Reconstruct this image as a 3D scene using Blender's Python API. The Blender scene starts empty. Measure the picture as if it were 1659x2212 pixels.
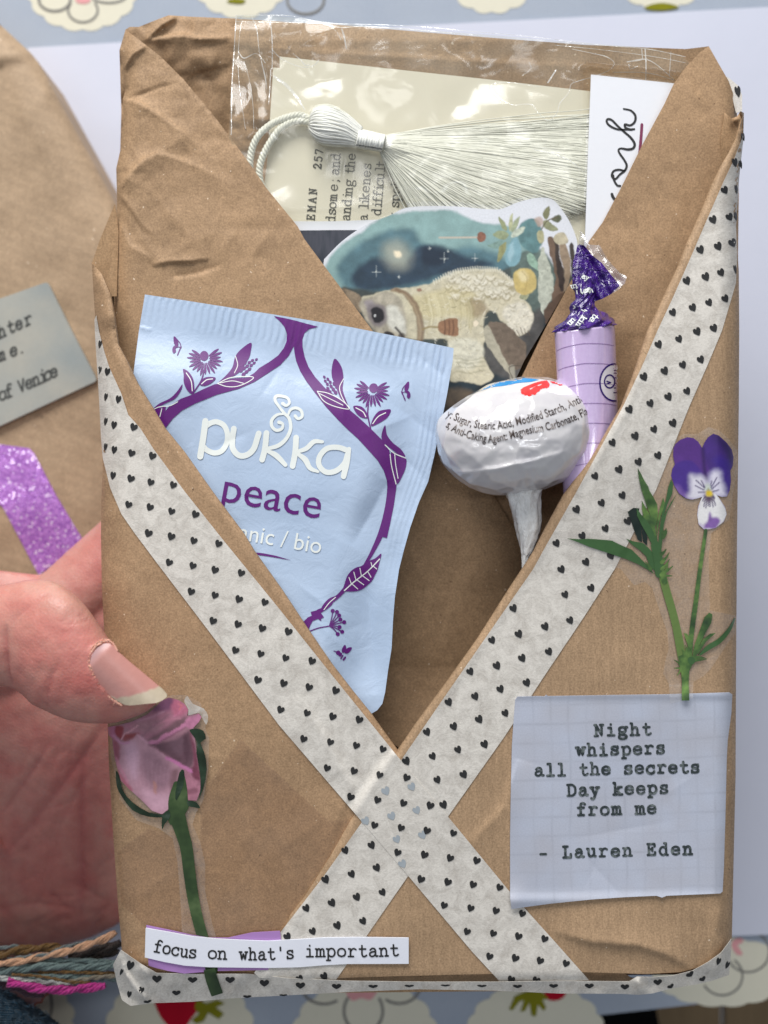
import bpy, math, random
import numpy as np
from mathutils import Vector, Matrix
from mathutils.geometry import delaunay_2d_cdt
from mathutils.bvhtree import BVHTree

random.seed(7); RNG = np.random.RandomState(7)
SC = bpy.context.scene
COL = SC.collection
U = 9.85e-5            # metres per drawing unit on the front plane of the parcel
CD = 0.180             # camera height over that plane
CDU = CD / U

# ---------------------------------------------------------------- camera, world, light, exposure
cam_d = bpy.data.cameras.new('camera'); cam = bpy.data.objects.new('camera', cam_d); COL.objects.link(cam)
cam.location = (0, 0, CD); cam_d.sensor_fit = 'HORIZONTAL'; cam_d.sensor_width = 36
cam_d.lens = 36 * CD / (1659 * U); cam_d.clip_start = 0.01; cam_d.clip_end = 20
cam_d.dof.use_dof = True; cam_d.dof.focus_distance = CD + 0.002; cam_d.dof.aperture_fstop = 11.5
SC.camera = cam
w = bpy.data.worlds.new('World'); SC.world = w; w.use_nodes = True
w.node_tree.nodes['Background'].inputs[0].default_value = (0.80, 0.88, 1.0, 1)
w.node_tree.nodes['Background'].inputs[1].default_value = 0.22

def area(name, loc, target, sx, sy, power, color):
    l = bpy.data.lights.new(name, 'AREA'); l.shape = 'RECTANGLE'; l.size = sx; l.size_y = sy; l.energy = power; l.color = color
    o = bpy.data.objects.new(name, l); COL.objects.link(o); o.location = loc
    o.rotation_euler = (Vector(target) - Vector(loc)).to_track_quat('-Z', 'Y').to_euler()
    return o
area('window_and_sheen_light', (-0.16, 0.74, 0.40), (0, 0, 0), 0.60, 0.40, 9.6, (1.0, 0.985, 0.96))
area('streak_light', (0.30, 0.05, 0.75), (0, 0, 0), 0.05, 0.45, 0.75, (0.92, 0.96, 1.0))  # narrow strip lamp, shaped to streak the sweet roll on its right
area('window_and_sheen_light', (0.03, 0.36, 0.85), (0, 0, 0), 0.26, 0.12, 0.55, (1.0, 0.99, 0.97))  # added panel, placed for reflections on the clear bag's film
area('streak_light', (-0.34, 0.10, 0.75), (0, 0, 0), 0.04, 0.45, 0.45, (0.92, 0.96, 1.0))  # second strip lamp, added for the sweet roll's left streak
SC.view_settings.view_transform = 'Standard'; SC.view_settings.look = 'None'
SC.view_settings.exposure = 0.0; SC.view_settings.gamma = 1.0
SC.cycles.use_denoising = True
SC.cycles.max_bounces = 8; SC.cycles.transparent_max_bounces = 24; SC.cycles.caustics_reflective = False; SC.cycles.caustics_refractive = False

# ---------------------------------------------------------------- helpers
def lin(c):
    c = np.asarray(c, float) / 255.0
    return np.where(c <= 0.04045, c / 12.92, ((c + 0.055) / 1.055) ** 2.4)
def rgb(r, g, b, k=1.0):
    v = lin((r, g, b)) * k
    return (float(v[0]), float(v[1]), float(v[2]), 1.0)
def P(X, Y, Z):
    X, Y, Z = np.broadcast_arrays(np.asarray(X, float), np.asarray(Y, float), np.asarray(Z, float))
    f = 1 - Z / CDU
    return np.stack([(X - 829.5) * f * U, -(Y - 1106) * f * U, Z * U], -1)
def A(pts): return np.array(pts, float)
def cv(x0, y0, k, pts):                       # crop pixels -> drawing units
    p = A(pts); o = p.copy()
    o[:, 0] = (x0 + k * p[:, 0]) / 1.82278; o[:, 1] = (y0 + k * p[:, 1]) / 1.82278
    return o
def sstep(a, b, x):
    t = np.clip((x - a) / (b - a), 0, 1); return t * t * (3 - 2 * t)
def catmull(pts, n=8, closed=False):
    p = A(pts)
    if len(p) < 3: return p
    q = np.vstack([p[-1:], p, p[:2]]) if closed else np.vstack([2 * p[0] - p[1], p, 2 * p[-1] - p[-2]])
    out = []
    for i in range(1, len(q) - 2):
        for t in np.arange(n) / n:
            out.append(0.5 * (2 * q[i] + (q[i + 1] - q[i - 1]) * t + (2 * q[i - 1] - 5 * q[i] + 4 * q[i + 1] - q[i + 2]) * t * t
                              + (-q[i - 1] + 3 * q[i] - 3 * q[i + 1] + q[i + 2]) * t ** 3))
    if not closed: out.append(p[-1])
    return np.array(out)
def resample(p, step, closed=True):
    p = A(p); out = []
    n = len(p)
    for i in range(n if closed else n - 1):
        a, b = p[i], p[(i + 1) % n]; k = max(1, int(math.ceil(np.hypot(*(b - a)[:2]) / step)))
        for j in range(k): out.append(a + (b - a) * j / k)
    if not closed: out.append(p[-1])
    return np.array(out)
def inside(poly, X, Y):
    r = np.zeros(X.shape, bool); n = len(poly)
    for i in range(n):
        x1, y1 = poly[i][:2]; x2, y2 = poly[(i + 1) % n][:2]
        if y1 == y2: continue
        c = ((y1 > Y) != (y2 > Y)) & (X < (x2 - x1) * (Y - y1) / (y2 - y1) + x1)
        r ^= c
    return r
def pdist(line, X, Y, closed=False):
    d = np.full(np.shape(X), 1e9); n = len(line)
    for i in range(n if closed else n - 1):
        ax, ay = line[i][:2]; bx, by = line[(i + 1) % n][:2]; vx, vy = bx - ax, by - ay
        L = vx * vx + vy * vy + 1e-9
        t = np.clip(((X - ax) * vx + (Y - ay) * vy) / L, 0, 1)
        d = np.minimum(d, np.hypot(X - ax - t * vx, Y - ay - t * vy))
    return d
_tab = RNG.rand(257, 257)
def vnoise(X, Y, s, seed=0):
    x = np.asarray(X, float) / s + seed * 17.31 + 500; y = np.asarray(Y, float) / s + seed * 9.77 + 500
    i = np.floor(x).astype(int); j = np.floor(y).astype(int); u = x - i; v = y - j
    u = u * u * (3 - 2 * u); v = v * v * (3 - 2 * v); t = lambda a, b: _tab[a % 257, b % 257]
    return (t(i, j) * (1 - u) * (1 - v) + t(i + 1, j) * u * (1 - v) + t(i, j + 1) * (1 - u) * v + t(i + 1, j + 1) * u * v) * 2 - 1
def fbm(X, Y, s, seed=0, o=3):
    r = 0; a = 1
    for k in range(o): r = r + a * vnoise(X, Y, s / 2 ** k, seed + k * 3); a *= 0.5
    return r
def folds(X, Y, seed, n, box, amp, rad):       # paper crumple: short sharp folds
    r = np.random.RandomState(seed); Z = np.zeros(np.shape(X))
    for _ in range(n):
        cx = r.uniform(box[0], box[2]); cy = r.uniform(box[1], box[3]); a = r.uniform(0, math.pi); R = rad * r.uniform(.5, 1.4)
        dx, dy = X - cx, Y - cy; u = dx * math.cos(a) + dy * math.sin(a); v = -dx * math.sin(a) + dy * math.cos(a)
        g = np.exp(-(u / R) ** 2) * np.exp(-np.abs(v) / (R * .28))
        Z = Z + amp * r.uniform(-1, 1) * g
    return Z
def crease(X, Y, pts, h, wd, side=0, fade='both'):
    """ridge (side 0) or one-sided step (side +1/-1) along a polyline"""
    pts = A(pts); Z = np.zeros(np.shape(X)); best = np.full(np.shape(X), 1e9); sg = np.zeros(np.shape(X)); n = len(pts); tt = np.zeros(np.shape(X))
    for i in range(n - 1):
        a, b = pts[i], pts[i + 1]; v = b - a; L = v @ v
        t = ((X - a[0]) * v[0] + (Y - a[1]) * v[1]) / L; tc = np.clip(t, 0, 1)
        d = np.hypot(X - a[0] - tc * v[0], Y - a[1] - tc * v[1]); s = np.sign(v[0] * (Y - a[1]) - v[1] * (X - a[0]))
        m = d < best; best = np.where(m, d, best); sg = np.where(m, s, sg); tt = np.where(m, (i + tc) / (n - 1), tt)
    f = np.clip(4 * tt * (1 - tt), 0, 1) ** .7 if fade == 'both' else np.minimum(1, tt * 6 + .35) * np.clip(1 - tt, 0, 1) ** .8
    if side == 0: return h * f * np.exp(-best / wd)
    return h * f * np.where(sg * side > 0, np.exp(-best / wd), np.exp(-best / (wd * .18)))

def mkmesh(name, V, F, mat=None, parent=None, smooth=True, uv=None, col=None, loc=None):
    """V (n,3) metres, F list/array of tris or quads"""
    V = np.asarray(V, float); me = bpy.data.meshes.new(name)
    if parent is not None and loc is None: loc = None
    off = np.zeros(3)
    if parent is not None: off = np.array(WLOC.get(parent.name, (0, 0, 0)))
    V = V - off
    if isinstance(F, np.ndarray):
        k = F.shape[1]; nf = len(F)
        me.vertices.add(len(V)); me.vertices.foreach_set('co', V.ravel())
        me.loops.add(nf * k); me.loops.foreach_set('vertex_index', F.ravel().astype(np.int32))
        me.polygons.add(nf); me.polygons.foreach_set('loop_start', np.arange(0, nf * k, k, dtype=np.int32))
        me.polygons.foreach_set('loop_total', np.full(nf, k, dtype=np.int32))
        me.update(calc_edges=True); me.validate()
    else:
        me.from_pydata(V.tolist(), [], [list(map(int, f)) for f in F]); me.update()
    if uv is not None:
        li = np.zeros(len(me.loops), np.int32); me.loops.foreach_get('vertex_index', li)
        u = me.uv_layers.new(name='UV'); u.data.foreach_set('uv', np.asarray(uv, float)[li].ravel())
    if col is not None:
        c = np.ones((len(V), 4)); c[:, :3] = col; a = me.color_attributes.new(name='Col', type='FLOAT_COLOR', domain='POINT')
        a.data.foreach_set('color', c.ravel())
    me.polygons.foreach_set('use_smooth', [smooth] * len(me.polygons))
    if mat: me.materials.append(mat)
    o = bpy.data.objects.new(name, me); COL.objects.link(o)
    if parent is not None: o.parent = parent
    WLOC[o.name] = tuple(off)
    return o
WLOC = {}
def thing(name, label, cat, at, group=None, kind=None):
    o = bpy.data.objects.new(name, None); COL.objects.link(o); o.location = at; o.empty_display_size = .01
    WLOC[o.name] = tuple(at); return tag(o, label, cat, group, kind)
def tag(o, label=None, cat=None, group=None, kind=None):
    if label: o['label'] = label
    if cat: o['category'] = cat
    if group: o['group'] = group
    if kind: o['kind'] = kind
    return o

def tri_poly(poly, step):
    """constrained triangulation of a polygon with an inner grid of the given step"""
    b = resample(poly, step); n = len(b)
    x0, y0 = b.min(0)[:2]; x1, y1 = b.max(0)[:2]
    gy = np.arange(y0 + step * .5, y1, step * .87); rows = []
    for k, y in enumerate(gy):
        gx = np.arange(x0 + step * (.25 if k % 2 else .75), x1, step); rows.append(np.stack([gx, np.full(len(gx), y)], 1))
    g = np.vstack(rows) if rows else np.zeros((0, 2))
    if len(g):
        g = g[inside(b, g[:, 0], g[:, 1])]
        if len(g): g = g[pdist(b, g[:, 0], g[:, 1], True) > step * .45]
    pts = [Vector((float(p[0]), float(p[1]))) for p in b] + [Vector((float(p[0]), float(p[1]))) for p in g]
    r = delaunay_2d_cdt(pts, [], [list(range(n))], 1, 1e-5)
    v = np.array([(p.x, p.y) for p in r[0]]); f = np.array([t for t in r[2] if len(t) == 3], int)
    a = v[f[:, 0]]; c = v[f[:, 1]]; d = v[f[:, 2]]
    s = (c[:, 0] - a[:, 0]) * (d[:, 1] - a[:, 1]) - (c[:, 1] - a[:, 1]) * (d[:, 0] - a[:, 0])
    f[s > 0] = f[s > 0][:, ::-1]           # y runs down in the drawing, so this makes normals face the camera
    return v, f
def border(f):
    e = {}
    for t in f:
        for i in range(3):
            a, b = int(t[i]), int(t[(i + 1) % 3])
            if (b, a) in e: del e[(b, a)]
            else: e[(a, b)] = 1
    return list(e)
def sheet(name, poly, zf, mat, parent=None, step=9, thick=1.6, paint=None, lift=0, drop=None):
    v, f = tri_poly(poly, step); X, Y = v[:, 0], v[:, 1]; Z = zf(X, Y) + lift
    V = P(X, Y, Z); n = len(V); uv = v / 1000.0
    F = [f]; VV = [V]; UV = [uv]
    if thick:
        V2 = V.copy(); V2[:, 2] -= thick * U; VV.append(V2); F.append(f[:, ::-1] + n); UV.append(uv)
        e = border(f); ids = sorted({i for ed in e for i in ed}); m = {i: k for k, i in enumerate(ids)}
        b0 = 2 * n; T = V[ids]; B = T.copy(); B[:, 2] -= (drop or thick) * U
        VV += [T, B]; UV += [uv[ids], uv[ids] + .003]; k = len(ids); W = []
        for a, b in e:
            a, b = m[a], m[b]; W += [(b0 + b, b0 + a, b0 + k + a), (b0 + b, b0 + k + a, b0 + k + b)]
        F.append(np.array(W))
    V = np.vstack(VV); F = np.vstack(F); UV = np.vstack(UV)
    c = None
    if paint is not None:
        c0 = paint(X, Y); c = c0
        if thick: c = np.vstack([c0, c0, c0[ids], c0[ids]])
    return mkmesh(name, V, F, mat, parent, True, UV, c)

class Ink:
    """printed marks: ribbons and filled shapes collected in drawing units and laid just proud of a surface"""
    def __init__(s): s.v = []; s.f = []; s.z = []; s.n = 0; s.k = 0; s.c = []; s.cur = (1, 1, 1)
    def add(s, v, f):
        s.k += 1; v = A(v); s.v.append(v[:, :2]); s.f.append(np.asarray(f, int) + s.n); s.z.append(np.full(len(v), (s.k % 7) * .05)); s.n += len(v)
        s.c.append(np.tile(lin(s.cur) if max(s.cur) > 1 else A(s.cur), (len(v), 1)))
    def fill(s, pts, smooth=0, step=10):
        p = catmull(pts, smooth, True) if smooth else A(pts)
        v, f = tri_poly(p, step); s.add(v, f)
    def stroke(s, pts, w, smooth=6, step=4, cap=True):
        p = A(pts); ws = np.full(len(p), float(w)) if np.isscalar(w) else A(w)
        q = np.column_stack([p, ws])
        if smooth and len(p) > 2: q = catmull(q, smooth)
        q = resample(q, step, False)
        keep = [0] + [i for i in range(1, len(q)) if np.hypot(*(q[i, :2] - q[i - 1, :2])) > 1e-3]; q = q[keep]
        if len(q) < 2: return s.disc(p[0], ws[0] / 2)
        t = np.gradient(q[:, :2], axis=0); t /= np.hypot(t[:, 0], t[:, 1])[:, None] + 1e-9; nrm = np.stack([-t[:, 1], t[:, 0]], 1)
        L = q[:, :2] + nrm * q[:, 2:3] / 2; R = q[:, :2] - nrm * q[:, 2:3] / 2; n = len(q); v = np.vstack([L, R]); f = []
        for i in range(n - 1): f += [(i, i + 1, n + i), (i + 1, n + i + 1, n + i)]
        if cap:
            for e, sg in ((0, -1), (n - 1, 1)):
                r = q[e, 2] / 2
                if r < .8: continue
                b = len(v); ang = np.linspace(0, math.pi, 7)
                cp = q[e, :2] + r * (np.cos(ang)[:, None] * nrm[e] + np.sin(ang)[:, None] * t[e] * sg); v = np.vstack([v, q[e:e + 1, :2], cp])
                for j in range(6): f.append((b, b + 2 + j, b + 1 + j) if sg > 0 else (b, b + 1 + j, b + 2 + j))
        f = np.array(f); a, c, d = v[f[:, 0]], v[f[:, 1]], v[f[:, 2]]
        sgn = (c[:, 0] - a[:, 0]) * (d[:, 1] - a[:, 1]) - (c[:, 1] - a[:, 1]) * (d[:, 0] - a[:, 0]); f[sgn > 0] = f[sgn > 0][:, ::-1]
        s.add(v, f)
    def disc(s, c, r, ry=None, ang=0, n=14):
        a = np.linspace(0, 2 * math.pi, n, endpoint=False); x = r * np.cos(a); y = (ry or r) * np.sin(a)
        v = np.stack([c[0] + x * math.cos(ang) - y * math.sin(ang), c[1] + x * math.sin(ang) + y * math.cos(ang)], 1)
        v = np.vstack([[c[:2]], v]); s.add(v, [(0, 1 + (i + 1) % n, 1 + i) for i in range(n)])
    def heart(s, c, w, h, ang=0):
        hp = catmull([(0, -.30), (.13, -.46), (.33, -.50), (.50, -.36), (.54, -.10), (.42, .14), (.22, .36), (.04, .50), (-.06, .50), (-.22, .36), (-.42, .14), (-.54, -.10), (-.50, -.36), (-.33, -.50), (-.13, -.46)], 2, True)
        x = hp[:, 0] * w; y = hp[:, 1] * h
        v = np.stack([c[0] + x * math.cos(ang) - y * math.sin(ang), c[1] + x * math.sin(ang) + y * math.cos(ang)], 1)
        v = np.vstack([[c], v]); nh = len(v) - 1; s.add(v, [(0, 1 + (i + 1) % nh, 1 + i) for i in range(nh)])
    def text(s, txt, o, d, h, wd, adv=1.35, slant=0, squash=1.0, space=None):
        """stroke lettering; o start of baseline, d end of baseline direction, h x-height"""
        o = A(o); e = A(d) - o; e = e / np.hypot(*e); up = A((e[1], -e[0])); x = 0.0
        for ch in txt:
            if ch == ' ': x += (space or adv); continue
            g, gw = GLYPH.get(ch, ('', 1)); 
            for st in g:
                sm = st[0]; q = st[1].copy(); q[:, 0] = (q[:, 0] + slant * q[:, 1]) * squash + x
                pts = o + q[:, :1] * h * e + q[:, 1:2] * h * up
                s.stroke(pts, wd, 6 if sm else 0, max(2.0, h * .14))
            x += adv * gw if adv > 0 else -adv + gw * squash
        return s
    def fit(s, txt, a, b, h, wd, **k):
        a, b = A(a), A(b); L = np.hypot(*(b - a)); tot = sum((.8 if c == ' ' else GLYPH.get(c, ('', 1))[1]) for c in txt) - .15
        adv = L / h / tot; return s.text(txt, a, b, h, wd, adv, space=.8 * adv, **k)
    def font(s, txt, o, d, h, slant=0, sx=1.0, bold=0, fn=None):
        cu = bpy.data.curves.new('t', 'FONT'); cu.body = txt; cu.resolution_u = 3; cu.offset = bold; cu.fill_mode = 'FRONT'
        ob = bpy.data.objects.new('t', cu); COL.objects.link(ob); bpy.context.view_layer.update()
        me = bpy.data.meshes.new_from_object(ob.evaluated_get(bpy.context.evaluated_depsgraph_get()))
        me.calc_loop_triangles(); v = A([p.co[:2] for p in me.vertices]); f = A([t.vertices[:] for t in me.loop_triangles]).astype(int)
        bpy.data.objects.remove(ob); bpy.data.curves.remove(cu); bpy.data.meshes.remove(me)
        v[:, 0] = (v[:, 0] + slant * v[:, 1]) * sx
        if fn is not None: q = fn(v * h)
        else:
            o = A(o); e = A(d) - o; e = e / np.hypot(*e); up = A((e[1], -e[0])); q = o + v[:, :1] * h * e + v[:, 1:2] * h * up
        a, c, dd = q[f[:, 0]], q[f[:, 1]], q[f[:, 2]]
        sgn = (c[:, 0] - a[:, 0]) * (dd[:, 1] - a[:, 1]) - (c[:, 1] - a[:, 1]) * (dd[:, 0] - a[:, 0]); f[sgn > 0] = f[sgn > 0][:, ::-1]
        s.add(q, f)
    def clip(s, keep):
        """drop triangles whose centre fails keep(x,y)"""
        V = np.vstack(s.v); F = np.vstack(s.f); c = V[F].mean(1); m = keep(c[:, 0], c[:, 1]); s.v = [V]; s.f = [F[m]]; s.z = [np.concatenate(s.z)]; s.c = [np.vstack(s.c)]
        return s
    def build(s, name, mat, parent, zf, lift=.8, col=False):
        V = np.vstack(s.v); F = np.vstack(s.f); Z = zf(V[:, 0], V[:, 1]) + np.concatenate(s.z) + lift
        return mkmesh(name, P(V[:, 0], V[:, 1], Z), F, mat, parent, True, V / 1000.0, np.vstack(s.c) if col else None)

def _g(spec):
    out = []
    for st in spec.split(';'):
        st = st.strip(); sm = st.startswith('~'); st = st.lstrip('~')
        out.append((sm, A([[float(a) for a in p.split(',')] for p in st.split()])))
    return out
_G = {
 'a': '~.12,.82 .35,1 .65,.96 .78,.72 .78,.4 .8,.12 .92,.0 1.06,.05;~.78,.6 .4,.57 .1,.43 .05,.18 .28,0 .58,.06 .78,.3',
 'c': '~.88,.75 .75,.95 .48,1 .14,.82 .02,.5 .14,.16 .5,0 .8,.07 .95,.25;.9,1 .9,.72',
 'd': '.6,1.5 .82,1.5 .82,0 1.02,0;~.82,.75 .55,1 .2,.93 0,.5 .2,.07 .55,0 .82,.25',
 'e': '.03,.52 .95,.52;~.95,.52 .86,.85 .5,1 .12,.83 .02,.5 .13,.15 .52,0 .93,.17',
 'f': '~.98,1.38 .78,1.5 .5,1.45 .42,1.15 .42,.6;.42,1.1 .42,0;.1,0 .82,0;.1,.95 .82,.95',
 'g': '~.45,1 .1,.9 .04,.66 .15,.42 .45,.34 .75,.42 .84,.66 .75,.92 .45,1;~.22,.38 .05,.18 .25,.04 .65,.02 .92,-.12 .88,-.38 .45,-.5 .08,-.42 0,-.2 .2,.02;~.78,.88 .9,1.0 1.05,.98',
 'h': '-.02,1.5 .15,1.5 .15,0;-.05,0 .36,0;~.15,.68 .4,.97 .7,.95 .82,.65 .82,0;.65,0 1.04,0',
 'i': '.18,.97 .52,.97 .52,0;.1,0 .92,0;.5,1.36 .5,1.42',
 'k': '-.02,1.5 .15,1.5 .15,0;-.05,0 .36,0;.15,.4 .78,.95;.55,.95 .98,.95;.38,.58 .82,0;.62,0 1.04,0',
 'l': '.18,1.5 .52,1.5 .52,0;.1,0 .92,0',
 'm': '-.1,.97 .06,.97 .06,0;-.08,0 .22,0;~.06,.72 .25,.97 .45,.9 .5,.62 .5,0;.4,0 .63,0;~.5,.72 .7,.97 .88,.9 .94,.62 .94,0;.82,0 1.1,0',
 'n': '-.04,.97 .15,.97 .15,0;-.05,0 .36,0;~.15,.68 .4,.97 .7,.95 .82,.65 .82,0;.65,0 1.04,0',
 'o': '~.5,0 .14,.14 .02,.5 .14,.86 .5,1 .86,.86 .98,.5 .86,.14 .5,0',
 'p': '-.04,.97 .15,.97 .15,-.48;-.05,-.48 .42,-.48;~.15,.75 .45,1 .82,.93 1,.5 .82,.07 .45,0 .15,.25',
 'r': '.05,.97 .28,.97 .28,0;.02,0 .66,0;~.28,.6 .46,.9 .72,1 .96,.88',
 's': '~.84,.74 .74,.95 .46,1 .16,.9 .14,.68 .42,.55 .76,.43 .9,.25 .76,.06 .46,0 .17,.08 .08,.28;.85,1 .85,.74;.08,0 .08,.26',
 't': '.4,1.38 .4,.3;~.4,.3 .5,.05 .75,0 .98,.15;.08,.95 .86,.95',
 'u': '-.04,.97 .15,.97 .15,.3;~.15,.35 .25,.05 .5,0 .75,.15 .84,.35;.62,.97 .84,.97 .84,0 1.03,0',
 'w': '.1,.97 .28,0 .52,.75 .76,0 .94,.97;-.07,.97 .27,.97;.77,.97 1.1,.97',
 'y': '.12,.95 .52,.05;~.88,.95 .6,.2 .4,-.35 .22,-.5 .05,-.42;-.04,.97 .32,.97;.7,.97 1.05,.97',
 "'": '.5,1.5 .5,1.08', '-': '.15,.48 .85,.48',
 'N': '.14,0 .14,1.4 .84,.05 .84,1.4;-.05,1.4 .14,1.4;-.05,0 .34,0;.66,1.4 1.04,1.4',
 'D': '.15,0 .15,1.4;~.15,1.4 .6,1.38 .93,1.08 .98,.7 .93,.32 .6,.02 .15,0;-.04,1.4 .3,1.4;-.04,0 .3,0',
 'L': '.25,1.4 .25,0;0,0 .95,0 .95,.42;0,1.4 .55,1.4',
 'E': '.15,1.4 .15,0;0,1.4 .9,1.4 .9,1.08;0,0 .95,0 .95,.35;.15,.72 .6,.72;.6,.92 .6,.52',
 'B': '.15,0 .15,1.4;~.15,1.4 .6,1.38 .82,1.1 .6,.76 .15,.72;~.15,.72 .7,.7 .93,.36 .7,.03 .15,0',
 'M': '.1,0 .1,1.4 .5,.55 .9,1.4 .9,0;-.07,0 .3,0;.7,0 1.07,0;-.05,1.4 .1,1.4;.9,1.4 1.05,1.4',
 'A': '.05,0 .48,1.4 .92,0;.2,.48 .76,.48;-.1,0 .22,0;.75,0 1.07,0',
 'V': '.05,1.4 .48,0 .9,1.4', 'v': '.1,1 .5,0 .9,1',
 '2': '~.1,1.0 .25,1.35 .6,1.4 .85,1.1 .75,.75 .4,.4 .08,.02;.08,.02 .92,.02 .92,.25',
 '5': '.85,1.4 .2,1.4 .15,.8;~.15,.8 .5,.95 .85,.75 .9,.4 .7,.05 .35,0 .08,.15',
 '7': '.08,1.15 .08,1.4 .9,1.4 .45,0', ';': '.4,.84 .42,.84;~.42,.1 .45,-.05 .3,-.28', '.': '.3,.03 .33,.03', ',': '~.42,.1 .45,-.05 .3,-.28',
}
_W = {'i': .62, 'l': .62, 'f': .8, 't': .85, 'r': .82, 'm': 1.35, "'": .5, ';': .5, '.': .45, ',': .45, 's': .85, 'c': .85, 'a': .95}
GLYPH = {k: (_g(v), 1) for k, v in _G.items()}
MONO = dict(GLYPH)
PROP = {k: (v[0], _W.get(k, 1)) for k, v in GLYPH.items()}
# ---------------------------------------------------------------- materials (all procedural)
class NT:
    def __init__(s, name):
        s.m = bpy.data.materials.new(name); s.m.use_nodes = True; s.t = s.m.node_tree; s.n = s.t.nodes; s.b = s.n['Principled BSDF']; s.out = s.n['Material Output']
    def new(s, t, **k):
        n = s.n.new(t)
        for a, b in k.items(): setattr(n, a, b)
        return n
    def link(s, a, b): s.t.links.new(a, b); return s
    def coord(s, kind='UV', scale=(1, 1, 1), rot=0):
        c = s.new('ShaderNodeTexCoord'); m = s.new('ShaderNodeMapping'); m.inputs['Scale'].default_value = scale; m.inputs['Rotation'].default_value = (0, 0, rot)
        s.link(c.outputs[kind], m.inputs[0]); return m.outputs[0]
    def noise(s, vec, scale, detail=3, rough=.55, dist=0):
        n = s.new('ShaderNodeTexNoise'); n.inputs['Scale'].default_value = scale; n.inputs['Detail'].default_value = detail; n.inputs['Roughness'].default_value = rough; n.inputs['Distortion'].default_value = dist
        s.link(vec, n.inputs['Vector']); return n.outputs['Fac']
    def ramp(s, fac, stops):
        r = s.new('ShaderNodeValToRGB'); e = r.color_ramp.elements
        while len(e) < len(stops): e.new(.5)
        for i, (p, c) in enumerate(stops):
            e[i].position = p; e[i].color = c if hasattr(c, '__len__') else (c, c, c, 1)
        s.link(fac, r.inputs[0]); return r.outputs[0]
    def mix(s, a, b, fac, mode='MIX'):
        m = s.new('ShaderNodeMix', data_type='RGBA', blend_type=mode)
        for sock, val in ((m.inputs[0], fac), (m.inputs[6], a), (m.inputs[7], b)):
            if hasattr(val, 'is_linked') or hasattr(val, 'links'): s.link(val, sock)
            else: sock.default_value = val
        return m.outputs[2]
    def math(s, op, a, b=0.0):
        m = s.new('ShaderNodeMath', operation=op)
        for sock, val in ((m.inputs[0], a), (m.inputs[1], b)):
            if hasattr(val, 'links'): s.link(val, sock)
            else: sock.default_value = val
        return m.outputs[0]
    def bump(s, h, dist, strength=1.0, prev=None):
        b = s.new('ShaderNodeBump'); b.inputs['Distance'].default_value = dist; b.inputs['Strength'].default_value = strength; s.link(h, b.inputs['Height'])
        if prev is not None: s.link(prev, b.inputs['Normal'])
        return b.outputs[0]
    def fin(s, color=None, rough=.6, normal=None, spec=.3, **k):
        b = s.b
        if color is not None:
            if hasattr(color, 'links'): s.link(color, b.inputs['Base Color'])
            else: b.inputs['Base Color'].default_value = color
        if hasattr(rough, 'links'): s.link(rough, b.inputs['Roughness'])
        else: b.inputs['Roughness'].default_value = rough
        b.inputs['Specular IOR Level'].default_value = spec
        if normal is not None: s.link(normal, b.inputs['Normal'])
        for a, v in k.items():
            i = b.inputs[a.replace('_', ' ')]
            if hasattr(v, 'links'): s.link(v, i)
            else: i.default_value = v
        return s.m

KG = 1.07
def kraft(name, c, dark=.84, grain=1.0, rot=0.0, rough=.62, wr=1.0, line=0.0, ani=(1.2, 1.0, 1)):
    t = NT(name); uv = t.coord('UV'); uvs = t.coord('UV', ani, rot); uvf = t.coord('UV', (3.2, 1.0, 1), rot + .9)
    big = t.noise(uv, 7, 4, .6); mid = t.noise(uvs, 46, 5, .7, 1.2); fine = t.noise(uv, 240, 4, .7); fib = t.noise(uvf, 120, 3, .6, 2.2)
    col = t.mix(rgb(*c, k=KG * dark), rgb(*c, k=KG * 1.10), t.ramp(big, [(.25, 0), (.75, 1)]))
    col = t.mix(col, t.ramp(mid, [(.3, (.76, .74, .71, 1)), (.7, (1.18, 1.17, 1.15, 1))]), .8 * grain, 'MULTIPLY')
    col = t.mix(col, t.ramp(fine, [(.34, (.62, .60, .57, 1)), (.64, (1.30, 1.29, 1.28, 1))]), .62 * grain, 'MULTIPLY')
    col = t.mix(col, rgb(214, 186, 152), t.math('MULTIPLY', t.ramp(fib, [(.63, 0), (.72, 1)]), .28))
    sp = t.noise(uv, 95, 2, .5); col = t.mix(col, rgb(70, 48, 32), t.math('MULTIPLY', t.ramp(sp, [(.735, 0), (.76, 1)]), .65))
    sp2 = t.noise(t.coord('UV', (1, 1, 1), 1.1), 110, 1, .5); col = t.mix(col, rgb(235, 215, 190), t.math('MULTIPLY', t.ramp(sp2, [(.765, 0), (.785, 1)]), .8))
    if line:
        wv = t.new('ShaderNodeTexWave', wave_type='BANDS', bands_direction='X'); t.link(t.coord('UV', (1, 1, 1), rot), wv.inputs['Vector']); wv.inputs['Scale'].default_value = 14; wv.inputs['Distortion'].default_value = 2.5; wv.inputs['Detail'].default_value = 3
        col = t.mix(col, t.ramp(wv.outputs['Fac'], [(0, (.9, .9, .9, 1)), (1, (1.06, 1.06, 1.06, 1))]), line, 'MULTIPLY')
    n = t.bump(t.noise(uv, 11, 3, .5, .4), .0008, .22 * wr); n = t.bump(mid, .00010, .30, n); n = t.bump(fine, .00006, .45, n)
    return t.fin(col, rough, n, .28)
M = {}
M['kraft'] = kraft('kraft_paper', (170, 140, 110))
M['kraft_collar'] = kraft('kraft_paper_collar', (170, 140, 109), rot=.4, wr=1.2)
M['kraft_right'] = kraft('kraft_paper_ribbed', (172, 144, 115), rot=.03, line=.4, ani=(4.2, 1.0, 1))
M['kraft_rim'] = kraft('kraft_paper_fold', (178, 146, 112), wr=.6)
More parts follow.
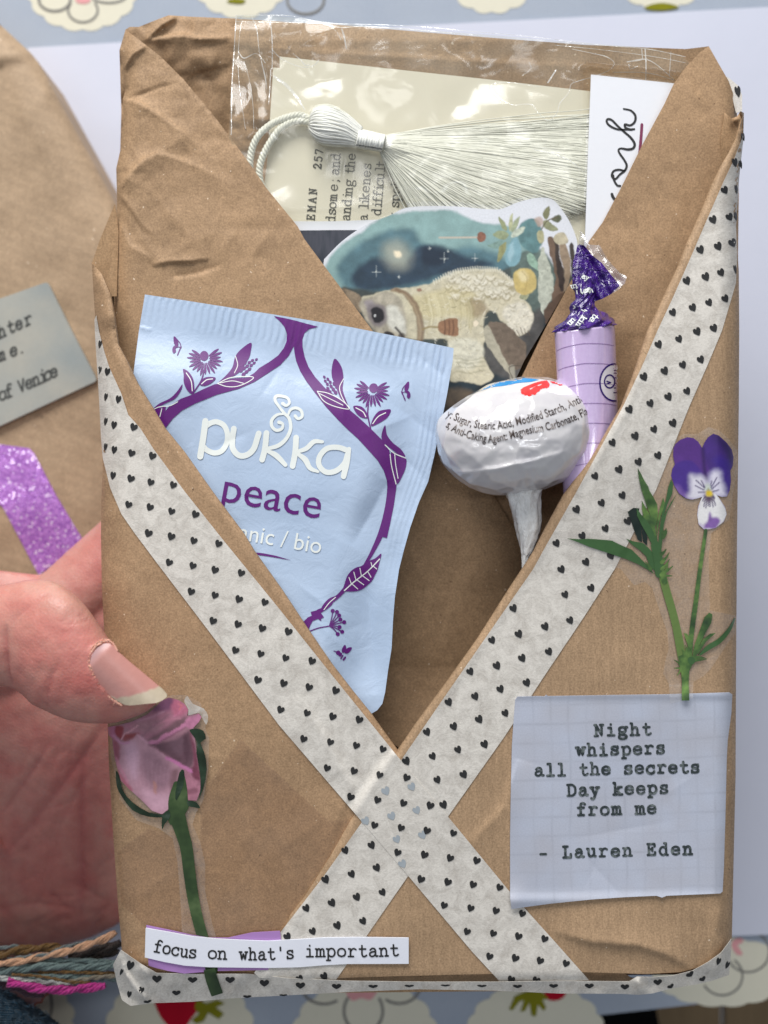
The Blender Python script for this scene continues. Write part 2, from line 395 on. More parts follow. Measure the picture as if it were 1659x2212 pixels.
M['kraft_far'] = kraft('kraft_paper_other_parcel', (172, 148, 122), grain=.7, rot=1.2, line=.4)

def washi(name, seed):
    t = NT(name); uv = t.coord('UV', (1, 1, 1), seed)
    a = t.noise(uv, 30, 6, .74, .6); f = t.noise(t.coord('UV', (1, 1.6, 1), seed), 190, 4, .75)
    alpha = t.math('ADD', t.ramp(a, [(.34, .50), (.58, .90)]), t.ramp(f, [(.3, -.0), (.75, .14)]))
    col = t.mix(rgb(221, 214, 204), rgb(234, 229, 221), f)
    col = t.mix(col, t.ramp(f, [(.3, (.9, .9, .9, 1)), (.7, (1.06, 1.06, 1.06, 1))]), .7, 'MULTIPLY')
    return t.fin(col, .55, t.bump(f, .00006, .6, t.bump(a, .00012, .25)), .3, Alpha=alpha)
M['washi'] = washi('washi_paper', .3); M['washi_thick'] = washi('washi_paper_double', 1.4)
t = NT('black_print'); M['black'] = t.fin(t.mix(rgb(30, 30, 31), rgb(58, 58, 58), t.noise(t.coord('UV'), 300, 3)), .55)
t = NT('faint_print'); M['faint'] = t.fin(t.mix(rgb(148, 158, 166), rgb(176, 182, 186), t.noise(t.coord('UV'), 60, 3)), .6)
def flat(name, c, rough=.6, n=.06, sc=120, bump=.00004, spec=.3, k=1.0, **kw):
    t = NT(name); u = t.coord('UV'); f = t.noise(u, sc, 4, .65)
    col = t.mix(rgb(*c, k=k * (1 - n)), rgb(*c, k=k * (1 + n)), f)
    return t.fin(col, rough, t.bump(f, bump, .6), spec, **kw)
M['sachet'] = None
def paint_mat(name, rough=.5, spec=.35, grain=.10, sc=260, bump=.00003, coat=0):
    t = NT(name); a = t.new('ShaderNodeAttribute', attribute_name='Col'); u = t.coord('UV'); f = t.noise(u, sc, 4, .7)
    g = t.mix(a.outputs['Color'], t.ramp(f, [(.3, (1 - grain * 2, 1 - grain * 2, 1 - grain * 2, 1)), (.7, (1 + grain, 1 + grain, 1 + grain, 1))]), 1.0, 'MULTIPLY')
    return t.fin(g, rough, t.bump(f, bump, .5), spec, Coat_Weight=coat)
def film(name, white=.10, rough=.12, tint=(235, 235, 235), bscale=10, bdist=.0012, bs=.5, refl=.35, thru=(1, 1, 1, 1)):
    """thin clear plastic: mostly see-through, a little milky, glossy"""
    t = NT(name); u = t.coord('UV'); tr = t.new('ShaderNodeBsdfTransparent'); tr.inputs[0].default_value = thru; gl = t.new('ShaderNodeBsdfGlossy'); gl.inputs['Roughness'].default_value = rough
    df = t.new('ShaderNodeBsdfDiffuse'); df.inputs[0].default_value = rgb(*tint)
    nz = t.noise(u, bscale, 3, .5, 1.0); b = t.bump(nz, bdist, bs); t.link(b, gl.inputs['Normal'])
    m1 = t.new('ShaderNodeMixShader'); t.link(tr.outputs[0], m1.inputs[1]); t.link(df.outputs[0], m1.inputs[2])
    t.link(t.math('MULTIPLY', t.ramp(nz, [(.3, .5), (.7, 1.5)]), white), m1.inputs[0])
    m2 = t.new('ShaderNodeMixShader'); t.link(m1.outputs[0], m2.inputs[1]); t.link(gl.outputs[0], m2.inputs[2]); m2.inputs[0].default_value = refl
    t.link(m2.outputs[0], t.out.inputs[0]); return t.m
M['film'] = film('clear_cellophane', .09, .15, (240, 238, 222), 6, .0010, .5, .05, (.97, .97, .93, 1))
M['film_edge'] = film('film_highlight_and_glue', .42, .1, (250, 250, 245), 30, .001, .5, .12)
M['sticker_film'] = film('clear_sticker_film', .09, .3, (240, 232, 225), 30, .0002, .3, .05)
M['packing'] = film('clear_packing_tape', .03, .14, (235, 225, 215), 5, .0008, .5, .05, (.93, .89, .85, 1))
M['candyfilm'] = film('candy_wrapper_end', .14, .06, (245, 240, 245), 40, .001, .8, .16)
# ---------------------------------------------------------------- the main parcel: outlines and surfaces
RIM_L = A([(198, 567), (220, 592), (238, 635), (246, 681), (255, 744), (274, 780), (298, 830), (331, 883), (357, 926), (397, 975), (463, 1068), (526, 1152),
           (549, 1190), (609, 1274), (668, 1363), (718, 1436), (762, 1493), (804, 1545), (837, 1591), (860, 1622)])
LEFT = A([(198, 567), (200, 600), (203, 648), (206, 697), (212, 800), (215, 863), (220, 945), (222, 1012), (219, 1078), (218, 1152), (220, 1267), (225, 1362), (229, 1480), (233, 1574),
          (235, 1647), (244, 1798), (256, 1970), (262, 2030), (264, 2080), (300, 2100)])
RIM_R = A([(1600, 240), (1604, 251), (1592, 296), (1577, 326), (1561, 353), (1540, 395), (1523, 438), (1498, 495), (1485, 524), (1466, 574), (1441, 626), (1416, 681), (1400, 713),
           (1372, 800), (1343, 878), (1313, 928), (1293, 964), (1272, 997), (1218, 1068), (1179, 1140), (1152, 1193), (1100, 1272), (1033, 1378), (967, 1471), (901, 1560), (858, 1623)])
EDGE_R = A([(858, 1623), (800, 1708), (755, 1776), (714, 1849), (656, 1940), (626, 1978), (613, 2013), (562, 2104)])
RIGHT = A([(1607, 244), (1606, 294), (1597, 383), (1590, 487), (1596, 586), (1597, 713), (1596, 878), (1592, 1175), (1590, 1454), (1589, 1677), (1583, 1937), (1581, 2033), (1576, 2098)])
def xl(Y): return np.interp(Y, LEFT[:, 1], LEFT[:, 0])
def xr(Y): return np.interp(Y, RIGHT[:, 1], RIGHT[:, 0])
def roundoff(d, R, H):
    t = np.clip(d / R, 0, 1); return -H * (1 - np.sqrt(1 - (1 - t) ** 2 + 1e-9))
def lip(line, X, Y, h=9, wd=24):       # rounded folded edge
    d = pdist(line, X, Y); t = np.clip(d / 11, 0, 1); return -h * .9 * (1 - np.sqrt(1 - (1 - t) ** 2 + 1e-9)) + 1.6 * np.exp(-((d - 15) / 7) ** 2)
def zfront(X, Y):
    z = 16 + roundoff(X - xl(Y), 70, 70) + roundoff(xr(Y) - X, 46, 70) + roundoff(2132 - Y, 34, 40)
    z = z + 44 * np.exp(-((X - 1330) / 230) ** 2 - ((Y - 900) / 330) ** 2) + 10 * np.exp(-((X - 520) / 260) ** 2 - ((Y - 1350) / 330) ** 2)
    z = z + 3.0 * fbm(X, Y, 260, 3, 2) + folds(X, Y, 11, 26, (240, 1250, 800, 2080), 3.0, 70) + folds(X, Y, 12, 16, (1250, 1350, 1580, 2080), 2.2, 70)
    # the long soft fold above the lower right corner, and dents under the crossing tapes
    z = z + crease(X, Y, [(1190, 2010), (1280, 2035), (1380, 2043), (1440, 2062), (1500, 2095)], 15, 44, -1)
    z = z + crease(X, Y, [(640, 1500), (700, 1590), (760, 1700), (700, 1850)], 7, 50, 1) + crease(X, Y, [(1120, 1640), (1090, 1740), (1010, 1830)], 7, 40, -1)
    z = z + crease(X, Y, [(1556, 1960), (1548, 2020), (1564, 2060)], 8, 14, 1)
    z = z - 7 * np.exp(-((X - 230) / 30) ** 2) * vnoise(X * .2, Y, 36, 4)
    return z
def zleft(X, Y): return zfront(X, Y) + lip(RIM_L, X, Y) - 2
def wR(X, Y):      # 1 on the right-hand panel, 0 on the left-hand one
    d = pdist(EDGE_R, X, Y); xe = np.interp(Y, EDGE_R[:, 1], EDGE_R[:, 0]); s = np.where(X > xe, d, -d)
    return np.where(Y < 1623, np.where(X > 860, 1, 0), sstep(-22, 0, s))
def zright(X, Y): return zfront(X, Y) + 7 + lip(RIM_R, X, Y, 10, 26) + lip(EDGE_R, X, Y, 5, 14)
def ztapeL(X, Y): return zfront(X, Y) + 9 * wR(X, Y) + lip(RIM_L, X, Y) * (1 - wR(X, Y)) + 1.6 * sstep(0, 1, np.clip(1 - pdist(EDGE_R, X, Y) / 14, 0, 1))
def ztapeR(X, Y): return zright(X, Y) + 1.6

DIAG_L = A([(271, 64), (314, 96), (347, 122), (397, 172), (463, 251), (503, 304), (549, 367), (576, 407), (643, 489), (658, 517), (722, 603), (804, 713), (880, 815), (950, 900), (1020, 995), (1060, 1060), (1083, 1097), (1113, 1147), (1126, 1196), (1130, 1250)])
DIAG_R = A([(1531, 100), (1514, 111), (1481, 145), (1455, 182), (1436, 223), (1388, 312), (1340, 409), (1302, 480), (1273, 520), (1237, 601), (1178, 710), (1128, 812), (1060, 940), (1000, 1050)])
CL = A([(271, 64), (258, 109), (265, 145), (271, 195), (265, 215), (267, 248), (260, 324), (251, 364), (253, 430), (250, 496), (246, 603), (246, 900), (246, 1600)])
def zcollar_base(X, Y):
    z = -88 - 115 * np.clip((Y - 880) / 560, 0, 1) + 50 * sstep(1440, 1680, Y) + 2.5 * fbm(X, Y, 180, 9, 2)
    z = z + 1.6 * np.abs(vnoise(X, Y, 60, 12)); z = z - 34 * np.exp(-((X - 1270) / 150) ** 2 - ((Y - 960) / 230) ** 2)
    return z
def zcolL(X, Y):
    xe = np.interp(Y, CL[:, 1], CL[:, 0]); z = zcollar_base(X, Y) + 8 + roundoff(X - xe, 40, 40) + roundoff(Y - 60, 16, 10)
    z = z + folds(X, Y, 21, 30, (250, 100, 560, 620), 3.4, 60) + folds(X, Y, 22, 14, (500, 400, 900, 760), 1.2, 60)
    fm = sstep(760, 420, Y + .3 * X); z = z + fm * (4.5 * np.abs(vnoise(X * .8 + Y * .5, Y - X * .4, 90, 3)) + 2.2 * np.abs(vnoise(X, Y, 40, 8)) + .8 * np.abs(vnoise(X, Y, 17, 2)))
    z = z + crease(X, Y, [(264, 214), (300, 222), (345, 250), (400, 290), (450, 335)], 15, 40, 1, 's') + crease(X, Y, [(266, 216), (300, 204), (350, 186), (392, 176)], -9, 22, 1, 's')
    z = z + crease(X, Y, [(258, 408), (282, 372), (312, 344), (340, 332), (380, 342), (440, 366), (500, 400)], 17, 34, 1, 's')
    z = z + crease(X, Y, [(252, 414), (284, 452), (310, 490), (345, 520)], 9, 22, -1, 's') + crease(X, Y, [(256, 470), (280, 530), (330, 560)], 6, 24, 1)
    z = z + crease(X, Y, [(325, 574), (360, 566), (410, 564), (455, 558)], 8, 14, -1) + crease(X, Y, [(365, 600), (420, 592), (480, 574)], -7, 14, -1)
    z = z + crease(X, Y, [(270, 200), (270, 150), (288, 118), (320, 98)], 11, 16, -1)
    z = z + crease(X, Y, [(870, 1120), (905, 1240), (915, 1400)], 5, 60, 1) + crease(X, Y, [(1000, 1100), (980, 1250), (940, 1420)], -5, 50, 1)
    return z - np.where(pdist(DIAG_L, X, Y) < 5, 2.0, 0)
def zcolR(X, Y):
    z = zcollar_base(X, Y) + roundoff(1592 - X, 36, 50) + roundoff(Y - 98, 14, 8) + 10 * sstep(500, 150, Y)
    z = z + crease(X, Y, [(1490, 170), (1500, 200), (1530, 235)], 4, 18, 1) + folds(X, Y, 31, 12, (1250, 150, 1590, 800), 1.6, 60)
    return z
def zback(X, Y):
    z = -132 - .26 * np.clip(Y - 88, 0, 260) + 2 * fbm(X, Y, 160, 5, 2) + folds(X, Y, 41, 34, (270, 40, 700, 300), 5.5, 50) + folds(X, Y, 42, 14, (700, 60, 1520, 200), 2.5, 80)
    z = z + sstep(760, 420, X) * (10 * np.abs(vnoise(X, Y, 60, 5)) + 4 * np.abs(vnoise(X, Y, 28, 6))); z = z + crease(X, Y, [(318, 88), (345, 82), (400, 76), (430, 84), (510, 78)], 17, 22, 1) + crease(X, Y, [(500, 96), (700, 112), (1000, 130), (1400, 150)], 3, 30, 1)
    z = z + crease(X, Y, [(385, 36), (350, 55), (314, 90)], 15, 14, 1) + crease(X, Y, [(400, 176), (430, 158), (505, 140)], -7, 20, 1) + roundoff(Y - 30, 14, 16)
    return z

parcel = thing('gift_parcel', 'brown kraft paper parcel in the hand, crossed front flaps forming an open pocket', 'parcel', tuple(P(829, 2120, -130)))
BACK = A([(271, 64), (280, 58), (300, 58), (340, 42), (364, 33), (413, 36), (506, 40), (626, 48), (725, 53), (900, 68), (1042, 80), (1265, 97), (1481, 106), (1531, 100), (1548, 130),
          (1590, 219), (1588, 700), (1560, 1700), (300, 1700), (258, 1200), (255, 500), (262, 240), (258, 109)])
sheet('back_panel', BACK, zback, M['kraft_collar'], parcel, 5, 2)
# gift block inside the wrapping: the parcel's sides and back
out = np.vstack([[(275, 75), (360, 50), (510, 50), (1040, 90), (1520, 112), (1575, 200)], RIGHT[1:-1], [(1540, 2120), (330, 2130)], LEFT[::-1][2:], [(250, 500), (262, 240)]])
cx, cy = 900, 1100
outi = A([(cx + (x - cx) * .985, cy + (y - cy) * .985) for x, y in out])
def block(name, pl, z0, z1, mat):
    pl = resample(pl, 40); W0 = P(pl[:, 0], pl[:, 1], z0); n = len(pl); rings = [W0]
    c = W0.mean(0)
    for k, (zz, s) in enumerate(((z0 - 30, 1.012), (z0 - 70, 1.012), (z1 + 30, 1.0), (z1, .97))):
        R = W0.copy(); R[:, :2] = c[:2] + (R[:, :2] - c[:2]) * s; R[:, 2] = zz * U; rings.append(R)
    V = np.vstack(rings + [[[c[0], c[1], z1 * U]]]); F = []
    for r in range(4):
        for i in range(n):
            j = (i + 1) % n; F.append((r * n + i, r * n + j, (r + 1) * n + j, (r + 1) * n + i))
    for i in range(n): F.append((4 * n + i, 4 * n + (i + 1) % n, 5 * n))
    uv = np.vstack([V[:, :2] / (1000 * U)]); uv[:, 0] += V[:, 2] / (1000 * U)
    return mkmesh(name, V, F, mat, parcel, True, uv)
block('side_wrap', outi, -142, -262, M['kraft'])
colR = np.vstack([DIAG_R[::-1], [(1548, 130), (1574, 175), (1590, 219), (1592, 238), (1596, 420), (1590, 900), (1400, 1300), (1000, 1560), (880, 1600), (960, 1250)]])
sheet('right_collar', colR, zcolR, M['kraft_collar'], parcel, 7, 2)
colL = np.vstack([DIAG_L, [(1120, 1330), (1000, 1500), (872, 1622), (700, 1500), (400, 1300), (246, 1000)], CL[:-2][::-1][:-1]])
sheet('left_collar', colL, zcolL, M['kraft_collar'], parcel, 4.5, 2)
# gusset showing at the left shoulder, and the open mouth of the fold at the right shoulder
def zg(X, Y): return -60 - (X - 198) * .5 + folds(X, Y, 5, 8, (195, 430, 260, 640), 4, 30)
sheet('side_gusset', [(248, 440), (256, 500), (252, 640), (236, 640), (222, 596), (198, 570), (215, 520)], zg, M['kraft_rim'], parcel, 6, 2)
def zg2(X, Y): return -70 + crease(X, Y, [(1575, 240), (1585, 262), (1600, 246)], 12, 9, 1) - (Y - 240) * .12
sheet('side_gusset', [(1566, 243), (1580, 256), (1592, 252), (1600, 240), (1604, 256), (1592, 300), (1560, 356), (1556, 300)], zg2, M['kraft_rim'], parcel, 5, 2)
pl = np.vstack([RIM_L, [(800, 1720), (720, 1860), (640, 1990), (600, 2110), (300, 2112)], LEFT[::-1][1:-1]])
sheet('left_flap', pl, zleft, M['kraft'], parcel, 7, 3, drop=9)
pr = np.vstack([RIM_R, EDGE_R[1:-1], [(575, 2100), (724, 2113), (844, 2109), (1043, 2104), (1259, 2100), (1398, 2104), (1470, 2100), (1530, 2084)], RIGHT[::-1][1:]])
sheet('right_flap', pr, zright, M['kraft_right'], parcel, 7, 3, drop=9)
for line, zf_, sg in ((LEFT[2:-1], zleft, 1), (RIGHT[2:-1], zright, -1)):      # paper turning down the sides behind the flaps
    q = resample(line, 12, False); W = P(q[:, 0] + 1.5 * sg, q[:, 1], zf_(q[:, 0], q[:, 1]) - 3); B_ = W.copy(); B_[:, 2] = -150 * U; n_ = len(W)
    mkmesh('side_panel', np.vstack([W, B_]), [(i, i + 1, n_ + i + 1, n_ + i) for i in range(n_ - 1)], M['kraft'], parcel, True, np.vstack([q, q + A((40, 0))]) / 1000)
def zbot(X, Y): return -14 - (Y - 2095) * .8 + 3 * vnoise(X, Y, 60, 2)
sheet('bottom_fold', [(300, 2085), (600, 2102), (1250, 2098), (1344, 2098), (1362, 2112), (1400, 2116), (1400, 2130), (1380, 2138), (600, 2146), (300, 2160)], zbot, M['kraft_rim'], parcel, 8, 2)

# ---------------------------------------------------------------- washi tapes with printed hearts
HEARTS_L = np.vstack([cv(0, 1000, .6028, [(858, 1302), (994, 1320), (853, 1468), (983, 1492), (1130, 1510), (838, 1638), (978, 1655), (1119, 1682), (1275, 1702), (872, 1132)]),
    cv(0, 1950, .5124, [(988, 70), (1152, 97), (1317, 126), (1502, 147), (1139, 293), (1314, 318), (1487, 350), (1298, 518), (1480, 543), (1650, 575), (1467, 742), (1650, 770), (1635, 967)]),
    cv(700, 1900, .6028, [(265, 400), (97, 545), (250, 570), (413, 592), (85, 713), (243, 736), (398, 763), (567, 783), (229, 905), (391, 927), (550, 953), (721, 975), (375, 1097), (540, 1120), (703, 1147), (875, 1167), (521, 1291), (690, 1313), (856, 1338), (1030, 1360), (670, 1485), (843, 1507), (1010, 1530), (1184, 1550)]),
    cv(1100, 2900, .8439, [(112, 12), (237, 27), (358, 43), (482, 60), (222, 148), (347, 162), (467, 180), (593, 193), (332, 283), (457, 297), (578, 312), (703, 323), (443, 415), (567, 427), (688, 440), (811, 452), (551, 542), (676, 553), (796, 568), (920, 580), (660, 667), (785, 680), (903, 692), (1027, 705), (768, 789), (892, 802), (1010, 814), (1133, 827), (875, 911), (997, 920), (1115, 933), (1237, 945), (980, 1027), (1100, 1035), (1216, 1047), (1337, 1060), (1081, 1135), (1198, 1140)])])
HL_N = cv(0, 1000, .6028, [(652, 590), (650, 760), (700, 770), (690, 935), (772, 950), (689, 1095), (743, 1118), (688, 1262), (745, 1280), (737, 1448)])
HEARTS_R = np.vstack([cv(2400, 300, .4522, [(1005, 993), (903, 1250), (793, 1512), (675, 1783), (553, 2058), (727, 2015), (868, 1972), (1047, 1227), (948, 1482), (1073, 1452), (840, 1747), (973, 1710), (1010, 1937), (910, 2195), (765, 2225)]),
    cv(2400, 1200, .33153, [(755, 90), (585, 473), (828, 408), (1037, 340), (1240, 285), (411, 857), (658, 787), (873, 715), (1086, 653), (238, 1245), (487, 1173), (702, 1095), (924, 1027), (308, 1562), (531, 1480), (757, 1408), (990, 38), (1186, -12)]),
    cv(2150, 1600, .5425, [(607, 25), (755, 0), (484, 265), (650, 218), (785, 167), (923, 122), (358, 508), (532, 460), (673, 405), (815, 358), (223, 750), (405, 703), (556, 648), (77, 995), (433, 888), (265, 942), (595, 835), (472, 1085), (113, 1185), (292, 1132), (329, 1320), (140, 1368), (176, 1555), (-5, 1600), (22, 1782)]),
    cv(1100, 2000, .6028, [(1530, 657), (1390, 865), (1248, 1070), (1565, 825), (1107, 1270), (1422, 1032), (1587, 982), (965, 1465), (1280, 1232), (1445, 1185), (1617, 1143), (830, 1655), (1140, 1428), (1306, 1382), (1477, 1342), (1002, 1623), (1168, 1580), (1341, 1545), (1033, 1777), (1205, 1742), (1073, 1940)]),
    cv(1100, 2900, .8439, [(308, 532), (431, 508), (216, 668), (338, 643), (455, 613), (126, 802), (246, 777), (362, 750), (482, 728), (38, 935), (156, 910), (271, 883), (391, 862), (95, 1132), (210, 1120)])])
HR_N = cv(2400, 300, .4522, [(1165, 530), (1093, 752), (1143, 770), (1105, 985), (1100, 1220), (1095, 1682)])
HIDDEN = cv(1100, 2900, .8439, [(548, 480), (575, 595), (403, 395), (524, 372), (497, 255), (618, 235), (641, 345), (668, 460)])
def hearts(ink, pts, w, h, ang, jit=.06):
    done = []
    for p in pts:
        if any(np.hypot(*(p - q)) < 9 for q in done): continue
        done.append(p); k = 1 + random.uniform(-jit, jit); ink.heart(p, w * k, h * k, ang + random.uniform(-.05, .05))
TL = np.vstack([[(204, 690), (208, 681), (214, 716), (226, 762), (236, 793), (246, 815), (262, 850), (277, 896), (303, 925), (331, 969), (400, 1063), (480, 1164), (603, 1315), (720, 1462), (858, 1633), (980, 1779), (1100, 1925), (1200, 2036), (1272, 2117)],
                [(1085, 2126), (1020, 2056), (886, 1897), (775, 1767), (603, 1567), (450, 1362), (345, 1224), (291, 1152), (262, 1110), (238, 1054), (222, 990), (218, 945), (214, 863), (210, 800), (205, 720)]])
tl = sheet('washi_tape', TL, ztapeL, M['washi'], None, 7, 1.0, lift=1.4)
tag(tl, 'white heart washi tape from the left shoulder to bottom right, on top at the crossing', 'tape', 'heart washi tapes on the parcel')
ik = Ink(); hearts(ik, HEARTS_L, 15.2, 15.8, .42)
for p in HL_N: ik.heart(p, 7 if p[0] < 230 else 11, 17, .2)
ik.build('heart_print', M['black'], tl, ztapeL, 2.3)
ik = Ink(); hearts(ik, HIDDEN, 16, 17, -.5); ik.build('faint_heart_print', M['faint'], tl, ztapeL, 2.1)
TR = np.vstack([[(1607, 246), (1605, 294), (1585, 346), (1565, 388), (1530, 468), (1490, 561), (1455, 640), (1421, 713), (1385, 796), (1346, 878), (1310, 944), (1240, 1072), (1180, 1178), (1152, 1229), (1060, 1362), (960, 1506), (868, 1640), (782, 1776), (700, 1892), (606, 2014), (549, 2102)],
                [(560, 2112), (722, 2122), (789, 2026), (877, 1899), (969, 1762), (1090, 1591), (1180, 1454), (1260, 1335), (1328, 1229), (1418, 1056), (1489, 878), (1530, 785), (1560, 713), (1590, 611), (1592, 560), (1590, 487), (1597, 383), (1606, 300)]])
tr = sheet('washi_tape', TR, ztapeR, M['washi'], None, 7, 1.0, lift=.6)
tag(tr, 'white heart washi tape from the right shoulder to bottom left, underneath at the crossing', 'tape', 'heart washi tapes on the parcel')
ik = Ink(); hearts(ik, HEARTS_R, 14.8, 17.2, -.5)
for p in HR_N: ik.heart(p, 6 if p[0] > 1588 else 11, 19, -.2)
ik.build('heart_print', M['black'], tr, ztapeR, 1.5)
# tape folded round the bottom edge
TB = A([(261, 2052), (304, 2082), (338, 2102), (433, 2104), (536, 2104), (622, 2113), (751, 2119), (905, 2121), (1067, 2121), (1207, 2119), (1330, 2120), (1360, 2120), (1376, 2110), (1411, 2111), (1452, 2108), (1496, 2097), (1530, 2078), (1558, 2058), (1580, 2028),
        (1579, 2060), (1575, 2106), (1540, 2118), (1507, 2126), (1452, 2135), (1410, 2146), (1381, 2149), (1344, 2147), (1207, 2146), (1067, 2140), (905, 2137), (770, 2142), (605, 2151), (493, 2157), (416, 2164), (330, 2167), (282, 2173), (263, 2160), (252, 2121), (244, 2084)])
def ztb(X, Y):
    up = np.interp(X, [261, 304, 338, 536, 751, 1207, 1360, 1452, 1496, 1558, 1580], [2052, 2082, 2102, 2104, 2119, 2119, 2118, 2108, 2097, 2058, 2028])
    z = 24 + 10 * sstep(1340, 1480, X) - .55 * np.clip(Y - up, -5, 90) + 3 * fbm(X, Y, 40, 8, 2) - 22 * np.exp(-((X - 250) / 26) ** 2) - 14 * np.exp(-((X - 1580) / 18) ** 2)
    z = z + crease(X, Y, [(262, 2058), (272, 2100), (300, 2140), (320, 2160)], 13, 14, 1) + crease(X, Y, [(300, 2086), (330, 2112)], 10, 9) + crease(X, Y, [(520, 2106), (500, 2150)], 5, 10)
    z = z + crease(X, Y, [(1378, 2112), (1388, 2146)], 13, 16, 1) + crease(X, Y, [(1430, 2112), (1400, 2140)], -8, 16) + crease(X, Y, [(1558, 2060), (1540, 2112)], 7, 10)
    return z
tb = sheet('washi_tape', TB, ztb, M['washi_thick'], None, 5, 1.2)
tag(tb, 'crumpled heart washi tape folded around the bottom edge of the parcel', 'tape', 'heart washi tapes on the parcel')
ik = Ink()
for x, y, ww, hh, a in ((281, 2086, 15, 20, .3), (339, 2115, 19, 15, 0), (416, 2117, 19, 12, 0), (497, 2117, 19, 13, 0), (571, 2124, 19, 14, 0), (649, 2129, 19, 13, 0), (727, 2131, 19, 11, 0), (806, 2131, 19, 7, 0), (884, 2130, 19, 5, 0), (962, 2129, 19, 4, 0),
                        (1041, 2130, 19, 5, 0), (1118, 2131, 18, 7, 0), (1196, 2130, 18, 8, 0), (1273, 2130, 18, 10, 0), (1350, 2132, 17, 11, 0), (1421, 2122, 17, 12, -.1), (1491, 2105, 17, 10, -.6), (1552, 2077, 9, 16, .3),
                        (262, 2100, 6, 14, .4), (279, 2148, 9, 14, .2), (305, 2139, 11, 14, .3), (381, 2145, 17, 10, 0), (534, 2153, 17, 6, 0), (319, 2164, 16, 6, -.2), (1449, 2131, 14, 8, -.5), (1518, 2115, 14, 9, -.5), (1571, 2085, 8, 16, .4), (612, 2150, 16, 4, 0)):
    ik.heart((x, y), ww, hh, a)
ik.build('heart_print', M['black'], tb, ztb, .9)
# scrap of the same tape behind the right shoulder
zz = lambda X, Y: -96 + 0 * X
ts = sheet('washi_tape', [(1570, 165), (1584, 176), (1596, 186), (1603, 206), (1603, 240), (1590, 244), (1582, 210)], zz, M['washi_thick'], None, 6, 1.2)
tag(ts, 'tiny scrap of heart washi tape sticking out behind the top right corner of the parcel', 'tape', 'heart washi tapes on the parcel')
ik = Ink(); ik.heart((1594, 198), 12, 24, -.2); ik.build('heart_print', M['black'], ts, zz, .8)
# ---------------------------------------------------------------- tea sachet
PURPLE = (92, 22, 110)
M['purple'] = flat('purple_print', PURPLE, .42, .10, 200, .00002, .4, 1.12)
M['cream_print'] = flat('off_white_print', (226, 230, 226), .45, .02, 200, .00002, .4, 1.08)
t = NT('pale_blue_sachet_paper'); uv = t.coord('UV'); f = t.noise(uv, 150, 4, .7); g = t.noise(uv, 5, 2)
M['sachet'] = t.fin(t.mix(rgb(172, 192, 218, k=.98), rgb(186, 203, 226, k=1.0), g), .38, t.bump(f, .00005, .5, t.bump(t.noise(uv, 20, 3, .55, 1.0), .0005, .35)), .42)
SB = A([(313, 636), (400, 649), (520, 668), (640, 687), (760, 707), (870, 729), (980, 752), (978, 780), (966, 850), (952, 920), (938, 985), (925, 1040), (905, 1085), (886, 1140), (872, 1190), (862, 1230), (853, 1290), (849, 1340), (846, 1400), (838, 1450),
        (832, 1495), (826, 1520), (815, 1534), (800, 1543), (770, 1560), (600, 1440), (420, 1240), (300, 1050), (282, 930), (289, 800), (300, 715)])
ca, sa = math.cos(.171), math.sin(.171)            # the sachet's own axes
def loc(X, Y): dx, dy = X - 313, Y - 636; return dx * ca + dy * sa, -dx * sa + dy * ca
def zsb(X, Y):
    u, v = loc(X, Y)
    z = -60 + 44 * np.clip((Y - 640) / 900, 0, 1)
    dR = np.clip(np.interp(Y, [752, 985, 1140, 1290, 1495], [975, 940, 886, 853, 832]) - X, 0, 400)
    pil = sstep(62, 190, v) * sstep(44, 150, dR); z = z + 24 * pil
    z = z + (1.5 + 1.1 * vnoise(X, Y, 60, 41)) * np.sin(u * 2 * math.pi / 15.3 + .8 * vnoise(X, Y, 50, 6)) * sstep(66, 40, v) * sstep(-2, 6, v)          # crimped top seal
    z = z + 1.6 * np.sin(dR * 2 * math.pi / 11.5) * sstep(50, 34, dR) * sstep(-2, 5, dR) * sstep(1400, 900, Y)
    z = z + 5 * fbm(X, Y, 150, 15, 2) * sstep(20, 120, v) + folds(X, Y, 51, 34, (380, 820, 960, 1500), 3.4, 50) + folds(X, Y, 52, 12, (820, 780, 960, 1300), 3.5, 50)
    z = z + crease(X, Y, [(905, 1075), (872, 1190), (858, 1300), (842, 1480)], 8, 26, -1) + crease(X, Y, [(838, 1040), (800, 1110), (760, 1180)], -7, 26) + crease(X, Y, [(790, 1230), (800, 1360), (812, 1500)], -7, 24)
    z = z + crease(X, Y, [(300, 705), (330, 712)], 4, 5, 1)
    return z
sb = sheet('tea_sachet', SB, zsb, M['sachet'], None, 4, 1.5)
tag(sb, 'pale blue tea sachet with purple plant ornament tucked in the left side of the pocket', 'tea sachet')
I = Ink()
c5 = lambda p: cv(500, 1100, .7836, p); c3 = lambda p: cv(700, 1900, .6028, p); c8 = lambda p: cv(1100, 2000, .6028, p)
I.fill(c5([(738, 184), (770, 212), (792, 240), (803, 272), (802, 310), (788, 345), (760, 382), (715, 415), (665, 445), (640, 470), (600, 495), (540, 515), (440, 527), (380, 553), (330, 578), (270, 600), (210, 640), (160, 700), (150, 710), (190, 752), (230, 700), (275, 660), (340, 625), (450, 580), (560, 550), (640, 515),
                (710, 470), (770, 430), (812, 385), (838, 335), (842, 370), (850, 410), (870, 460), (900, 510), (945, 570), (1000, 640), (1060, 705), (1110, 755), (1160, 800), (1215, 860), (1260, 910), (1290, 960), (1306, 1010), (1310, 1070), (1302, 1150), (1285, 1230), (1268, 1290),
                (1306, 1300), (1322, 1230), (1342, 1130), (1352, 1060), (1356, 1020), (1345, 960), (1318, 860), (1290, 815), (1225, 750), (1160, 690), (1100, 640), (1040, 590), (990, 540), (945, 490), (912, 440), (893, 390), (882, 340), (882, 300), (892, 270), (915, 250), (962, 238), (900, 222), (850, 208), (800, 196)]), 0, 5)
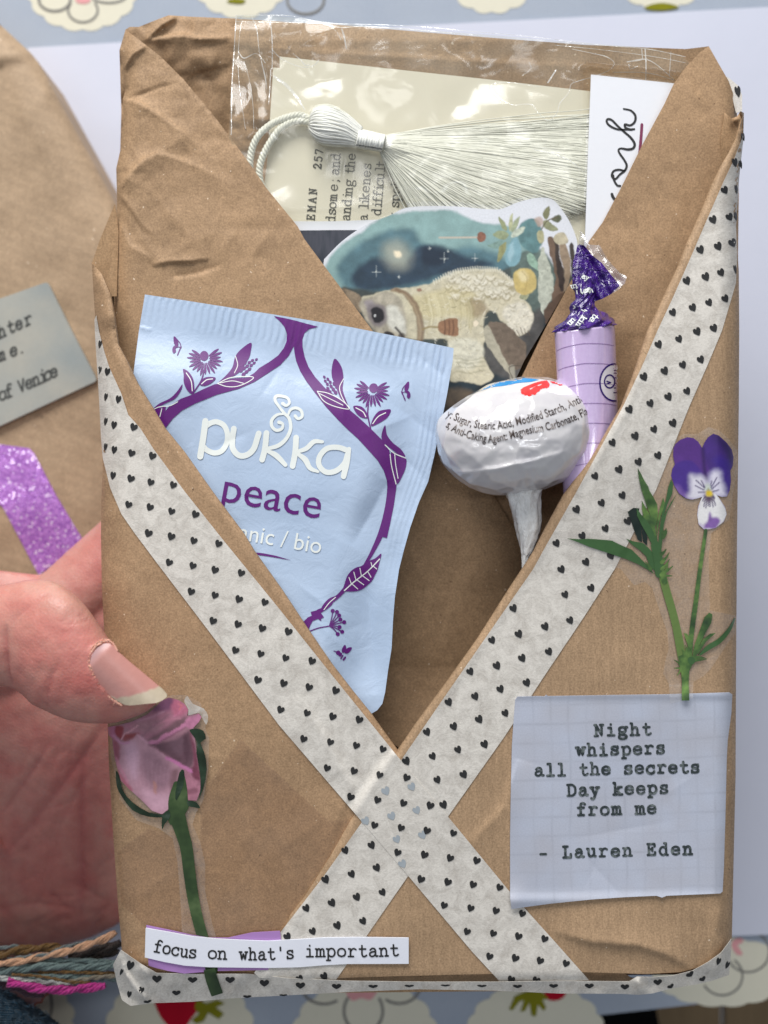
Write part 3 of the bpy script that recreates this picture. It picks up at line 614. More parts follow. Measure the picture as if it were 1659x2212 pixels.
I.stroke(np.column_stack([c3([(1395, -20), (1390, 80), (1362, 220), (1318, 360), (1255, 480), (1228, 530)]), [26, 23, 19, 16, 12, 7]]), [24, 22, 18, 15, 10, 5]) if False else I.stroke(c3([(1397, -30), (1390, 80), (1365, 210), (1322, 345), (1262, 470), (1225, 530)]), [18, 16.5, 14.5, 12, 8, 5])
# serrated leaf, twig, knot, umbel and bee at the lower end
I.fill(c3([(1330, 463), (1318, 520), (1305, 570), (1290, 600), (1270, 640), (1240, 670), (1200, 700), (1150, 712), (1082, 706), (1090, 660), (1105, 615), (1130, 580), (1165, 555), (1200, 545), (1235, 518), (1290, 495)]), 3)
I.stroke(c3([(1088, 700), (1050, 740), (1015, 765)]), [9, 8, 10]); I.fill(c3([(1030, 745), (985, 760), (945, 805), (930, 850), (960, 835), (1005, 800)]), 3)
I.fill(c3([(950, 815), (930, 845), (955, 880), (935, 890), (938, 905), (915, 890), (880, 905), (862, 940), (850, 975), (815, 915), (850, 880), (875, 870), (868, 845), (905, 835), (915, 828)]), 0)
I.stroke(c3([(858, 972), (920, 950), (990, 937)]), 2.4, 6)
for e in ((1012, 838), (1040, 845), (1054, 868), (1062, 895), (1087, 912), (1057, 944), (1074, 975), (1045, 990)):
    q = c3([(990, 937), e]); I.stroke([q[0], (q[0] + q[1]) / 2 + A((1.5, -1)), q[1]], 2.2); I.disc(q[1], 4.4)
q = lambda p: c3(p)
I.fill(q([(1090, 1060), (1100, 1075), (1097, 1105), (1075, 1112), (1072, 1090)]), 3); I.fill(q([(1138, 1078), (1110, 1080), (1088, 1105), (1100, 1118), (1122, 1108)]), 3)
I.disc(q([(1048, 1112)])[0], 5); I.fill(q([(1060, 1108), (1075, 1120), (1062, 1138), (1050, 1128)]), 2); I.stroke(q([(1078, 1130), (1066, 1150)]), 3); I.stroke(q([(1094, 1142), (1082, 1158)]), 4); I.stroke(q([(1020, 1100), (1040, 1106)]), 1.8)
# left ornament
leaf = lambda pts: I.fill(c5(pts), 4)
leaf([(278, 527), (270, 560), (240, 600), (195, 622), (130, 655), (160, 625), (215, 598), (250, 565)])
leaf([(133, 655), (165, 645), (195, 642), (180, 690), (175, 730), (150, 690)])
leaf([(282, 450), (310, 465), (332, 500), (338, 545), (332, 578), (305, 560), (286, 520), (285, 480)]); leaf([(446, 495), (425, 520), (390, 535), (365, 527), (380, 500), (410, 490)])
I.stroke(c5([(388, 455), (372, 510), (330, 575)]), 3)
def daisy(c, r, a0, a1, n, sq, core):
    c = c5([c])[0]
    for k in range(n):
        a = a0 + (a1 - a0) * k / (n - 1); d = A((math.cos(a), math.sin(a) * sq)); L = r * (1 + .08 * math.sin(k * 2.3))
        I.stroke([c + d * L * .30, c + d * L * .72, c + d * L], [2.2, 5.4, 1.4], 5)
    I.disc(c + A(core[:2]), core[2], core[3], .1)
daisy((392, 398), 37, -.65, 3.75, 17, .95, (-2, -6, 9.4, 10.8)); daisy((1232, 560), 37, -.55, 3.85, 17, .95, (3, -6, 9.8, 10.4))
leaf([(624, 318), (622, 360), (610, 400), (560, 470), (500, 500), (455, 523), (500, 480), (530, 440), (545, 385), (580, 345)])
def cone(c, ang, n=5, s=1.0):
    c = c5([c])[0]; d = A((math.cos(ang), math.sin(ang))); p = A((-d[1], d[0]))
    for r in range(n):
        m = (3, 3, 3, 2, 2, 1)[r]
        for j in range(m):
            o = c + d * (r * 8.2 * s) + p * ((j - (m - 1) / 2) * 10 * s * (1 - r * .08)); w = (5.2 - r * .35) * s
            I.fill([o - d * w, o + p * w * .8, o + d * w * 1.2, o - p * w * .8], 2)
cone((572, 458), -.62, 6); leaf([(455, 523), (520, 500), (600, 494), (636, 496), (610, 512), (570, 530), (520, 535)])
leaf([(1045, 398), (1078, 440), (1088, 500), (1085, 560), (1116, 650), (1075, 600), (1050, 540), (1030, 490), (1030, 440)])
cone((1048, 568), -2.2, 6)
leaf([(956, 562), (1010, 575), (1070, 605), (1100, 640), (1050, 632), (1000, 620), (968, 590)])
leaf([(1138, 636), (1180, 640), (1206, 672), (1208, 698), (1172, 690), (1148, 665)]); leaf([(1326, 655), (1312, 690), (1280, 715), (1228, 738), (1236, 700), (1262, 665), (1295, 655)])
I.stroke(c5([(1213, 625), (1210, 680), (1224, 750)]), 3)
leaf([(1297, 732), (1306, 780), (1335, 820), (1378, 855), (1398, 892), (1350, 868), (1300, 828), (1278, 790)])
leaf([(1330, 868), (1370, 880), (1402, 900), (1402, 940), (1385, 985), (1357, 1028), (1340, 960), (1325, 900)])
def bfly(p, m):
    f = lambda a: c5([(p[0] + m * x, p[1] + y) for x, y in a])
    I.fill(f([(-8, -48), (0, -50), (12, -34), (16, -10), (6, -2), (-6, -18)]), 3); I.fill(f([(14, 2), (0, -6), (-12, 4), (-14, 24), (-6, 34), (4, 24), (2, 8)]), 3)
    I.stroke(f([(6, -40), (24, -18), (30, 4)]), 1.8); I.stroke(f([(30, 0), (20, 22), (12, 42)]), 2.4); I.stroke(f([(0, -4), (28, 4)]), 1.6)
bfly((242, 338), 1); bfly((1410, 565), -1)
# the word peace and the rule
I.font('peace', c5([(462, 1112)])[0], c5([(925, 1196)])[0], 96, sx=1.0, bold=.0)
I.fill(c3([(480, 453), (560, 462), (640, 478), (742, 508), (640, 490), (540, 475), (484, 462)]), 0)
I.build('ornament_print', M['purple'], sb, zsb, 1.0)
J = Ink()       # fine pale lines inside the ornament, then the brand lettering and the small caption
for pts, w in (([(455, 523), (520, 494), (600, 488), (636, 494), (600, 520), (550, 538), (500, 538), (458, 524)], 1.8), ([(470, 520), (530, 510), (585, 522)], 1.6), ([(540, 470), (556, 430), (545, 385)], 1.6), ([(956, 562), (1010, 572), (1075, 605), (1118, 650), (1050, 640), (990, 612), (958, 566)], 1.8),
               ([(968, 574), (1020, 600), (1085, 632)], 1.6), ([(1088, 500), (1068, 545), (1085, 600), (1118, 650)], 1.6), ([(298, 470), (322, 510), (328, 560)], 2), ([(375, 525), (400, 505), (430, 500)], 2), ([(1150, 645), (1185, 665), (1200, 690)], 2), ([(1300, 670), (1262, 690), (1235, 725)], 2),
               ([(130, 655), (165, 640), (215, 635), (255, 615)], 1.8), ([(175, 650), (165, 690)], 1.8), ([(1297, 832), (1340, 872), (1400, 898)], 2), ([(1322, 880), (1330, 940), (1352, 1028)], 2), ([(1345, 875), (1350, 930), (1362, 1000)], 1.8)):
    J.stroke(c5(pts), w)
J.stroke(c3([(1318, 500), (1240, 580), (1150, 650), (1088, 706)]), 2.4)
for a, b in (((1240, 580), (1262, 618)), ((1200, 612), (1190, 560)), ((1205, 608), (1250, 640)), ((1165, 640), (1150, 585)), ((1170, 636), (1215, 668)), ((1135, 665), (1118, 620)), ((1140, 664), (1175, 695)), ((1270, 550), (1262, 522)), ((1275, 545), (1300, 565))): J.stroke(c3([a, b]), 1.8)
J.stroke(c3([(1030, 750), (990, 785), (955, 830)]), 1.8)
def K(pts, w, s=6): J.stroke(c5(pts), w, s)
K([(394, 712), (384, 790), (368, 890)], 13.5); K([(392, 740), (420, 722), (452, 716), (488, 735), (505, 778), (500, 825), (475, 862), (438, 872), (402, 858), (384, 840)], 11.5, 6)
K([(537, 750), (530, 800), (532, 850), (562, 884), (602, 882), (636, 852), (654, 800), (662, 774)], 12.5)
K([(701, 772), (693, 850), (679, 906)], 12.5); K([(706, 862), (750, 885), (796, 932)], [8, 12, 9]); K([(708, 850), (760, 835), (800, 800), (822, 750), (815, 700), (790, 672), (765, 640), (745, 610), (748, 588), (775, 586), (806, 596), (816, 620), (800, 634), (783, 624)], [8, 9, 8, 7.5, 7, 6.5, 6, 6.5, 7, 6.5, 6, 6, 6, 8])
K([(792, 676), (755, 680), (728, 706), (728, 738), (750, 758), (778, 750), (782, 726), (764, 718)], [4, 6, 7, 7, 7, 6.5, 6, 8]); K([(806, 690), (822, 655), (850, 646), (875, 660), (880, 688), (860, 700), (845, 686)], [4, 6, 6.5, 6.5, 6.5, 6, 7])
K([(850, 795), (845, 870), (832, 938)], 12.5); K([(848, 868), (900, 850), (940, 815), (982, 816)], [7, 10, 10, 7]); K([(852, 872), (895, 905), (920, 948), (960, 966)], [7, 12, 10, 6])
K([(1110, 860), (1060, 844), (1005, 850), (968, 890), (966, 935), (1000, 968), (1050, 962), (1092, 925), (1108, 880)], 11.5, 6); K([(1116, 852), (1104, 920), (1088, 990)], [9, 13, 12])
J.font('organic / bio', c3([(190, 335)])[0], c3([(818, 445)])[0], 52, sx=.95)
J.build('pale_print', M['cream_print'], sb, zsb, 1.35)

# ---------------------------------------------------------------- wrapped lollipop
lp = thing('lollipop', 'round white wrapped lollipop with printed ingredients, its twisted stick tucked into the pocket', 'lollipop', tuple(P(1140, 1210, -10)))
OUT = cv(1650, 1350, .4822, [(145, 720), (190, 600), (350, 470), (600, 335), (850, 285), (1100, 310), (1300, 400), (1400, 520), (1430, 700), (1420, 820), (1350, 950), (1200, 1100), (1050, 1180), (900, 1215), (750, 1235), (600, 1240), (450, 1190), (300, 1100), (200, 980), (160, 850)])
BC = A((1115, 943)); zb = 0.0
oc = catmull(OUT, 12, True); oa = np.arctan2(oc[:, 1] - BC[1], oc[:, 0] - BC[0]); orr = np.hypot(oc[:, 0] - BC[0], oc[:, 1] - BC[1]); so = np.argsort(oa); oa, orr = oa[so], orr[so]
def rad(a): return np.interp((a + math.pi) % (2 * math.pi) - math.pi, np.r_[oa[-1] - 2 * math.pi, oa, oa[0] + 2 * math.pi], np.r_[orr[-1], orr, orr[0]])
na, nb = 200, 120; th = np.linspace(0, 2 * math.pi, na, endpoint=False); ph = np.linspace(-math.pi / 2, math.pi / 2, nb)
TH, PH = np.meshgrid(th, ph, indexing='ij'); R = rad(TH) * (1.012 + .03 * np.clip(np.cos(TH), 0, 1)); zr = 118
bx = BC[0] + R * np.cos(PH) ** .92 * np.cos(TH); by = BC[1] + R * np.cos(PH) ** .92 * np.sin(TH); bz = zb + zr * np.sin(PH)
r2 = np.random.RandomState(5); dirs = r2.normal(size=(340, 3)); dirs /= np.linalg.norm(dirs, axis=1)[:, None]
dn = np.stack([np.cos(PH) * np.cos(TH), np.cos(PH) * np.sin(TH), np.sin(PH)], -1).reshape(-1, 3)
hh = 1 - .010 + r2.uniform(-.009, .010, len(dirs)); sup = np.min(hh[None, :] / np.clip(dn @ dirs.T, .2, 1), axis=1)   # cut by many planes: taut film facets
sup = np.clip(sup, .9, 1.03).reshape(TH.shape); edge = np.cos(PH) ** .5
bx = BC[0] + (bx - BC[0]) * sup; by = BC[1] + (by - BC[1]) * sup; bz = zb + (bz - zb) * sup
wrk = 1.6 * np.abs(vnoise(bx, by, 34, 3)) + 1.0 * np.abs(vnoise(bx, by, 15, 6)) + 2.6 * np.sin(TH * 23 + 3 * np.sin(TH * 5)) * sstep(1000, 1060, by) * np.cos(PH) ; bz = bz + wrk
fld = crease(bx, by, [(960, 1015), (1010, 1020), (1070, 1012), (1150, 995), (1240, 968)], 7, 26, 1) * (PH > .1); bz = bz + fld
V = P(bx, by, bz).reshape(-1, 3); Fq = []
for i in range(na):
    j = (i + 1) % na
    a = np.arange(nb - 1); Fq.append(np.stack([i * nb + a, j * nb + a, j * nb + a + 1, i * nb + a + 1], 1))
Fq = np.vstack(Fq)[:, ::-1]
t = NT('white_lollipop_wrapper'); oc_ = t.coord('Object', (1, 1, 1)); n1 = t.noise(oc_, 70, 2, .5, 1.2); n2 = t.noise(t.coord('UV', (1, 1, 1)), 26, 3, .5)
M['wrapper'] = t.fin(t.mix(rgb(208, 204, 210), rgb(230, 228, 226), n2), .12, t.bump(n1, .0013, .6), .6, Coat_Weight=.8, Coat_Roughness=.05, Subsurface_Weight=.05, Subsurface_Radius=(.004, .004, .004))
UVb = np.stack([bx, by], -1).reshape(-1, 2) / 1000
ball = mkmesh('candy_ball', V, Fq, M['wrapper'], lp, True, UVb)
BV = BVHTree.FromPolygons([Vector(v) for v in V], [tuple(map(int, f)) for f in Fq])
def caster(bv, default):
    def z(X, Y):
        o = Vector((0, 0, CD)); res = []
        for x, y in zip(np.ravel(X), np.ravel(Y)):
            p = Vector(P(x, y, 0)); h = bv.ray_cast(o, (p - o).normalized())
            res.append(h[0].z / U if h[0] is not None else default)
        return np.array(res)
    return z
zball = caster(BV, zb)
cl = lambda p: cv(1650, 1450, .4521, p)
B = Ink(); 
def arc_text(txt, pts, h, sx=.9):
    pts = catmull(cl(pts), 10); s = np.r_[0, np.cumsum(np.hypot(*np.diff(pts, axis=0).T))]
    def fn(v):
        x = np.interp(v[:, 0], s, pts[:, 0]); y = np.interp(v[:, 0], s, pts[:, 1]); e = .8; x2 = np.interp(v[:, 0] + e, s, pts[:, 0]); y2 = np.interp(v[:, 0] + e, s, pts[:, 1])
        tx, ty = x2 - x, y2 - y; L = np.hypot(tx, ty) + 1e-6; tx, ty = tx / L, ty / L
        return np.stack([x + v[:, 1] * ty, y - v[:, 1] * tx], 1)
    B.font(txt, None, None, h, sx=sx, fn=fn, bold=.01)
arc_text('y: Sugar, Stearic Acid, Modified Starch, Antioxid', [(235, 420), (300, 450), (420, 500), (560, 528), (700, 528), (860, 495), (1000, 460), (1150, 412), (1300, 352), (1400, 305), (1490, 265), (1560, 235)], 25, .70)
arc_text('s, Anti-Caking Agent: Magnesium Carbonate, Flavour', [(228, 508), (280, 545), (400, 600), (540, 636), (650, 645), (800, 615), (960, 570), (1100, 545), (1240, 505), (1360, 455), (1450, 412), (1530, 372), (1590, 350)], 25, .67)
ell = lambda X, Y: np.hypot(X - BC[0], Y - BC[1]) < rad(np.arctan2(Y - BC[1], X - BC[0])) * .985
B.clip(ell); t = NT('brown_small_print'); M['smallprint'] = t.fin(t.ramp(t.noise(t.coord('UV'), 45, 3), [(.38, rgb(160, 150, 145)), (.5, rgb(66, 54, 50))]), .3)
B.build('ingredient_print', M['smallprint'], ball, zball, .9)
B = Ink(); B.fill(cl([(345, 300), (400, 250), (480, 205), (600, 145), (700, 118), (800, 90), (900, 84), (1000, 92), (1045, 100), (980, 118), (860, 128), (760, 150), (640, 165), (560, 188), (450, 232), (380, 280)]), 0, 3)
B.clip(ell); B.build('blue_print', flat('blue_wrapper_print', (38, 140, 205), .2, .08, 60, k=1.05), ball, zball, .9)
B = Ink(); B.fill(cl([(880, 190), (910, 165), (1000, 128), (1060, 112), (1110, 105), (1125, 118), (1040, 142), (960, 178), (905, 205)]), 0, 3)
for i, (x, y) in enumerate(((905, 208), (930, 214), (950, 205), (975, 215), (990, 200), (1010, 190), (1005, 214), (960, 222), (1030, 178), (1060, 165), (1085, 152), (1110, 145))): B.disc(cl([(x, y)])[0], 4.5 + (i % 3) * 1.2)
B.fill(cl([(1140, 112), (1190, 118), (1240, 130), (1258, 145), (1225, 152), (1205, 138), (1160, 130)]), 0, 3)
B.clip(ell); B.build('red_print', flat('red_wrapper_print', (232, 62, 62), .2, .06, 60, k=1.05), ball, zball, 1.1)
# twisted film round the stick
def loft(secs, nseg=36, nst=60, rzf=.9, ripple=None, cap=True):
    """secs: (leftpt, rightpt, zc, rz) in drawing units; returns V,F,UV"""
    s = np.array([list(a) + list(b) + [zc, rz] for a, b, zc, rz in secs], float); q = catmull(s, max(2, nst // (len(s) - 1)))
    c = (q[:, :2] + q[:, 2:4]) / 2; h = (q[:, 2:4] - q[:, :2]) / 2; n = len(q); ang = np.linspace(0, 2 * math.pi, nseg, endpoint=False)
    X = c[:, 0:1] + h[:, 0:1] * np.cos(ang); Y = c[:, 1:2] + h[:, 1:2] * np.cos(ang); Z = q[:, 4:5] + q[:, 5:6] * np.sin(ang)
    if ripple is not None:
        k = ripple(np.linspace(0, 1, n)[:, None], ang[None, :]); X = c[:, 0:1] + (X - c[:, 0:1]) * k; Y = c[:, 1:2] + (Y - c[:, 1:2]) * k; Z = q[:, 4:5] + (Z - q[:, 4:5]) * k
    V = P(X, Y, Z).reshape(-1, 3); F = []
    for i in range(n - 1):
        for j in range(nseg):
            k = (j + 1) % nseg; F.append((i * nseg + j, i * nseg + k, (i + 1) * nseg + k, (i + 1) * nseg + j))
    F = [tuple(f) for f in F]
    if cap: V = np.vstack([V, V[:nseg].mean(0)[None], V[-nseg:].mean(0)[None]]); m = n * nseg
    if cap:
        for j in range(nseg): k = (j + 1) % nseg; F.append((m, k, j)); F.append((m + 1, (n - 1) * nseg + j, (n - 1) * nseg + k))
    uv = np.stack([X, Y], -1).reshape(-1, 2) / 1000
    if cap: uv = np.vstack([uv, uv[:1], uv[-1:]])
    return V, F, uv, (X, Y, Z)
V, F, uv, _ = loft([((1082, 1052), (1182, 1046), -4, 40), ((1094, 1074), (1169, 1062), -6, 34), ((1103, 1100), (1167, 1088), -6, 30), ((1112, 1138), (1170, 1132), -6, 27), ((1120, 1166), (1164, 1160), -6, 21), ((1126, 1195), (1152, 1192), -6, 13), ((1127, 1216), (1143, 1214), -6, 8), ((1128, 1300), (1144, 1300), -6, 8)],
                   60, 90, ripple=lambda s, a: 1 + .05 * np.sin(a * 5 + s * 7) * (1 - .4 * s) + .035 * np.sin(a * 9 - s * 16) + .015 * np.sin(s * 50 + 3 * np.sin(a * 2)))
t = NT('twisted_clear_wrapper'); n1 = t.noise(t.coord('UV', (2.4, 1, 1), .3), 40, 4, .6, 2.5)
M['twist'] = t.fin(t.ramp(n1, [(.3, rgb(226, 224, 220)), (.55, rgb(246, 245, 243)), (.8, rgb(255, 255, 255))]), .16, t.bump(n1, .0006, .6), .6, Coat_Weight=.5)
mkmesh('twisted_wrapper', V, F, M['twist'], lp, True, uv)
V, F, uv, _ = loft([((1131, 1150), (1141, 1150), -6, 5), ((1133, 1420), (1143, 1420), -6, 5)], 16, 4); mkmesh('stick', V, F, M['cream_print'], lp, True, uv)

# ---------------------------------------------------------------- purple sweet roll in a twisted wrapper
cr = thing('sweet_roll', 'lilac sweet roll with a twisted dark purple end, right of the lollipop', 'sweets', tuple(P(1290, 1090, -15)))
zc_ = -14
def candyr(s, a): return 1 + 0 * s * a
secs = []
ys = np.linspace(716, 1110, 46)
for y in ys:
    k = (y - 716) / 395.0; ph_ = ((y - 716) % 43) / 43.0; rr = 1
    xL = 1197 + 19 * k * 1.15; xR = 1329 + 14 * k; cxx = (xL + xR) / 2; hw = (xR - xL) / 2 * rr; secs.append(((cxx - hw, y + 2), (cxx + hw, y - 14), zc_, 66 * rr))
V, F, uv, G = loft(secs, 64, 92)
t = NT('lilac_sweets_under_film'); n1 = t.noise(t.coord('UV'), 130, 3)
M['lilac'] = t.fin(t.mix(rgb(196, 172, 214, k=1.06), rgb(210, 190, 226, k=1.06), n1), .13, t.bump(t.noise(t.coord('UV', (1, .12, 1)), 60, 2), .0004, .5), .55, Coat_Weight=.8, Coat_Roughness=.04)
roll = mkmesh('sweet_stack', V, F, M['lilac'], cr, True, uv)
RB = BVHTree.FromPolygons([Vector(v) for v in V], [tuple(f) for f in F]); zroll = caster(RB, zc_)
B = Ink()
for y in (757, 800, 843, 886, 929, 972, 1015, 1058):
    k = (y - 716) / 395.; xL = 1197 + 22 * k; xR = 1329 + 14 * k; B.stroke([(xL + 2, y + 2), (xL + 16, y - 5), (xL + 44, y - 12), ((xL + xR) / 2, y - 15), (xR - 26, y - 14), (xR - 3, y - 10)], 1.5)
B.build('groove_line', flat('lilac_groove', (150, 122, 172), .3), roll, zroll, .5)
ba = cv(2100, 900, .3165, [(990, 1910)])[0]
def badge(I_, rx, ry, w_, cxy=(1328, 825)):
    a = np.linspace(0, 2 * math.pi, 40); I_.stroke(np.stack([cxy[0] + rx * np.cos(a), cxy[1] + ry * np.sin(a)], 1), w_, 0)
Wt = Ink(); Wt.fill([(1328 + 31 * math.cos(a), 826 + 38 * math.sin(a)) for a in np.linspace(0, 2 * math.pi, 40, endpoint=False)], 0, 6)
rk = lambda X, Y: X < 1332
Wt.clip(rk); Wt.build('badge_ground', flat('white_badge', (226, 220, 226), .15), roll, zroll, .6)
Bd = Ink(); badge(Bd, 32, 40, 3.4, (1328, 826)); badge(Bd, 11, 14, 3.2, (1317, 824)); Bd.text('V', (1320, 829.5), (1320, 817), 6.5, 2.6)
for x0, y0 in ((1328, 800), (1328, 806), (1329, 816), (1329, 828), (1328, 838), (1327, 848)): Bd.stroke([(x0 - 1, y0), (x0 + 6, y0)], 2.4)
Bd.clip(rk); Bd.build('badge_print', flat('violet_badge_print', (52, 30, 112), .2), roll, zroll, 1.2)
# printed wrapper cone and knot
V, F, uv, G = loft([((1197, 718), (1329, 702), zc_, 67), ((1204, 706), (1325, 692), zc_, 62), ((1222, 690), (1308, 678), zc_, 42), ((1233, 674), (1290, 668), zc_ + 4, 26), ((1232, 660), (1284, 656), zc_ + 6, 22), ((1242, 648), (1282, 645), zc_ + 8, 17), ((1244, 636), (1284, 634), zc_ + 8, 17), ((1238, 618), (1286, 620), zc_ + 8, 15), ((1236, 595), (1280, 600), zc_ + 8, 12), ((1240, 565), (1276, 575), zc_ + 8, 8), ((1248, 530), (1262, 545), zc_ + 8, 5)],
                   72, 110, ripple=lambda s, a: 1 + .07 * np.sin(a * 9 + s * 34) + .05 * np.sin(a * 5 - s * 22))
t = NT('violet_foil_film'); n1 = t.noise(t.coord('UV', (1, 1, 1)), 50, 3, .5, 1.4)
M['violet'] = t.fin(t.ramp(n1, [(.3, rgb(38, 14, 92)), (.6, rgb(66, 26, 128)), (.8, rgb(96, 50, 150))]), .16, t.bump(n1, .001, .8), .6, Coat_Weight=.6)
cone_ = mkmesh('twisted_end', V, F, M['violet'], cr, True, uv)
def zfan(X, Y): return zc_ + 6 + (X - 1260) * .16 + 5 * np.sin((X - Y * .6) / 6.0) + 5 * vnoise(X, Y, 16, 3)
sheet('wrapper_fan', [(1250, 528), (1262, 530), (1280, 552), (1300, 568), (1322, 596), (1339, 617), (1319, 636), (1300, 646), (1282, 652), (1262, 650), (1243, 640), (1236, 600), (1238, 570)], zfan, M['violet'], cr, 3.5, .8)
sheet('clear_margin', [(1250, 528), (1254, 497), (1262, 508), (1272, 528), (1296, 530), (1312, 560), (1326, 576), (1340, 590), (1354, 597), (1350, 612), (1336, 626), (1319, 636), (1339, 617), (1322, 596), (1300, 568), (1280, 552), (1262, 532)], zfan, M['candyfilm'], cr, 3.5, .6)
CB = BVHTree.FromPolygons([Vector(v) for v in V], [tuple(f) for f in F]); zcone = caster(CB, zc_ + 12)
B = Ink(); c2 = lambda p: cv(2100, 900, .3165, p)
for txt, o, d, h in (('Ste', (800, 1010), (680, 1150), 50), ('kin', (610, 1080), (540, 1180), 44), ('un', (490, 1110), (410, 1190), 44)): B.text(txt, c2([o])[0], c2([d])[0], h * .1736, 2.0, 1.1)
for p in ([(500, 960), (520, 980), (500, 995)], [(600, 1010), (640, 1030)], [(640, 1010), (665, 1022)], [(540, 770), (545, 810)], [(590, 750), (600, 800), (630, 780), (610, 810)], [(680, 740), (700, 800), (720, 750), (740, 790)]): B.stroke(c2(p), 2.2)
B.build('wrapper_lettering', M['cream_print'], cone_, zcone, .8)
B = Ink()
for txt, o, d, h in (('ay', (600, 610), (690, 650), 40), ('tn', (545, 690), (500, 700), 40), ('me', (640, 800), (740, 760), 40)): B.text(txt, c2([o])[0], c2([d])[0], h * .1736, 2.0, 1.1)
B.build('wrapper_lettering', M['cream_print'], cone_, lambda X, Y: np.maximum(zcone(X, Y), zfan(X, Y)), 1.0)
# ---------------------------------------------------------------- bookmark, tassel, cards and clear bag behind the flaps
M['cream_card'] = flat('cream_book_page', (217, 211, 196), .55, .03, 12, .00003, .3, 1.12)
M['white_card'] = flat('white_card', (226, 227, 232), .5, .02, 60, .00002, .3, 1.08)
M['ink'] = flat('grey_black_ink', (46, 46, 45), .5, .2, 160)
M['wine'] = flat('wine_red_ink', (128, 58, 88), .5, .1, 160)
zbm = lambda X, Y: -119 + 1.5 * fbm(X, Y, 200, 2, 2)
bm = sheet('bookmark', [(604, 122), (820, 146), (1042, 170), (1275, 197), (1400, 212), (1262, 640), (780, 640), (560, 440), (570, 404), (576, 360), (588, 185), (590, 146), (604, 147)], zbm, M['cream_card'], None, 20, 3)
tag(bm, 'cream bookmark cut from a printed book page, in the clear bag under the white tassel', 'bookmark')
I = Ink(); h = 13.2; GLYPH = PROP
def vt(txt, a, b, hh, wd, adv, **k): I.text(txt, a, b, hh, wd, adv, squash=.92, **k)
vt('EMAN', (679, 475), (686, 392), 11.5, 2.5, 1.62); vt('257', (693, 365), (699, 315), 11.5, 2.9, 1.36)
for txt, a, b in (('dsome; and', (723, 480), (736, 321)), ('anding the', (755, 476), (769, 322)), ('ra likenes', (792, 490), (803, 336)), ('t difficult', (820, 488), (833, 340)), ('ly spoken', (858, 484), (868, 360)), ('on,', (925, 446), (930, 380)), ('e;', (958, 452), (962, 400)), ('by', (1020, 468), (1024, 400))):
    vt(txt, a, b, h, 2.3, 1.24, space=.75)
I.build('page_print', M['ink'], bm, zbm, .9)
GLYPH = MONO

zdc = lambda X, Y: -104 + 0 * X
dc = sheet('dark_card', [(600, 477), (640, 478), (720, 478), (830, 474), (1000, 470), (1100, 620), (1050, 900), (760, 760), (640, 520)], zdc, M['white_card'], None, 30, 3)
tag(dc, 'dark slate grey card with a white top border, mostly hidden under the painted animal sticker', 'card')
t = NT('slate_streaked_print'); n1 = t.noise(t.coord('UV', (3.0, .5, 1), .05), 14, 3, .5)
M['slate'] = t.fin(t.ramp(n1, [(.35, rgb(58, 62, 72)), (.5, rgb(72, 74, 84)), (.62, rgb(50, 56, 66))]), .35)
sheet('card_print', [(620, 498), (724, 497), (830, 497), (990, 497), (1080, 640), (1000, 840), (780, 740)], zdc, M['slate'], dc, 30, 0, lift=.9)

# painted animal sticker (soft water-colour picture printed on a die-cut sheet)
SK = np.vstack([catmull([(700, 560), (740, 520), (790, 486), (840, 466), (877, 449), (930, 445), (986, 446), (1030, 450), (1060, 452), (1084, 451), (1113, 439), (1140, 431), (1165, 427), (1185, 428), (1200, 436), (1218, 459), (1230, 478), (1240, 500), (1247, 524), (1250, 560)], 5), [(1238, 600), (1180, 700), (1132, 780), (1095, 860), (1000, 940), (850, 860), (720, 740), (690, 640)]])
def painter(base):
    class Pt: pass
    p = Pt(); p.ss = 1.0
    def start(X, Y): p.X, p.Y = X, Y; p.c = np.tile(lin(base), (len(X), 1)); p.wx = X + 1.8 * fbm(X, Y, 14, 61); p.wy = Y + 1.8 * fbm(X, Y, 14, 67)
    def blob(poly, c, soft=4, a=1.0, tex=0.0, ts=10, wob=True, sm=5, k=1.0):
        q = catmull(poly, sm, True) if sm else A(poly); X, Y = (p.wx, p.wy) if wob else (p.X, p.Y)
        x0, y0 = q.min(0) - soft * 2 - 8; x1, y1 = q.max(0) + soft * 2 + 8; m = (X > x0) & (X < x1) & (Y > y0) & (Y < y1)
        if not m.any(): return
        d = pdist(q, X[m], Y[m], True); s = np.where(inside(q, X[m], Y[m]), d, -d); soft = soft * p.ss; f = sstep(-soft, soft, s) * a
        cc = lin(c) * k
        if tex: cc = cc * (1 + tex * fbm(X[m], Y[m], ts, 71))[:, None]
        p.c[m] = p.c[m] * (1 - f[:, None]) + np.clip(cc, 0, 1) * f[:, None]
    def line(pts, c, w_, soft=1.0, a=1.0, wob=False):
        q = catmull(pts, 5); X, Y = (p.wx, p.wy) if wob else (p.X, p.Y); x0, y0 = q.min(0) - w_ * 2 - 6; x1, y1 = q.max(0) + w_ * 2 + 6; m = (X > x0) & (X < x1) & (Y > y0) & (Y < y1)
        if not m.any(): return
        d = pdist(q, X[m], Y[m]); f = sstep(w_ / 2 + soft, w_ / 2 - soft, d) * a; p.c[m] = p.c[m] * (1 - f[:, None]) + lin(c) * f[:, None]
    p.start, p.blob, p.line = start, blob, line; return p
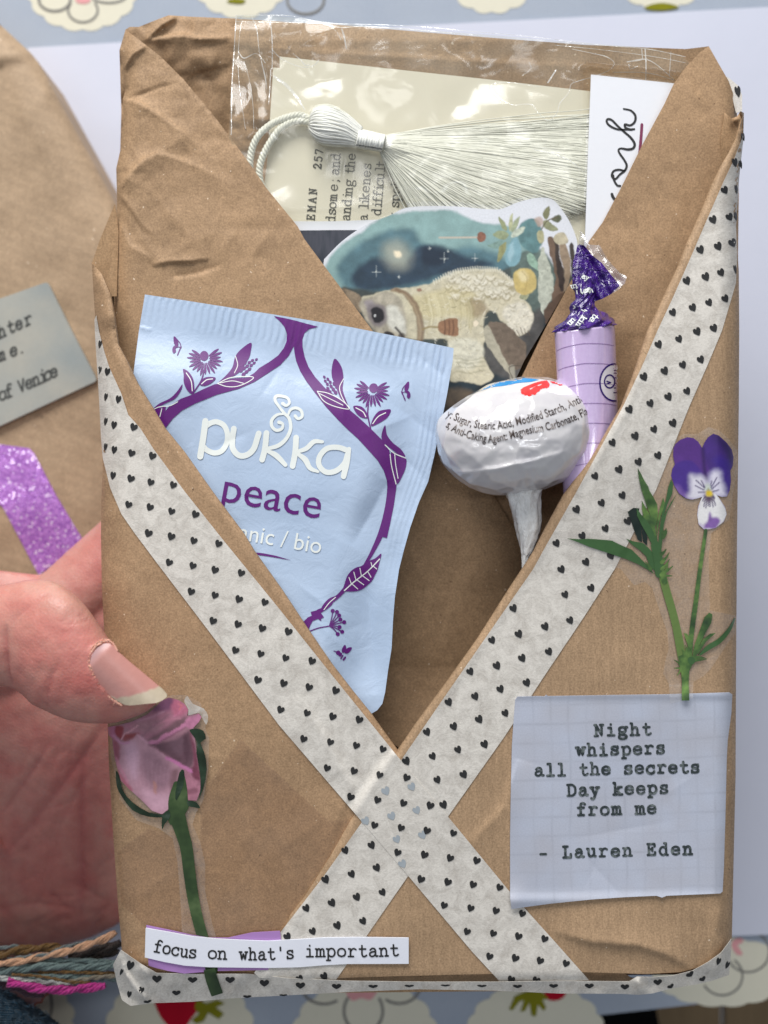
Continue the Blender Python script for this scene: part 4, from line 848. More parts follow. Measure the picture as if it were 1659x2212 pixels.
def llama(X, Y):
    p = painter((226, 228, 234)); p.ss = .62; p.start(X, Y); S = lambda a: cv(1200, 750, .6631, a); b, l = p.blob, p.line
    b(S([(120, 470), (200, 340), (330, 250), (450, 165), (620, 125), (860, 120), (1020, 185), (1220, 215), (1330, 300), (1330, 520), (1000, 560), (600, 640), (330, 640), (200, 580)]), (140, 172, 170), 7, 1, .10, 18)
    b(S([(190, 470), (300, 330), (480, 240), (640, 230), (700, 310), (860, 350), (1000, 330), (1180, 400), (1220, 480), (900, 520), (600, 600), (300, 610)]), (84, 118, 128), 16, .95, .2, 22)
    b(S([(280, 500), (400, 400), (520, 420), (600, 420), (680, 330), (820, 330), (960, 390), (1120, 440), (880, 490), (700, 540), (480, 590), (330, 590)]), (40, 58, 76), 14, .95, .25, 20)
    b(S([(700, 340), (800, 350), (850, 400), (780, 450), (700, 420)]), (24, 38, 56), 12, .8)
    b(S([(480, 330), (560, 305), (620, 370), (600, 450), (520, 450), (475, 390)]), (176, 178, 162), 34, .8); b(S([(530, 365), (560, 360), (570, 390), (545, 400)]), (250, 236, 205), 6, 1)
    for x, y, r in ((425, 485, 26), (828, 405, 24), (1010, 402, 18), (560, 515, 8), (740, 345, 8), (850, 360, 6)):
        l(S([(x - r, y), (x + r, y)]), (190, 200, 200), 1.2, 1.4, .6); l(S([(x, y - r * 1.5), (x, y + r)]), (190, 200, 200), 1.2, 1.4, .6); b(S([(x - 3, y - 3), (x + 3, y - 3), (x + 3, y + 3), (x - 3, y + 3)]), (225, 228, 220), 2, .8)
    l(S([(800, 280), (870, 280), (1030, 278)]), (196, 186, 170), 4, 1.5); b(S([(1026, 255), (1055, 248), (1078, 275), (1060, 302), (1032, 300)]), (142, 98, 80), 2, 1, .2, 6)
    b(S([(180, 590), (600, 620), (1000, 520), (1330, 420), (1420, 430), (1600, 520), (1500, 800), (1300, 1160), (800, 1450), (300, 1000)]), (66, 74, 72), 8, 1, .25, 16)
    b(S([(1230, 420), (1330, 350), (1440, 380), (1500, 560), (1450, 720), (1330, 700), (1250, 560)]), (96, 112, 106), 8, 1, .25, 12)
    # dark ground below and behind the animal
    b(S([(850, 1090), (1000, 1120), (1150, 1080), (1250, 1000), (1400, 700), (1560, 640), (1300, 1150), (1100, 1400), (800, 1400)]), (34, 48, 56), 8, 1, .3, 16)
    b(S([(850, 1180), (1000, 1200), (900, 1320), (830, 1300)]), (104, 88, 70), 12, .8, .3, 12)
    b(S([(1150, 820), (1320, 760), (1400, 700), (1420, 860), (1320, 1100), (1160, 1100), (1050, 1000)]), (82, 80, 78), 10, .95, .3, 16)
    # body
    b(S([(330, 640), (400, 615), (480, 596), (560, 580), (660, 570), (760, 545), (830, 510), (920, 475), (1030, 462), (1150, 470), (1230, 530), (1290, 620), (1350, 700), (1352, 790), (1310, 850), (1250, 862), (1190, 800), (1130, 730), (1080, 720), (1060, 800), (1075, 880), (1050, 960), (1090, 1040), (1120, 1110), (1050, 1150), (940, 1130), (860, 1120), (850, 900), (700, 885), (480, 860), (400, 800), (340, 720)]), (204, 196, 170), 3.5, 1, .13, 9)
    b(S([(620, 640), (760, 600), (900, 560), (1000, 600), (1060, 700), (1000, 760), (860, 740), (700, 760)]), (206, 194, 150), 14, .7, .08, 12)
    b(S([(960, 660), (1020, 640), (1080, 690), (1060, 740), (1000, 750)]), (150, 130, 104), 12, .7, .2, 8)
    b(S([(840, 500), (1000, 500), (1150, 530), (1200, 620), (1050, 600), (900, 560)]), (222, 216, 196), 12, .7, .18, 7)
    for k in range(26):
        x = random.uniform(840, 1230); y = 500 + (x - 840) * .12 + random.uniform(-10, 130); l(S([(x, y), (x + 14, y + 12), (x + 34, y + 6)]), random.choice([(166, 156, 124), (236, 232, 216)]), 2.4, 1.8, .55, True)
    b(S([(860, 900), (1000, 880), (1060, 930), (1050, 1000), (1000, 1060), (900, 1060), (860, 1040)]), (214, 210, 190), 9, .9, .2, 8)
    for y in (1000, 1020, 1045, 1075): l(S([(900, y), (980, y + 8), (1070, y - 6)]), (150, 146, 120), 2.5, 2, .6, True)
    b(S([(1180, 700), (1290, 660), (1350, 720), (1350, 800), (1300, 850), (1230, 850), (1190, 780)]), (222, 216, 198), 7, .9, .2, 6)
    for k in range(6): l(S([(1215 + k * 22, 815 + (k % 3) * 8), (1235 + k * 20, 858)]), (98, 84, 70), 2.0, 1.2, .8)
    for k in range(46):
        x = random.uniform(850, 1240); y = 490 + (x - 850) * .10 + random.uniform(0, 170) ; r = random.uniform(16, 28)
        l(S([(x - r, y - r * .2), (x - r * .3, y + r * .6), (x + r * .6, y + r * .5), (x + r, y - r * .2)]), (152, 140, 108), 2.6, 1.6, .55, True); l(S([(x - r * .7, y - r * .5), (x, y - r * .1), (x + r * .7, y - r * .6)]), (238, 232, 214), 3, 1.6, .55, True)
    for k in range(30):
        x = random.uniform(690, 980); l(S([(x, random.uniform(610, 650)), (x + 25, 720), (x + 20, random.uniform(780, 850))]), (168, 156, 112) if k % 2 else (228, 220, 184), 2, 1.8, .4, True)
    body = S([(560, 590), (760, 555), (920, 480), (1150, 480), (1290, 630), (1340, 780), (1250, 850), (1120, 730), (1070, 800), (1060, 960), (1090, 1100), (900, 1120), (860, 900), (700, 880), (640, 760)])
    rs_ = np.random.RandomState(4)
    for k in range(420):
        x, y = rs_.uniform(900, 1350) * .36377 + 330 if False else rs_.uniform(body[:, 0].min(), body[:, 0].max()), rs_.uniform(body[:, 1].min(), body[:, 1].max())
        if not inside(body, A([x]), A([y]))[0]: continue
        a_ = -.15 + .55 * math.sin(x / 60) + rs_.normal(0, .25) + (1.2 if y > 730 else 0); L = rs_.uniform(4, 11)
        e_ = (x + L * math.cos(a_), y + L * math.sin(a_)); l([(x, y), ((x + e_[0]) / 2, (y + e_[1]) / 2 + 1.5), e_], [(238, 234, 216), (168, 158, 124), (142, 132, 104), (224, 216, 190)][k % 4], 1.3, .9, .6)
    for x in np.linspace(770, 1250, 34):
        y = np.interp(x, [770, 830, 920, 1030, 1150, 1250], [545, 510, 475, 462, 470, 545]); l(S([(x, y + 12), (x - 6, y - 12)]), (228, 224, 206), 2.2, 1.2, .8)
    # head
    b(S([(215, 580), (290, 600), (340, 640), (330, 720), (290, 690), (240, 620)]), (132, 116, 96), 5, 1, .3, 8)
    b(S([(330, 660), (400, 625), (500, 600), (560, 640), (600, 740), (610, 830), (590, 900), (480, 880), (400, 820), (340, 730)]), (176, 168, 150), 6, 1, .22, 9)
    b(S([(480, 700), (540, 690), (590, 760), (600, 850), (540, 840), (490, 790)]), (214, 212, 200), 9, .9, .15, 8); b(S([(355, 660), (400, 650), (410, 700), (380, 720)]), (150, 140, 150), 7, .7)
    b(S([(372, 690), (420, 670), (480, 700), (492, 770), (450, 815), (390, 790)]), (124, 116, 118), 9, .9); b(S([(395, 705), (425, 692), (462, 712), (472, 762), (442, 790), (405, 775)]), (30, 28, 34), 4, 1); b(S([(412, 735), (422, 732), (424, 746), (414, 748)]), (210, 210, 210), 1.5, 1)
    b(S([(470, 850), (495, 835), (525, 850), (530, 880), (480, 880)]), (44, 40, 40), 4, 1); l(S([(540, 815), (570, 850), (585, 880)]), (50, 44, 42), 5, 2, .9); b(S([(555, 860), (590, 850), (590, 890), (560, 890)]), (60, 52, 50), 4, .8)
    for off, c in ((0, (128, 104, 80)), (12, (166, 144, 116)), (24, (120, 96, 74))):
        l(S([(520 + off, 590), (580 + off, 610), (640 + off, 680), (670 + off, 770), (676 + off, 870), (664 + off, 900)]), c, 7, 2.5, .75, True)
    l(S([(700, 825), (740, 810), (790, 812)]), (150, 132, 92), 4, 1.5, .9); b(S([(788, 790), (820, 768), (900, 760), (912, 800), (905, 862), (840, 858), (800, 840)]), (150, 112, 84), 2.5, 1, .15, 5)
    for x in (830, 856, 880): l(S([(x, 772), (x + 4, 815), (x, 855)]), (104, 72, 54), 3, 1, .8)
    b(S([(1004, 782), (1022, 775), (1034, 792), (1020, 804), (1006, 798)]), (236, 222, 196), 2, 1); b(S([(664, 585), (686, 580), (690, 598), (668, 600)]), (150, 110, 90), 2, .9)
    # open book, bottle
    b(S([(1085, 800), (1160, 780), (1230, 830), (1300, 900), (1320, 960), (1300, 1050), (1215, 1050), (1130, 930)]), (112, 98, 84), 2.5, 1, .22, 7); b(S([(1066, 822), (1092, 806), (1150, 920), (1210, 1040), (1224, 1095), (1180, 1060), (1110, 960), (1075, 890)]), (176, 170, 150), 2.5, 1, .12, 6)
    l(S([(1230, 1050), (1236, 1130)]), (170, 166, 150), 12, 2, .8); l(S([(1300, 1040), (1215, 1050), (1240, 1130)]), (78, 70, 62), 2.5, 1, .8)
    # plants, eggs, fruit and stacked books on the right
    b(S([(1280, 200), (1340, 165), (1400, 200), (1410, 300), (1370, 370), (1290, 330), (1260, 260)]), (98, 134, 136), 4, 1, .18, 12); b(S([(1360, 170), (1400, 160), (1420, 200), (1390, 215)]), (188, 162, 146), 5, .8)
    b(S([(1205, 340), (1230, 290), (1262, 285), (1282, 350), (1268, 430), (1230, 450), (1195, 420)]), (132, 172, 182), 2.5, 1, .1, 12); b(S([(1215, 340), (1235, 310), (1240, 380), (1222, 420), (1208, 390)]), (168, 200, 208), 6, .8)
    for pts, c in (([(1155, 150), (1185, 190), (1200, 240), (1180, 235), (1160, 200)], (150, 156, 118)), ([(1232, 135), (1238, 190), (1222, 245), (1208, 190)], (186, 188, 150)), ([(1283, 150), (1262, 210), (1230, 250), (1240, 190)], (166, 174, 142)), ([(1305, 215), (1280, 262), (1225, 280), (1250, 232)], (196, 204, 186)), ([(1120, 262), (1160, 235), (1215, 262), (1195, 290), (1150, 285)], (150, 160, 126)),
                   ([(1150, 425), (1150, 360), (1195, 300), (1190, 370)], (148, 148, 104)), ([(1090, 330), (1130, 300), (1180, 300), (1150, 345)], (132, 160, 150)), ([(1448, 88), (1455, 140), (1430, 175), (1412, 140)], (128, 128, 96)), ([(1418, 180), (1460, 190), (1505, 235), (1450, 240), (1420, 215)], (146, 148, 116)), ([(1462, 165), (1510, 145), (1530, 170), (1500, 190)], (96, 100, 78)),
                   ([(1382, 250), (1412, 240), (1420, 290), (1400, 312), (1380, 285)], (176, 172, 136)), ([(1318, 390), (1345, 370), (1385, 420), (1390, 475), (1345, 455), (1325, 420)], (150, 180, 160)), ([(1412, 335), (1450, 430), (1480, 560), (1460, 640), (1430, 740), (1400, 700), (1385, 560), (1390, 420)], (190, 194, 178)), ([(1275, 630), (1300, 600), (1330, 600), (1325, 640), (1290, 645)], (160, 162, 130))):
        b(S(pts), c, 2, 1, .18, 6)
    l(S([(1405, 230), (1440, 180), (1500, 160)]), (104, 96, 76), 2.5, 1)
    b(S([(1245, 500), (1280, 468), (1335, 470), (1372, 520), (1370, 580), (1320, 620), (1265, 605), (1240, 560)]), (206, 184, 118), 3, 1, .12, 8); b(S([(1270, 490), (1310, 480), (1330, 520), (1290, 540)]), (236, 222, 176), 8, .8); l(S([(1290, 480), (1320, 520), (1310, 590)]), (160, 136, 80), 2.5, 2, .5)
    for pts, c in (([(1440, 300), (1480, 280), (1520, 420), (1540, 560), (1500, 680), (1460, 640), (1490, 520)], (118, 96, 80)), ([(1480, 300), (1500, 310), (1520, 420), (1545, 560), (1520, 600), (1500, 480)], (62, 52, 48)), ([(1505, 310), (1560, 330), (1580, 470), (1560, 600), (1520, 640), (1545, 540)], (158, 138, 116)), ([(1480, 270), (1540, 250), (1560, 310), (1500, 320)], (196, 186, 160)), ([(1575, 330), (1600, 330), (1610, 480), (1590, 520)], (70, 62, 56)), ([(1420, 720), (1480, 640), (1560, 600), (1540, 700), (1450, 800)], (92, 72, 58))):
        b(S(pts), c, 2.2, 1, .18, 8)
    return p.c * 1.0
M['art'] = paint_mat('watercolour_print', .42, .35, .05)
zsk = lambda X, Y: -100 + 0 * X
sk = sheet('animal_sticker', SK, zsk, M['art'], None, 2.3, 1.5, llama)
tag(sk, 'die-cut watercolour sticker of a woolly cream animal with books against a teal night sky', 'sticker')

ak = sheet('message_card', [(1277, 161), (1370, 171), (1475, 182), (1400, 420), (1290, 600), (1250, 620), (1264, 513), (1270, 340)], lambda X, Y: -96 + 0 * X, M['white_card'], None, 30, 3)
tag(ak, 'white card with black brush lettering reading sideways, showing beside the upper right flap', 'card')
I = Ink(); c3r = lambda p: cv(1900, 0, .6775, p)
I.stroke(c3r([(820, 632), (862, 642), (888, 672), (884, 708), (858, 728), (828, 722), (832, 742), (858, 752), (882, 750)]), [3.4, 4, 5, 5, 4.5, 4.5, 5, 5, 4]); I.stroke(c3r([(850, 752), (790, 752), (742, 732), (722, 708), (728, 692), (752, 698), (786, 732), (826, 768), (862, 800), (884, 836), (874, 862), (842, 868), (806, 862), (790, 872), (800, 896), (824, 930), (838, 962), (826, 992), (798, 1014), (772, 1040), (752, 1022), (762, 994), (792, 986), (822, 992)]), [4, 4, 4.5, 4.5, 4.5, 4.5, 4.5, 4.5, 5, 5.4, 5.4, 5, 4, 4, 4.5, 4.5, 5, 5, 4.5, 4.5, 5, 4.5, 4.5, 4])
I.stroke(c3r([(760, 1020), (764, 1046), (782, 1076), (800, 1080)]), 4.4); I.stroke(c3r([(752, 1128), (760, 1148), (780, 1170), (800, 1190)]), [6, 6, 5, 5])
I.build('brush_lettering', M['black'], ak, lambda X, Y: -96 + 0 * X, .8)
I = Ink(); I.stroke(c3r([(926, 724), (922, 790), (912, 900)]), 6.2, 3); I.build('wine_underline', M['wine'], ak, lambda X, Y: -96 + 0 * X, .8)

# tassel
ts = thing('tassel', 'shiny white silk tassel with a twisted cord loop spread over the bookmark', 'tassel', tuple(P(760, 290, -116)))
t = NT('white_silk'); n1 = t.noise(t.coord('Object', (1, 1, 1)), 900, 3, .6)
M['silk'] = t.fin(t.mix(rgb(222, 222, 213, k=1.0), rgb(242, 242, 236, k=1.0), n1), .38, None, .5, Sheen_Weight=.2)
def tubes(paths, radii, sides=5):
    VV, FF, n0 = [], [], 0
    for p, r in zip(paths, radii):
        p = A(p); W = P(p[:, 0], p[:, 1], p[:, 2]); n = len(W); rr = (np.full(n, r) if np.isscalar(r) else A(r)) * U
        T = np.gradient(W, axis=0); T /= np.linalg.norm(T, axis=1)[:, None] + 1e-12
        up = np.tile(A((.11, .23, .97)), (n, 1)); S = np.cross(T, up); S /= np.linalg.norm(S, axis=1)[:, None] + 1e-12; N = np.cross(S, T)
        a = np.linspace(0, 2 * math.pi, sides, endpoint=False)
        V = W[:, None, :] + rr[:, None, None] * (np.cos(a)[None, :, None] * S[:, None, :] + np.sin(a)[None, :, None] * N[:, None, :]); VV.append(V.reshape(-1, 3))
        for i in range(n - 1):
            for j in range(sides): k = (j + 1) % sides; FF.append((n0 + i * sides + j, n0 + i * sides + k, n0 + (i + 1) * sides + k, n0 + (i + 1) * sides + j))
        FF.append(tuple(n0 + j for j in range(sides))[::-1]); FF.append(tuple(n0 + (n - 1) * sides + j for j in range(sides))); n0 += n * sides
    return np.vstack(VV), FF
def twisted(path, R, n=3, pitch=14, r=None, ns=160):
    q = catmull(path, 24); s = np.r_[0, np.cumsum(np.linalg.norm(np.diff(q[:, :2], axis=0), axis=1))]; ss = np.linspace(0, s[-1], ns); q = np.stack([np.interp(ss, s, q[:, k]) for k in range(q.shape[1])], 1)
    t_ = np.gradient(q[:, :2], axis=0); t_ /= np.hypot(t_[:, 0], t_[:, 1])[:, None] + 1e-9; nn = np.stack([-t_[:, 1], t_[:, 0]], 1); out = []
    RR = q[:, 3] if q.shape[1] > 3 else np.full(len(q), R)
    for k in range(n):
        a = ss * 2 * math.pi / pitch + k * 2 * math.pi / n; o = q[:, :3].copy(); o[:, :2] += nn * (np.cos(a) * RR * .5)[:, None]; o[:, 2] += np.sin(a) * RR * .5; out.append(o)
    return out, RR
zt = -104
c2t = lambda p: np.column_stack([cv(900, 0, .6028, p), np.full(len(p), zt)])
for pth in ([(150, 1260), (140, 1070), (158, 960), (205, 875), (285, 808), (380, 768), (470, 752), (560, 790)], [(240, 1260), (208, 1190), (204, 1090), (238, 990), (292, 900), (345, 835), (440, 790), (560, 800)]):
    st, _ = twisted(c2t(pth), 8.5, 3, 25); V, F = tubes(st, [4.0] * 3, 7); mkmesh('cord', V, F, M['silk'], ts)
# head: threads running over a rounded core
TOP = c2t([(530, 800), (545, 735), (580, 697), (640, 690), (700, 705), (760, 740), (820, 790), (870, 835)]); BOT = c2t([(530, 830), (545, 880), (585, 925), (640, 945), (700, 952), (760, 952), (800, 955), (850, 962)])
TOPq = catmull(TOP, 6); BOTq = catmull(BOT, 6); paths = []
for k in range(46):
    a = math.pi * (k + .5) / 46; m = (1 - math.cos(a)) / 2; p = TOPq * (1 - m) + BOTq * m; hw = np.hypot(*(TOPq - BOTq)[:, :2].T) / 2; p = p.copy(); p[:, 2] = zt + 4 + hw * math.sin(a) * .9 + random.uniform(-1, 1)
    j = np.linspace(0, 1, len(p)); p[:, 0] += 1.5 * np.sin(j * 7 + k * 1.7); p[:, 1] += 1.5 * np.cos(j * 6 + k * 2.1); paths.append(p)
V, F = tubes(paths, [2.6] * len(paths), 5); o = mkmesh('tassel_head', V, F, M['silk'], ts)
# binding wound round the neck
a0, b0, a1, b1 = c2t([(862, 848), (836, 962), (1020, 885), (996, 985)]); paths = []
for k in range(20):
    m = k / 19; t0 = a0 * (1 - m) + a1 * m; t1 = b0 * (1 - m) + b1 * m; aa = np.linspace(0, math.pi, 14); mm = (1 - np.cos(aa)) / 2; p = t0[None] * (1 - mm[:, None]) + t1[None] * mm[:, None]
    p[:, 2] = zt + 5 + np.sin(aa) * 30 + random.uniform(-1, 1); p[:, 0] += random.uniform(-1, 1); paths.append(p)
V, F = tubes(paths, [3.2] * 20, 6); mkmesh('neck_binding', V, F, M['silk'], ts)
# skirt of fine threads
paths, rad_ = [], []
for k in range(900):
    m = random.random(); s0 = a1 * (1 - m) + b1 * m; s0 = s0 + A((-4, 0, 0)); f = m + random.gauss(0, .07); f = min(max(f, -.02), 1.05)
    if f < .5: e = A((1300, 262 + f * 2 * 170))
    else: e = A((1310 - (f - .5) * 2 * 330, 432 + (f - .5) * 2 * 100))
    e = e + A((random.uniform(-8, 8), random.gauss(0, 8))); n = 16; tt = np.linspace(0, 1, n)[:, None]; xy = s0[:2] * (1 - tt) + e * tt; d = e - s0[:2]; nr = A((-d[1], d[0])) / np.hypot(*d)
    amp = random.gauss(0, 6); ph_ = random.uniform(0, 6.28); xy = xy + nr * (amp * np.sin(tt * math.pi) + random.uniform(.2, 1.6) * np.sin(tt * 24 + ph_) * tt)
    zz_ = zt + 1 + random.uniform(0, 5) * (1 - tt[:, 0] * .4) + 14 * np.exp(-(tt[:, 0] / .1) ** 2) * math.sin(math.pi * min(max(m, 0), 1)) - 9 * tt[:, 0]
    paths.append(np.column_stack([xy, np.maximum(zz_, -112.6)])); rad_.append(random.uniform(.9, 1.5))
co_ = sheet('skirt_core', [(836, 305), (842, 301), (1042, 289), (1310, 262), (1310, 430), (980, 520), (905, 430), (824, 329)], lambda X, Y: -112.5 + 0 * X, M['silk'], ts, 20, 0)
V, F = tubes(paths, rad_, 3); o = mkmesh('skirt_threads', V, F, M['silk'], ts); o['kind'] = 'stuff'

# clear bag over bookmark and tassel, tucked behind the cards
DCP = [(600, 477), (640, 478), (720, 478), (830, 474), (1000, 470), (1100, 620), (1050, 900), (760, 760), (640, 520)]; AKP = [(1277, 161), (1370, 171), (1475, 182), (1400, 420), (1290, 600), (1250, 620), (1264, 513), (1270, 340)]
BAG = A([(510, 33), (545, 31), (583, 32), (650, 40), (725, 50), (880, 62), (1042, 74), (1200, 88), (1330, 98), (1400, 103), (1470, 118), (1500, 145), (1440, 250), (1380, 400), (1262, 600), (1000, 640), (700, 620), (560, 440), (494, 296), (500, 180)])
def zbag(X, Y):
    z = -86 + 9 * fbm(X, Y, 105, 33, 2) + folds(X, Y, 61, 22, (505, 40, 720, 260), 5, 45) + folds(X, Y, 62, 12, (1150, 90, 1470, 230), 3.5, 50) + folds(X, Y, 63, 8, (600, 100, 1260, 420), 2, 80)
    z = z + crease(X, Y, [(585, 34), (575, 140), (574, 300)], 6, 6) + crease(X, Y, [(512, 120), (540, 190), (560, 330)], 6, 8)
    z = np.minimum(z, -62) - 4 * sstep(70, 34, Y); out_d = np.minimum(np.where(inside(SK, X, Y), 0, pdist(SK, X, Y, True)), np.minimum(np.where(inside(DCP, X, Y), 0, pdist(DCP, X, Y, True)), np.where(inside(AKP, X, Y), 0, pdist(AKP, X, Y, True))))
    k = sstep(2, 26, out_d); return z * k + (1 - k) * -110
bg = sheet('clear_bag', BAG, zbag, M['film'], None, 6, 0)
tag(bg, 'clear cellophane bag with shiny creases around the bookmark and tassel', 'bag')
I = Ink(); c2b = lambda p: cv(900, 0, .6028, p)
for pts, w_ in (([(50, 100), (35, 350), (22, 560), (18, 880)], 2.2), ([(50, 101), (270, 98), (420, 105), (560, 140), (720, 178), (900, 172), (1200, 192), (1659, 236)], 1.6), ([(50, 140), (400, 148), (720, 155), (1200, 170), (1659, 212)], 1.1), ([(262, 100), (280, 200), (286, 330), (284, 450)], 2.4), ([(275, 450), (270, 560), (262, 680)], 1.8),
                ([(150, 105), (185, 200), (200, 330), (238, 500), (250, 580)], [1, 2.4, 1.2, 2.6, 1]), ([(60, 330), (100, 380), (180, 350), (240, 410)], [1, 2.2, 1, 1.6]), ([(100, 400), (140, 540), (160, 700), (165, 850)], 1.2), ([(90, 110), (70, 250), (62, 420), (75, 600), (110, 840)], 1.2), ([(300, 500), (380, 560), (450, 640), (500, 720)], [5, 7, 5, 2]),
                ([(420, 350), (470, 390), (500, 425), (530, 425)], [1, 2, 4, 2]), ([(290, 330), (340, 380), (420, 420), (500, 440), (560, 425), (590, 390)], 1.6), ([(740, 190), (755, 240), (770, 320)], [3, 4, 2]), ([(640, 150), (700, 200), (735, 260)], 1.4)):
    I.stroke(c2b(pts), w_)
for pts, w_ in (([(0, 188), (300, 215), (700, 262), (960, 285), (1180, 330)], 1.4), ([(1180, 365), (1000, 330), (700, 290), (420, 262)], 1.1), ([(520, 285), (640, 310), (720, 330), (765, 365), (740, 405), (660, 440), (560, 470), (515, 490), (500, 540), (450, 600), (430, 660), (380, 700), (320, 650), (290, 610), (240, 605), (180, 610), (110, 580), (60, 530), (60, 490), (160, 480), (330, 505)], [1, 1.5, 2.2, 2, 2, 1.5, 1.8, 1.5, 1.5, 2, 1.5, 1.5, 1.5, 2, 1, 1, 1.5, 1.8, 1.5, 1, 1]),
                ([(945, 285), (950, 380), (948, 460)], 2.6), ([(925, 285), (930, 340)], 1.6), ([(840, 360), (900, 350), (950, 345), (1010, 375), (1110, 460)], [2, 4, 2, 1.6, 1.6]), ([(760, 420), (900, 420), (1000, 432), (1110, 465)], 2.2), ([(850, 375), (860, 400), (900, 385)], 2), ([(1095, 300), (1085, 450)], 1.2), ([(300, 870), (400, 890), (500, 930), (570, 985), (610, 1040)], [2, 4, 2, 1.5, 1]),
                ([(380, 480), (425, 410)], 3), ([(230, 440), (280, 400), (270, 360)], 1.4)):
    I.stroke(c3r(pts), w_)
I.build('crease_highlight', M['film_edge'], bg, zbag, 1.2)  # pale ribbons painting the highlights along the film's creases

# ---------------------------------------------------------------- stickers on the front of the parcel
zfr = lambda X, Y: np.maximum(zright(X, Y) + 1.4, 0 * X - 200)
zst = lambda X, Y: np.where(inside(np.vstack([TR]), X, Y), ztapeR(X, Y) + 1.2, zright(X, Y))
# poem sticker
PQ = A([(1118, 1505), (1160, 1504), (1177, 1504.5), (1180, 1501), (1184, 1504), (1300, 1502), (1440, 1500), (1576, 1496), (1582, 1500), (1580, 1540), (1572, 1600), (1570, 1640), (1567, 1766), (1564, 1870), (1561, 1926), (1556, 1930), (1440, 1935), (1430, 1939), (1418, 1935), (1350, 1938), (1278, 1943), (1190, 1952), (1130, 1960), (1105, 1964), (1102, 1940), (1102, 1801), (1104, 1690), (1106, 1610), (1110, 1550), (1113, 1512)])
def zpq(X, Y):
    return zfront(X, Y) + 11 + 9 * np.exp(-((X - 1110) / 26) ** 2 - ((Y - 1955) / 40) ** 2) + 5 * np.exp(-((Y - 1945) / 14) ** 2) + 3 * np.exp(-((X - 1575) / 14) ** 2) + 3 * np.exp(-((Y - 1500) / 10) ** 2)
def pqcol(X, Y):
    c = np.tile(lin((190, 194, 208)), (len(X), 1)); n = fbm(X, Y, 60, 81, 3)[:, None]; c = c * (1 + .05 * n) + A((-.01, 0, .012)) * n
    gx, gy = (X - .02 * Y + 3 * vnoise(X, Y, 80, 2)), (Y - 1500 + .03 * X + 3 * vnoise(X, Y, 90, 5)); ln = np.zeros(len(X))
    for k in range(12): ln = np.maximum(ln, np.exp(-((gx - (1120 + 39 * k)) / 2.2) ** 2) * (.35 + .65 * np.clip(fbm(X, Y, 70, 90 + k, 2), 0, 1)))
    for k in range(11): ln = np.maximum(ln, np.exp(-((gy - (60 + 40 * k)) / 2.4) ** 2) * (.35 + .65 * np.clip(fbm(X, Y, 80, 110 + k, 2), 0, 1)))
    return c * (1 - .14 * ln[:, None]) * .98
M['poem'] = paint_mat('grey_blue_poem_print', .4, .4, .05, 300)
pq = sheet('poem_sticker', PQ, zpq, M['poem'], None, 3.2, 1.6, pqcol, drop=3)
tag(pq, 'square pale grey-blue sticker with a typewritten poem, on the lower right of the parcel', 'sticker')
t = NT('worn_typewriter_ink'); M['typeink'] = t.fin(t.ramp(t.noise(t.coord('UV'), 90, 3), [(.36, rgb(112, 120, 120)), (.5, rgb(52, 60, 62))]), .5)
I = Ink(); cq = lambda *p: cv(1950, 2650, .6329, p)
for txt, a, b in (('Night', (622, 390), (985, 381)), ('whispers', (507, 513), (1068, 498)), ('all the secrets', (250, 640), (1282, 616)), ('Day keeps', (452, 762), (1090, 745)), ('from me', (512, 884), (1015, 872)), ('- Lauren Eden', (275, 1150), (1240, 1126))):
    q = cq(a, b); L = np.hypot(*(q[1] - q[0])); n = len(txt); adv = L / (n - .12)
    for k, ch in enumerate(txt):
        if ch == ' ': continue
        o = q[0] + (q[1] - q[0]) / L * adv * k + A((0, random.uniform(-.7, .7))); I.text(ch, o, o + (q[1] - q[0]), 16.8, 5.4 * random.uniform(.9, 1.1), 1)
I.build('typed_lettering', M['typeink'], pq, zpq, .9)

# motto strip on a lilac strip
zlf = lambda X, Y: np.where(inside(TR, X, Y), ztapeR(X, Y), np.where(wR(X, Y) > .5, zright(X, Y), zleft(X, Y)))
cs = lambda p: cv(350, 3600, .7836, p)
zlil = lambda X, Y: zfront(X, Y) + 11.5
li = sheet('lilac_strip', cs([(288, 55), (400, 78), (520, 105), (600, 118), (700, 118), (820, 92), (960, 84), (966, 135), (900, 280), (640, 285), (480, 298), (400, 285), (330, 268), (300, 258)]), zlil, flat('lilac_paper', (172, 130, 190), .5, .08, 40, k=1.05), None, 7, 1.5)
tag(li, 'lilac paper strip peeking out above and below the white motto strip', 'paper strip')
WS = cs([(285, 70), (400, 90), (520, 112), (640, 124), (760, 130), (900, 135), (1060, 126), (1180, 118), (1340, 116), (1607, 119), (1607, 249), (1300, 250), (1180, 256), (1060, 266), (900, 270), (760, 268), (600, 266), (480, 258), (380, 240), (281, 217)])
zws = lambda X, Y: zfront(X, Y) + 15 + 2 * np.sin((X - 300) / 90)
ws = sheet('motto_strip', WS, zws, flat('white_label_paper', (228, 230, 240), .45, .01, 120, k=1.05), None, 6, 1.6, drop=3)
tag(ws, 'narrow white paper strip with a typewritten motto at the bottom left of the parcel', 'label')
I = Ink()
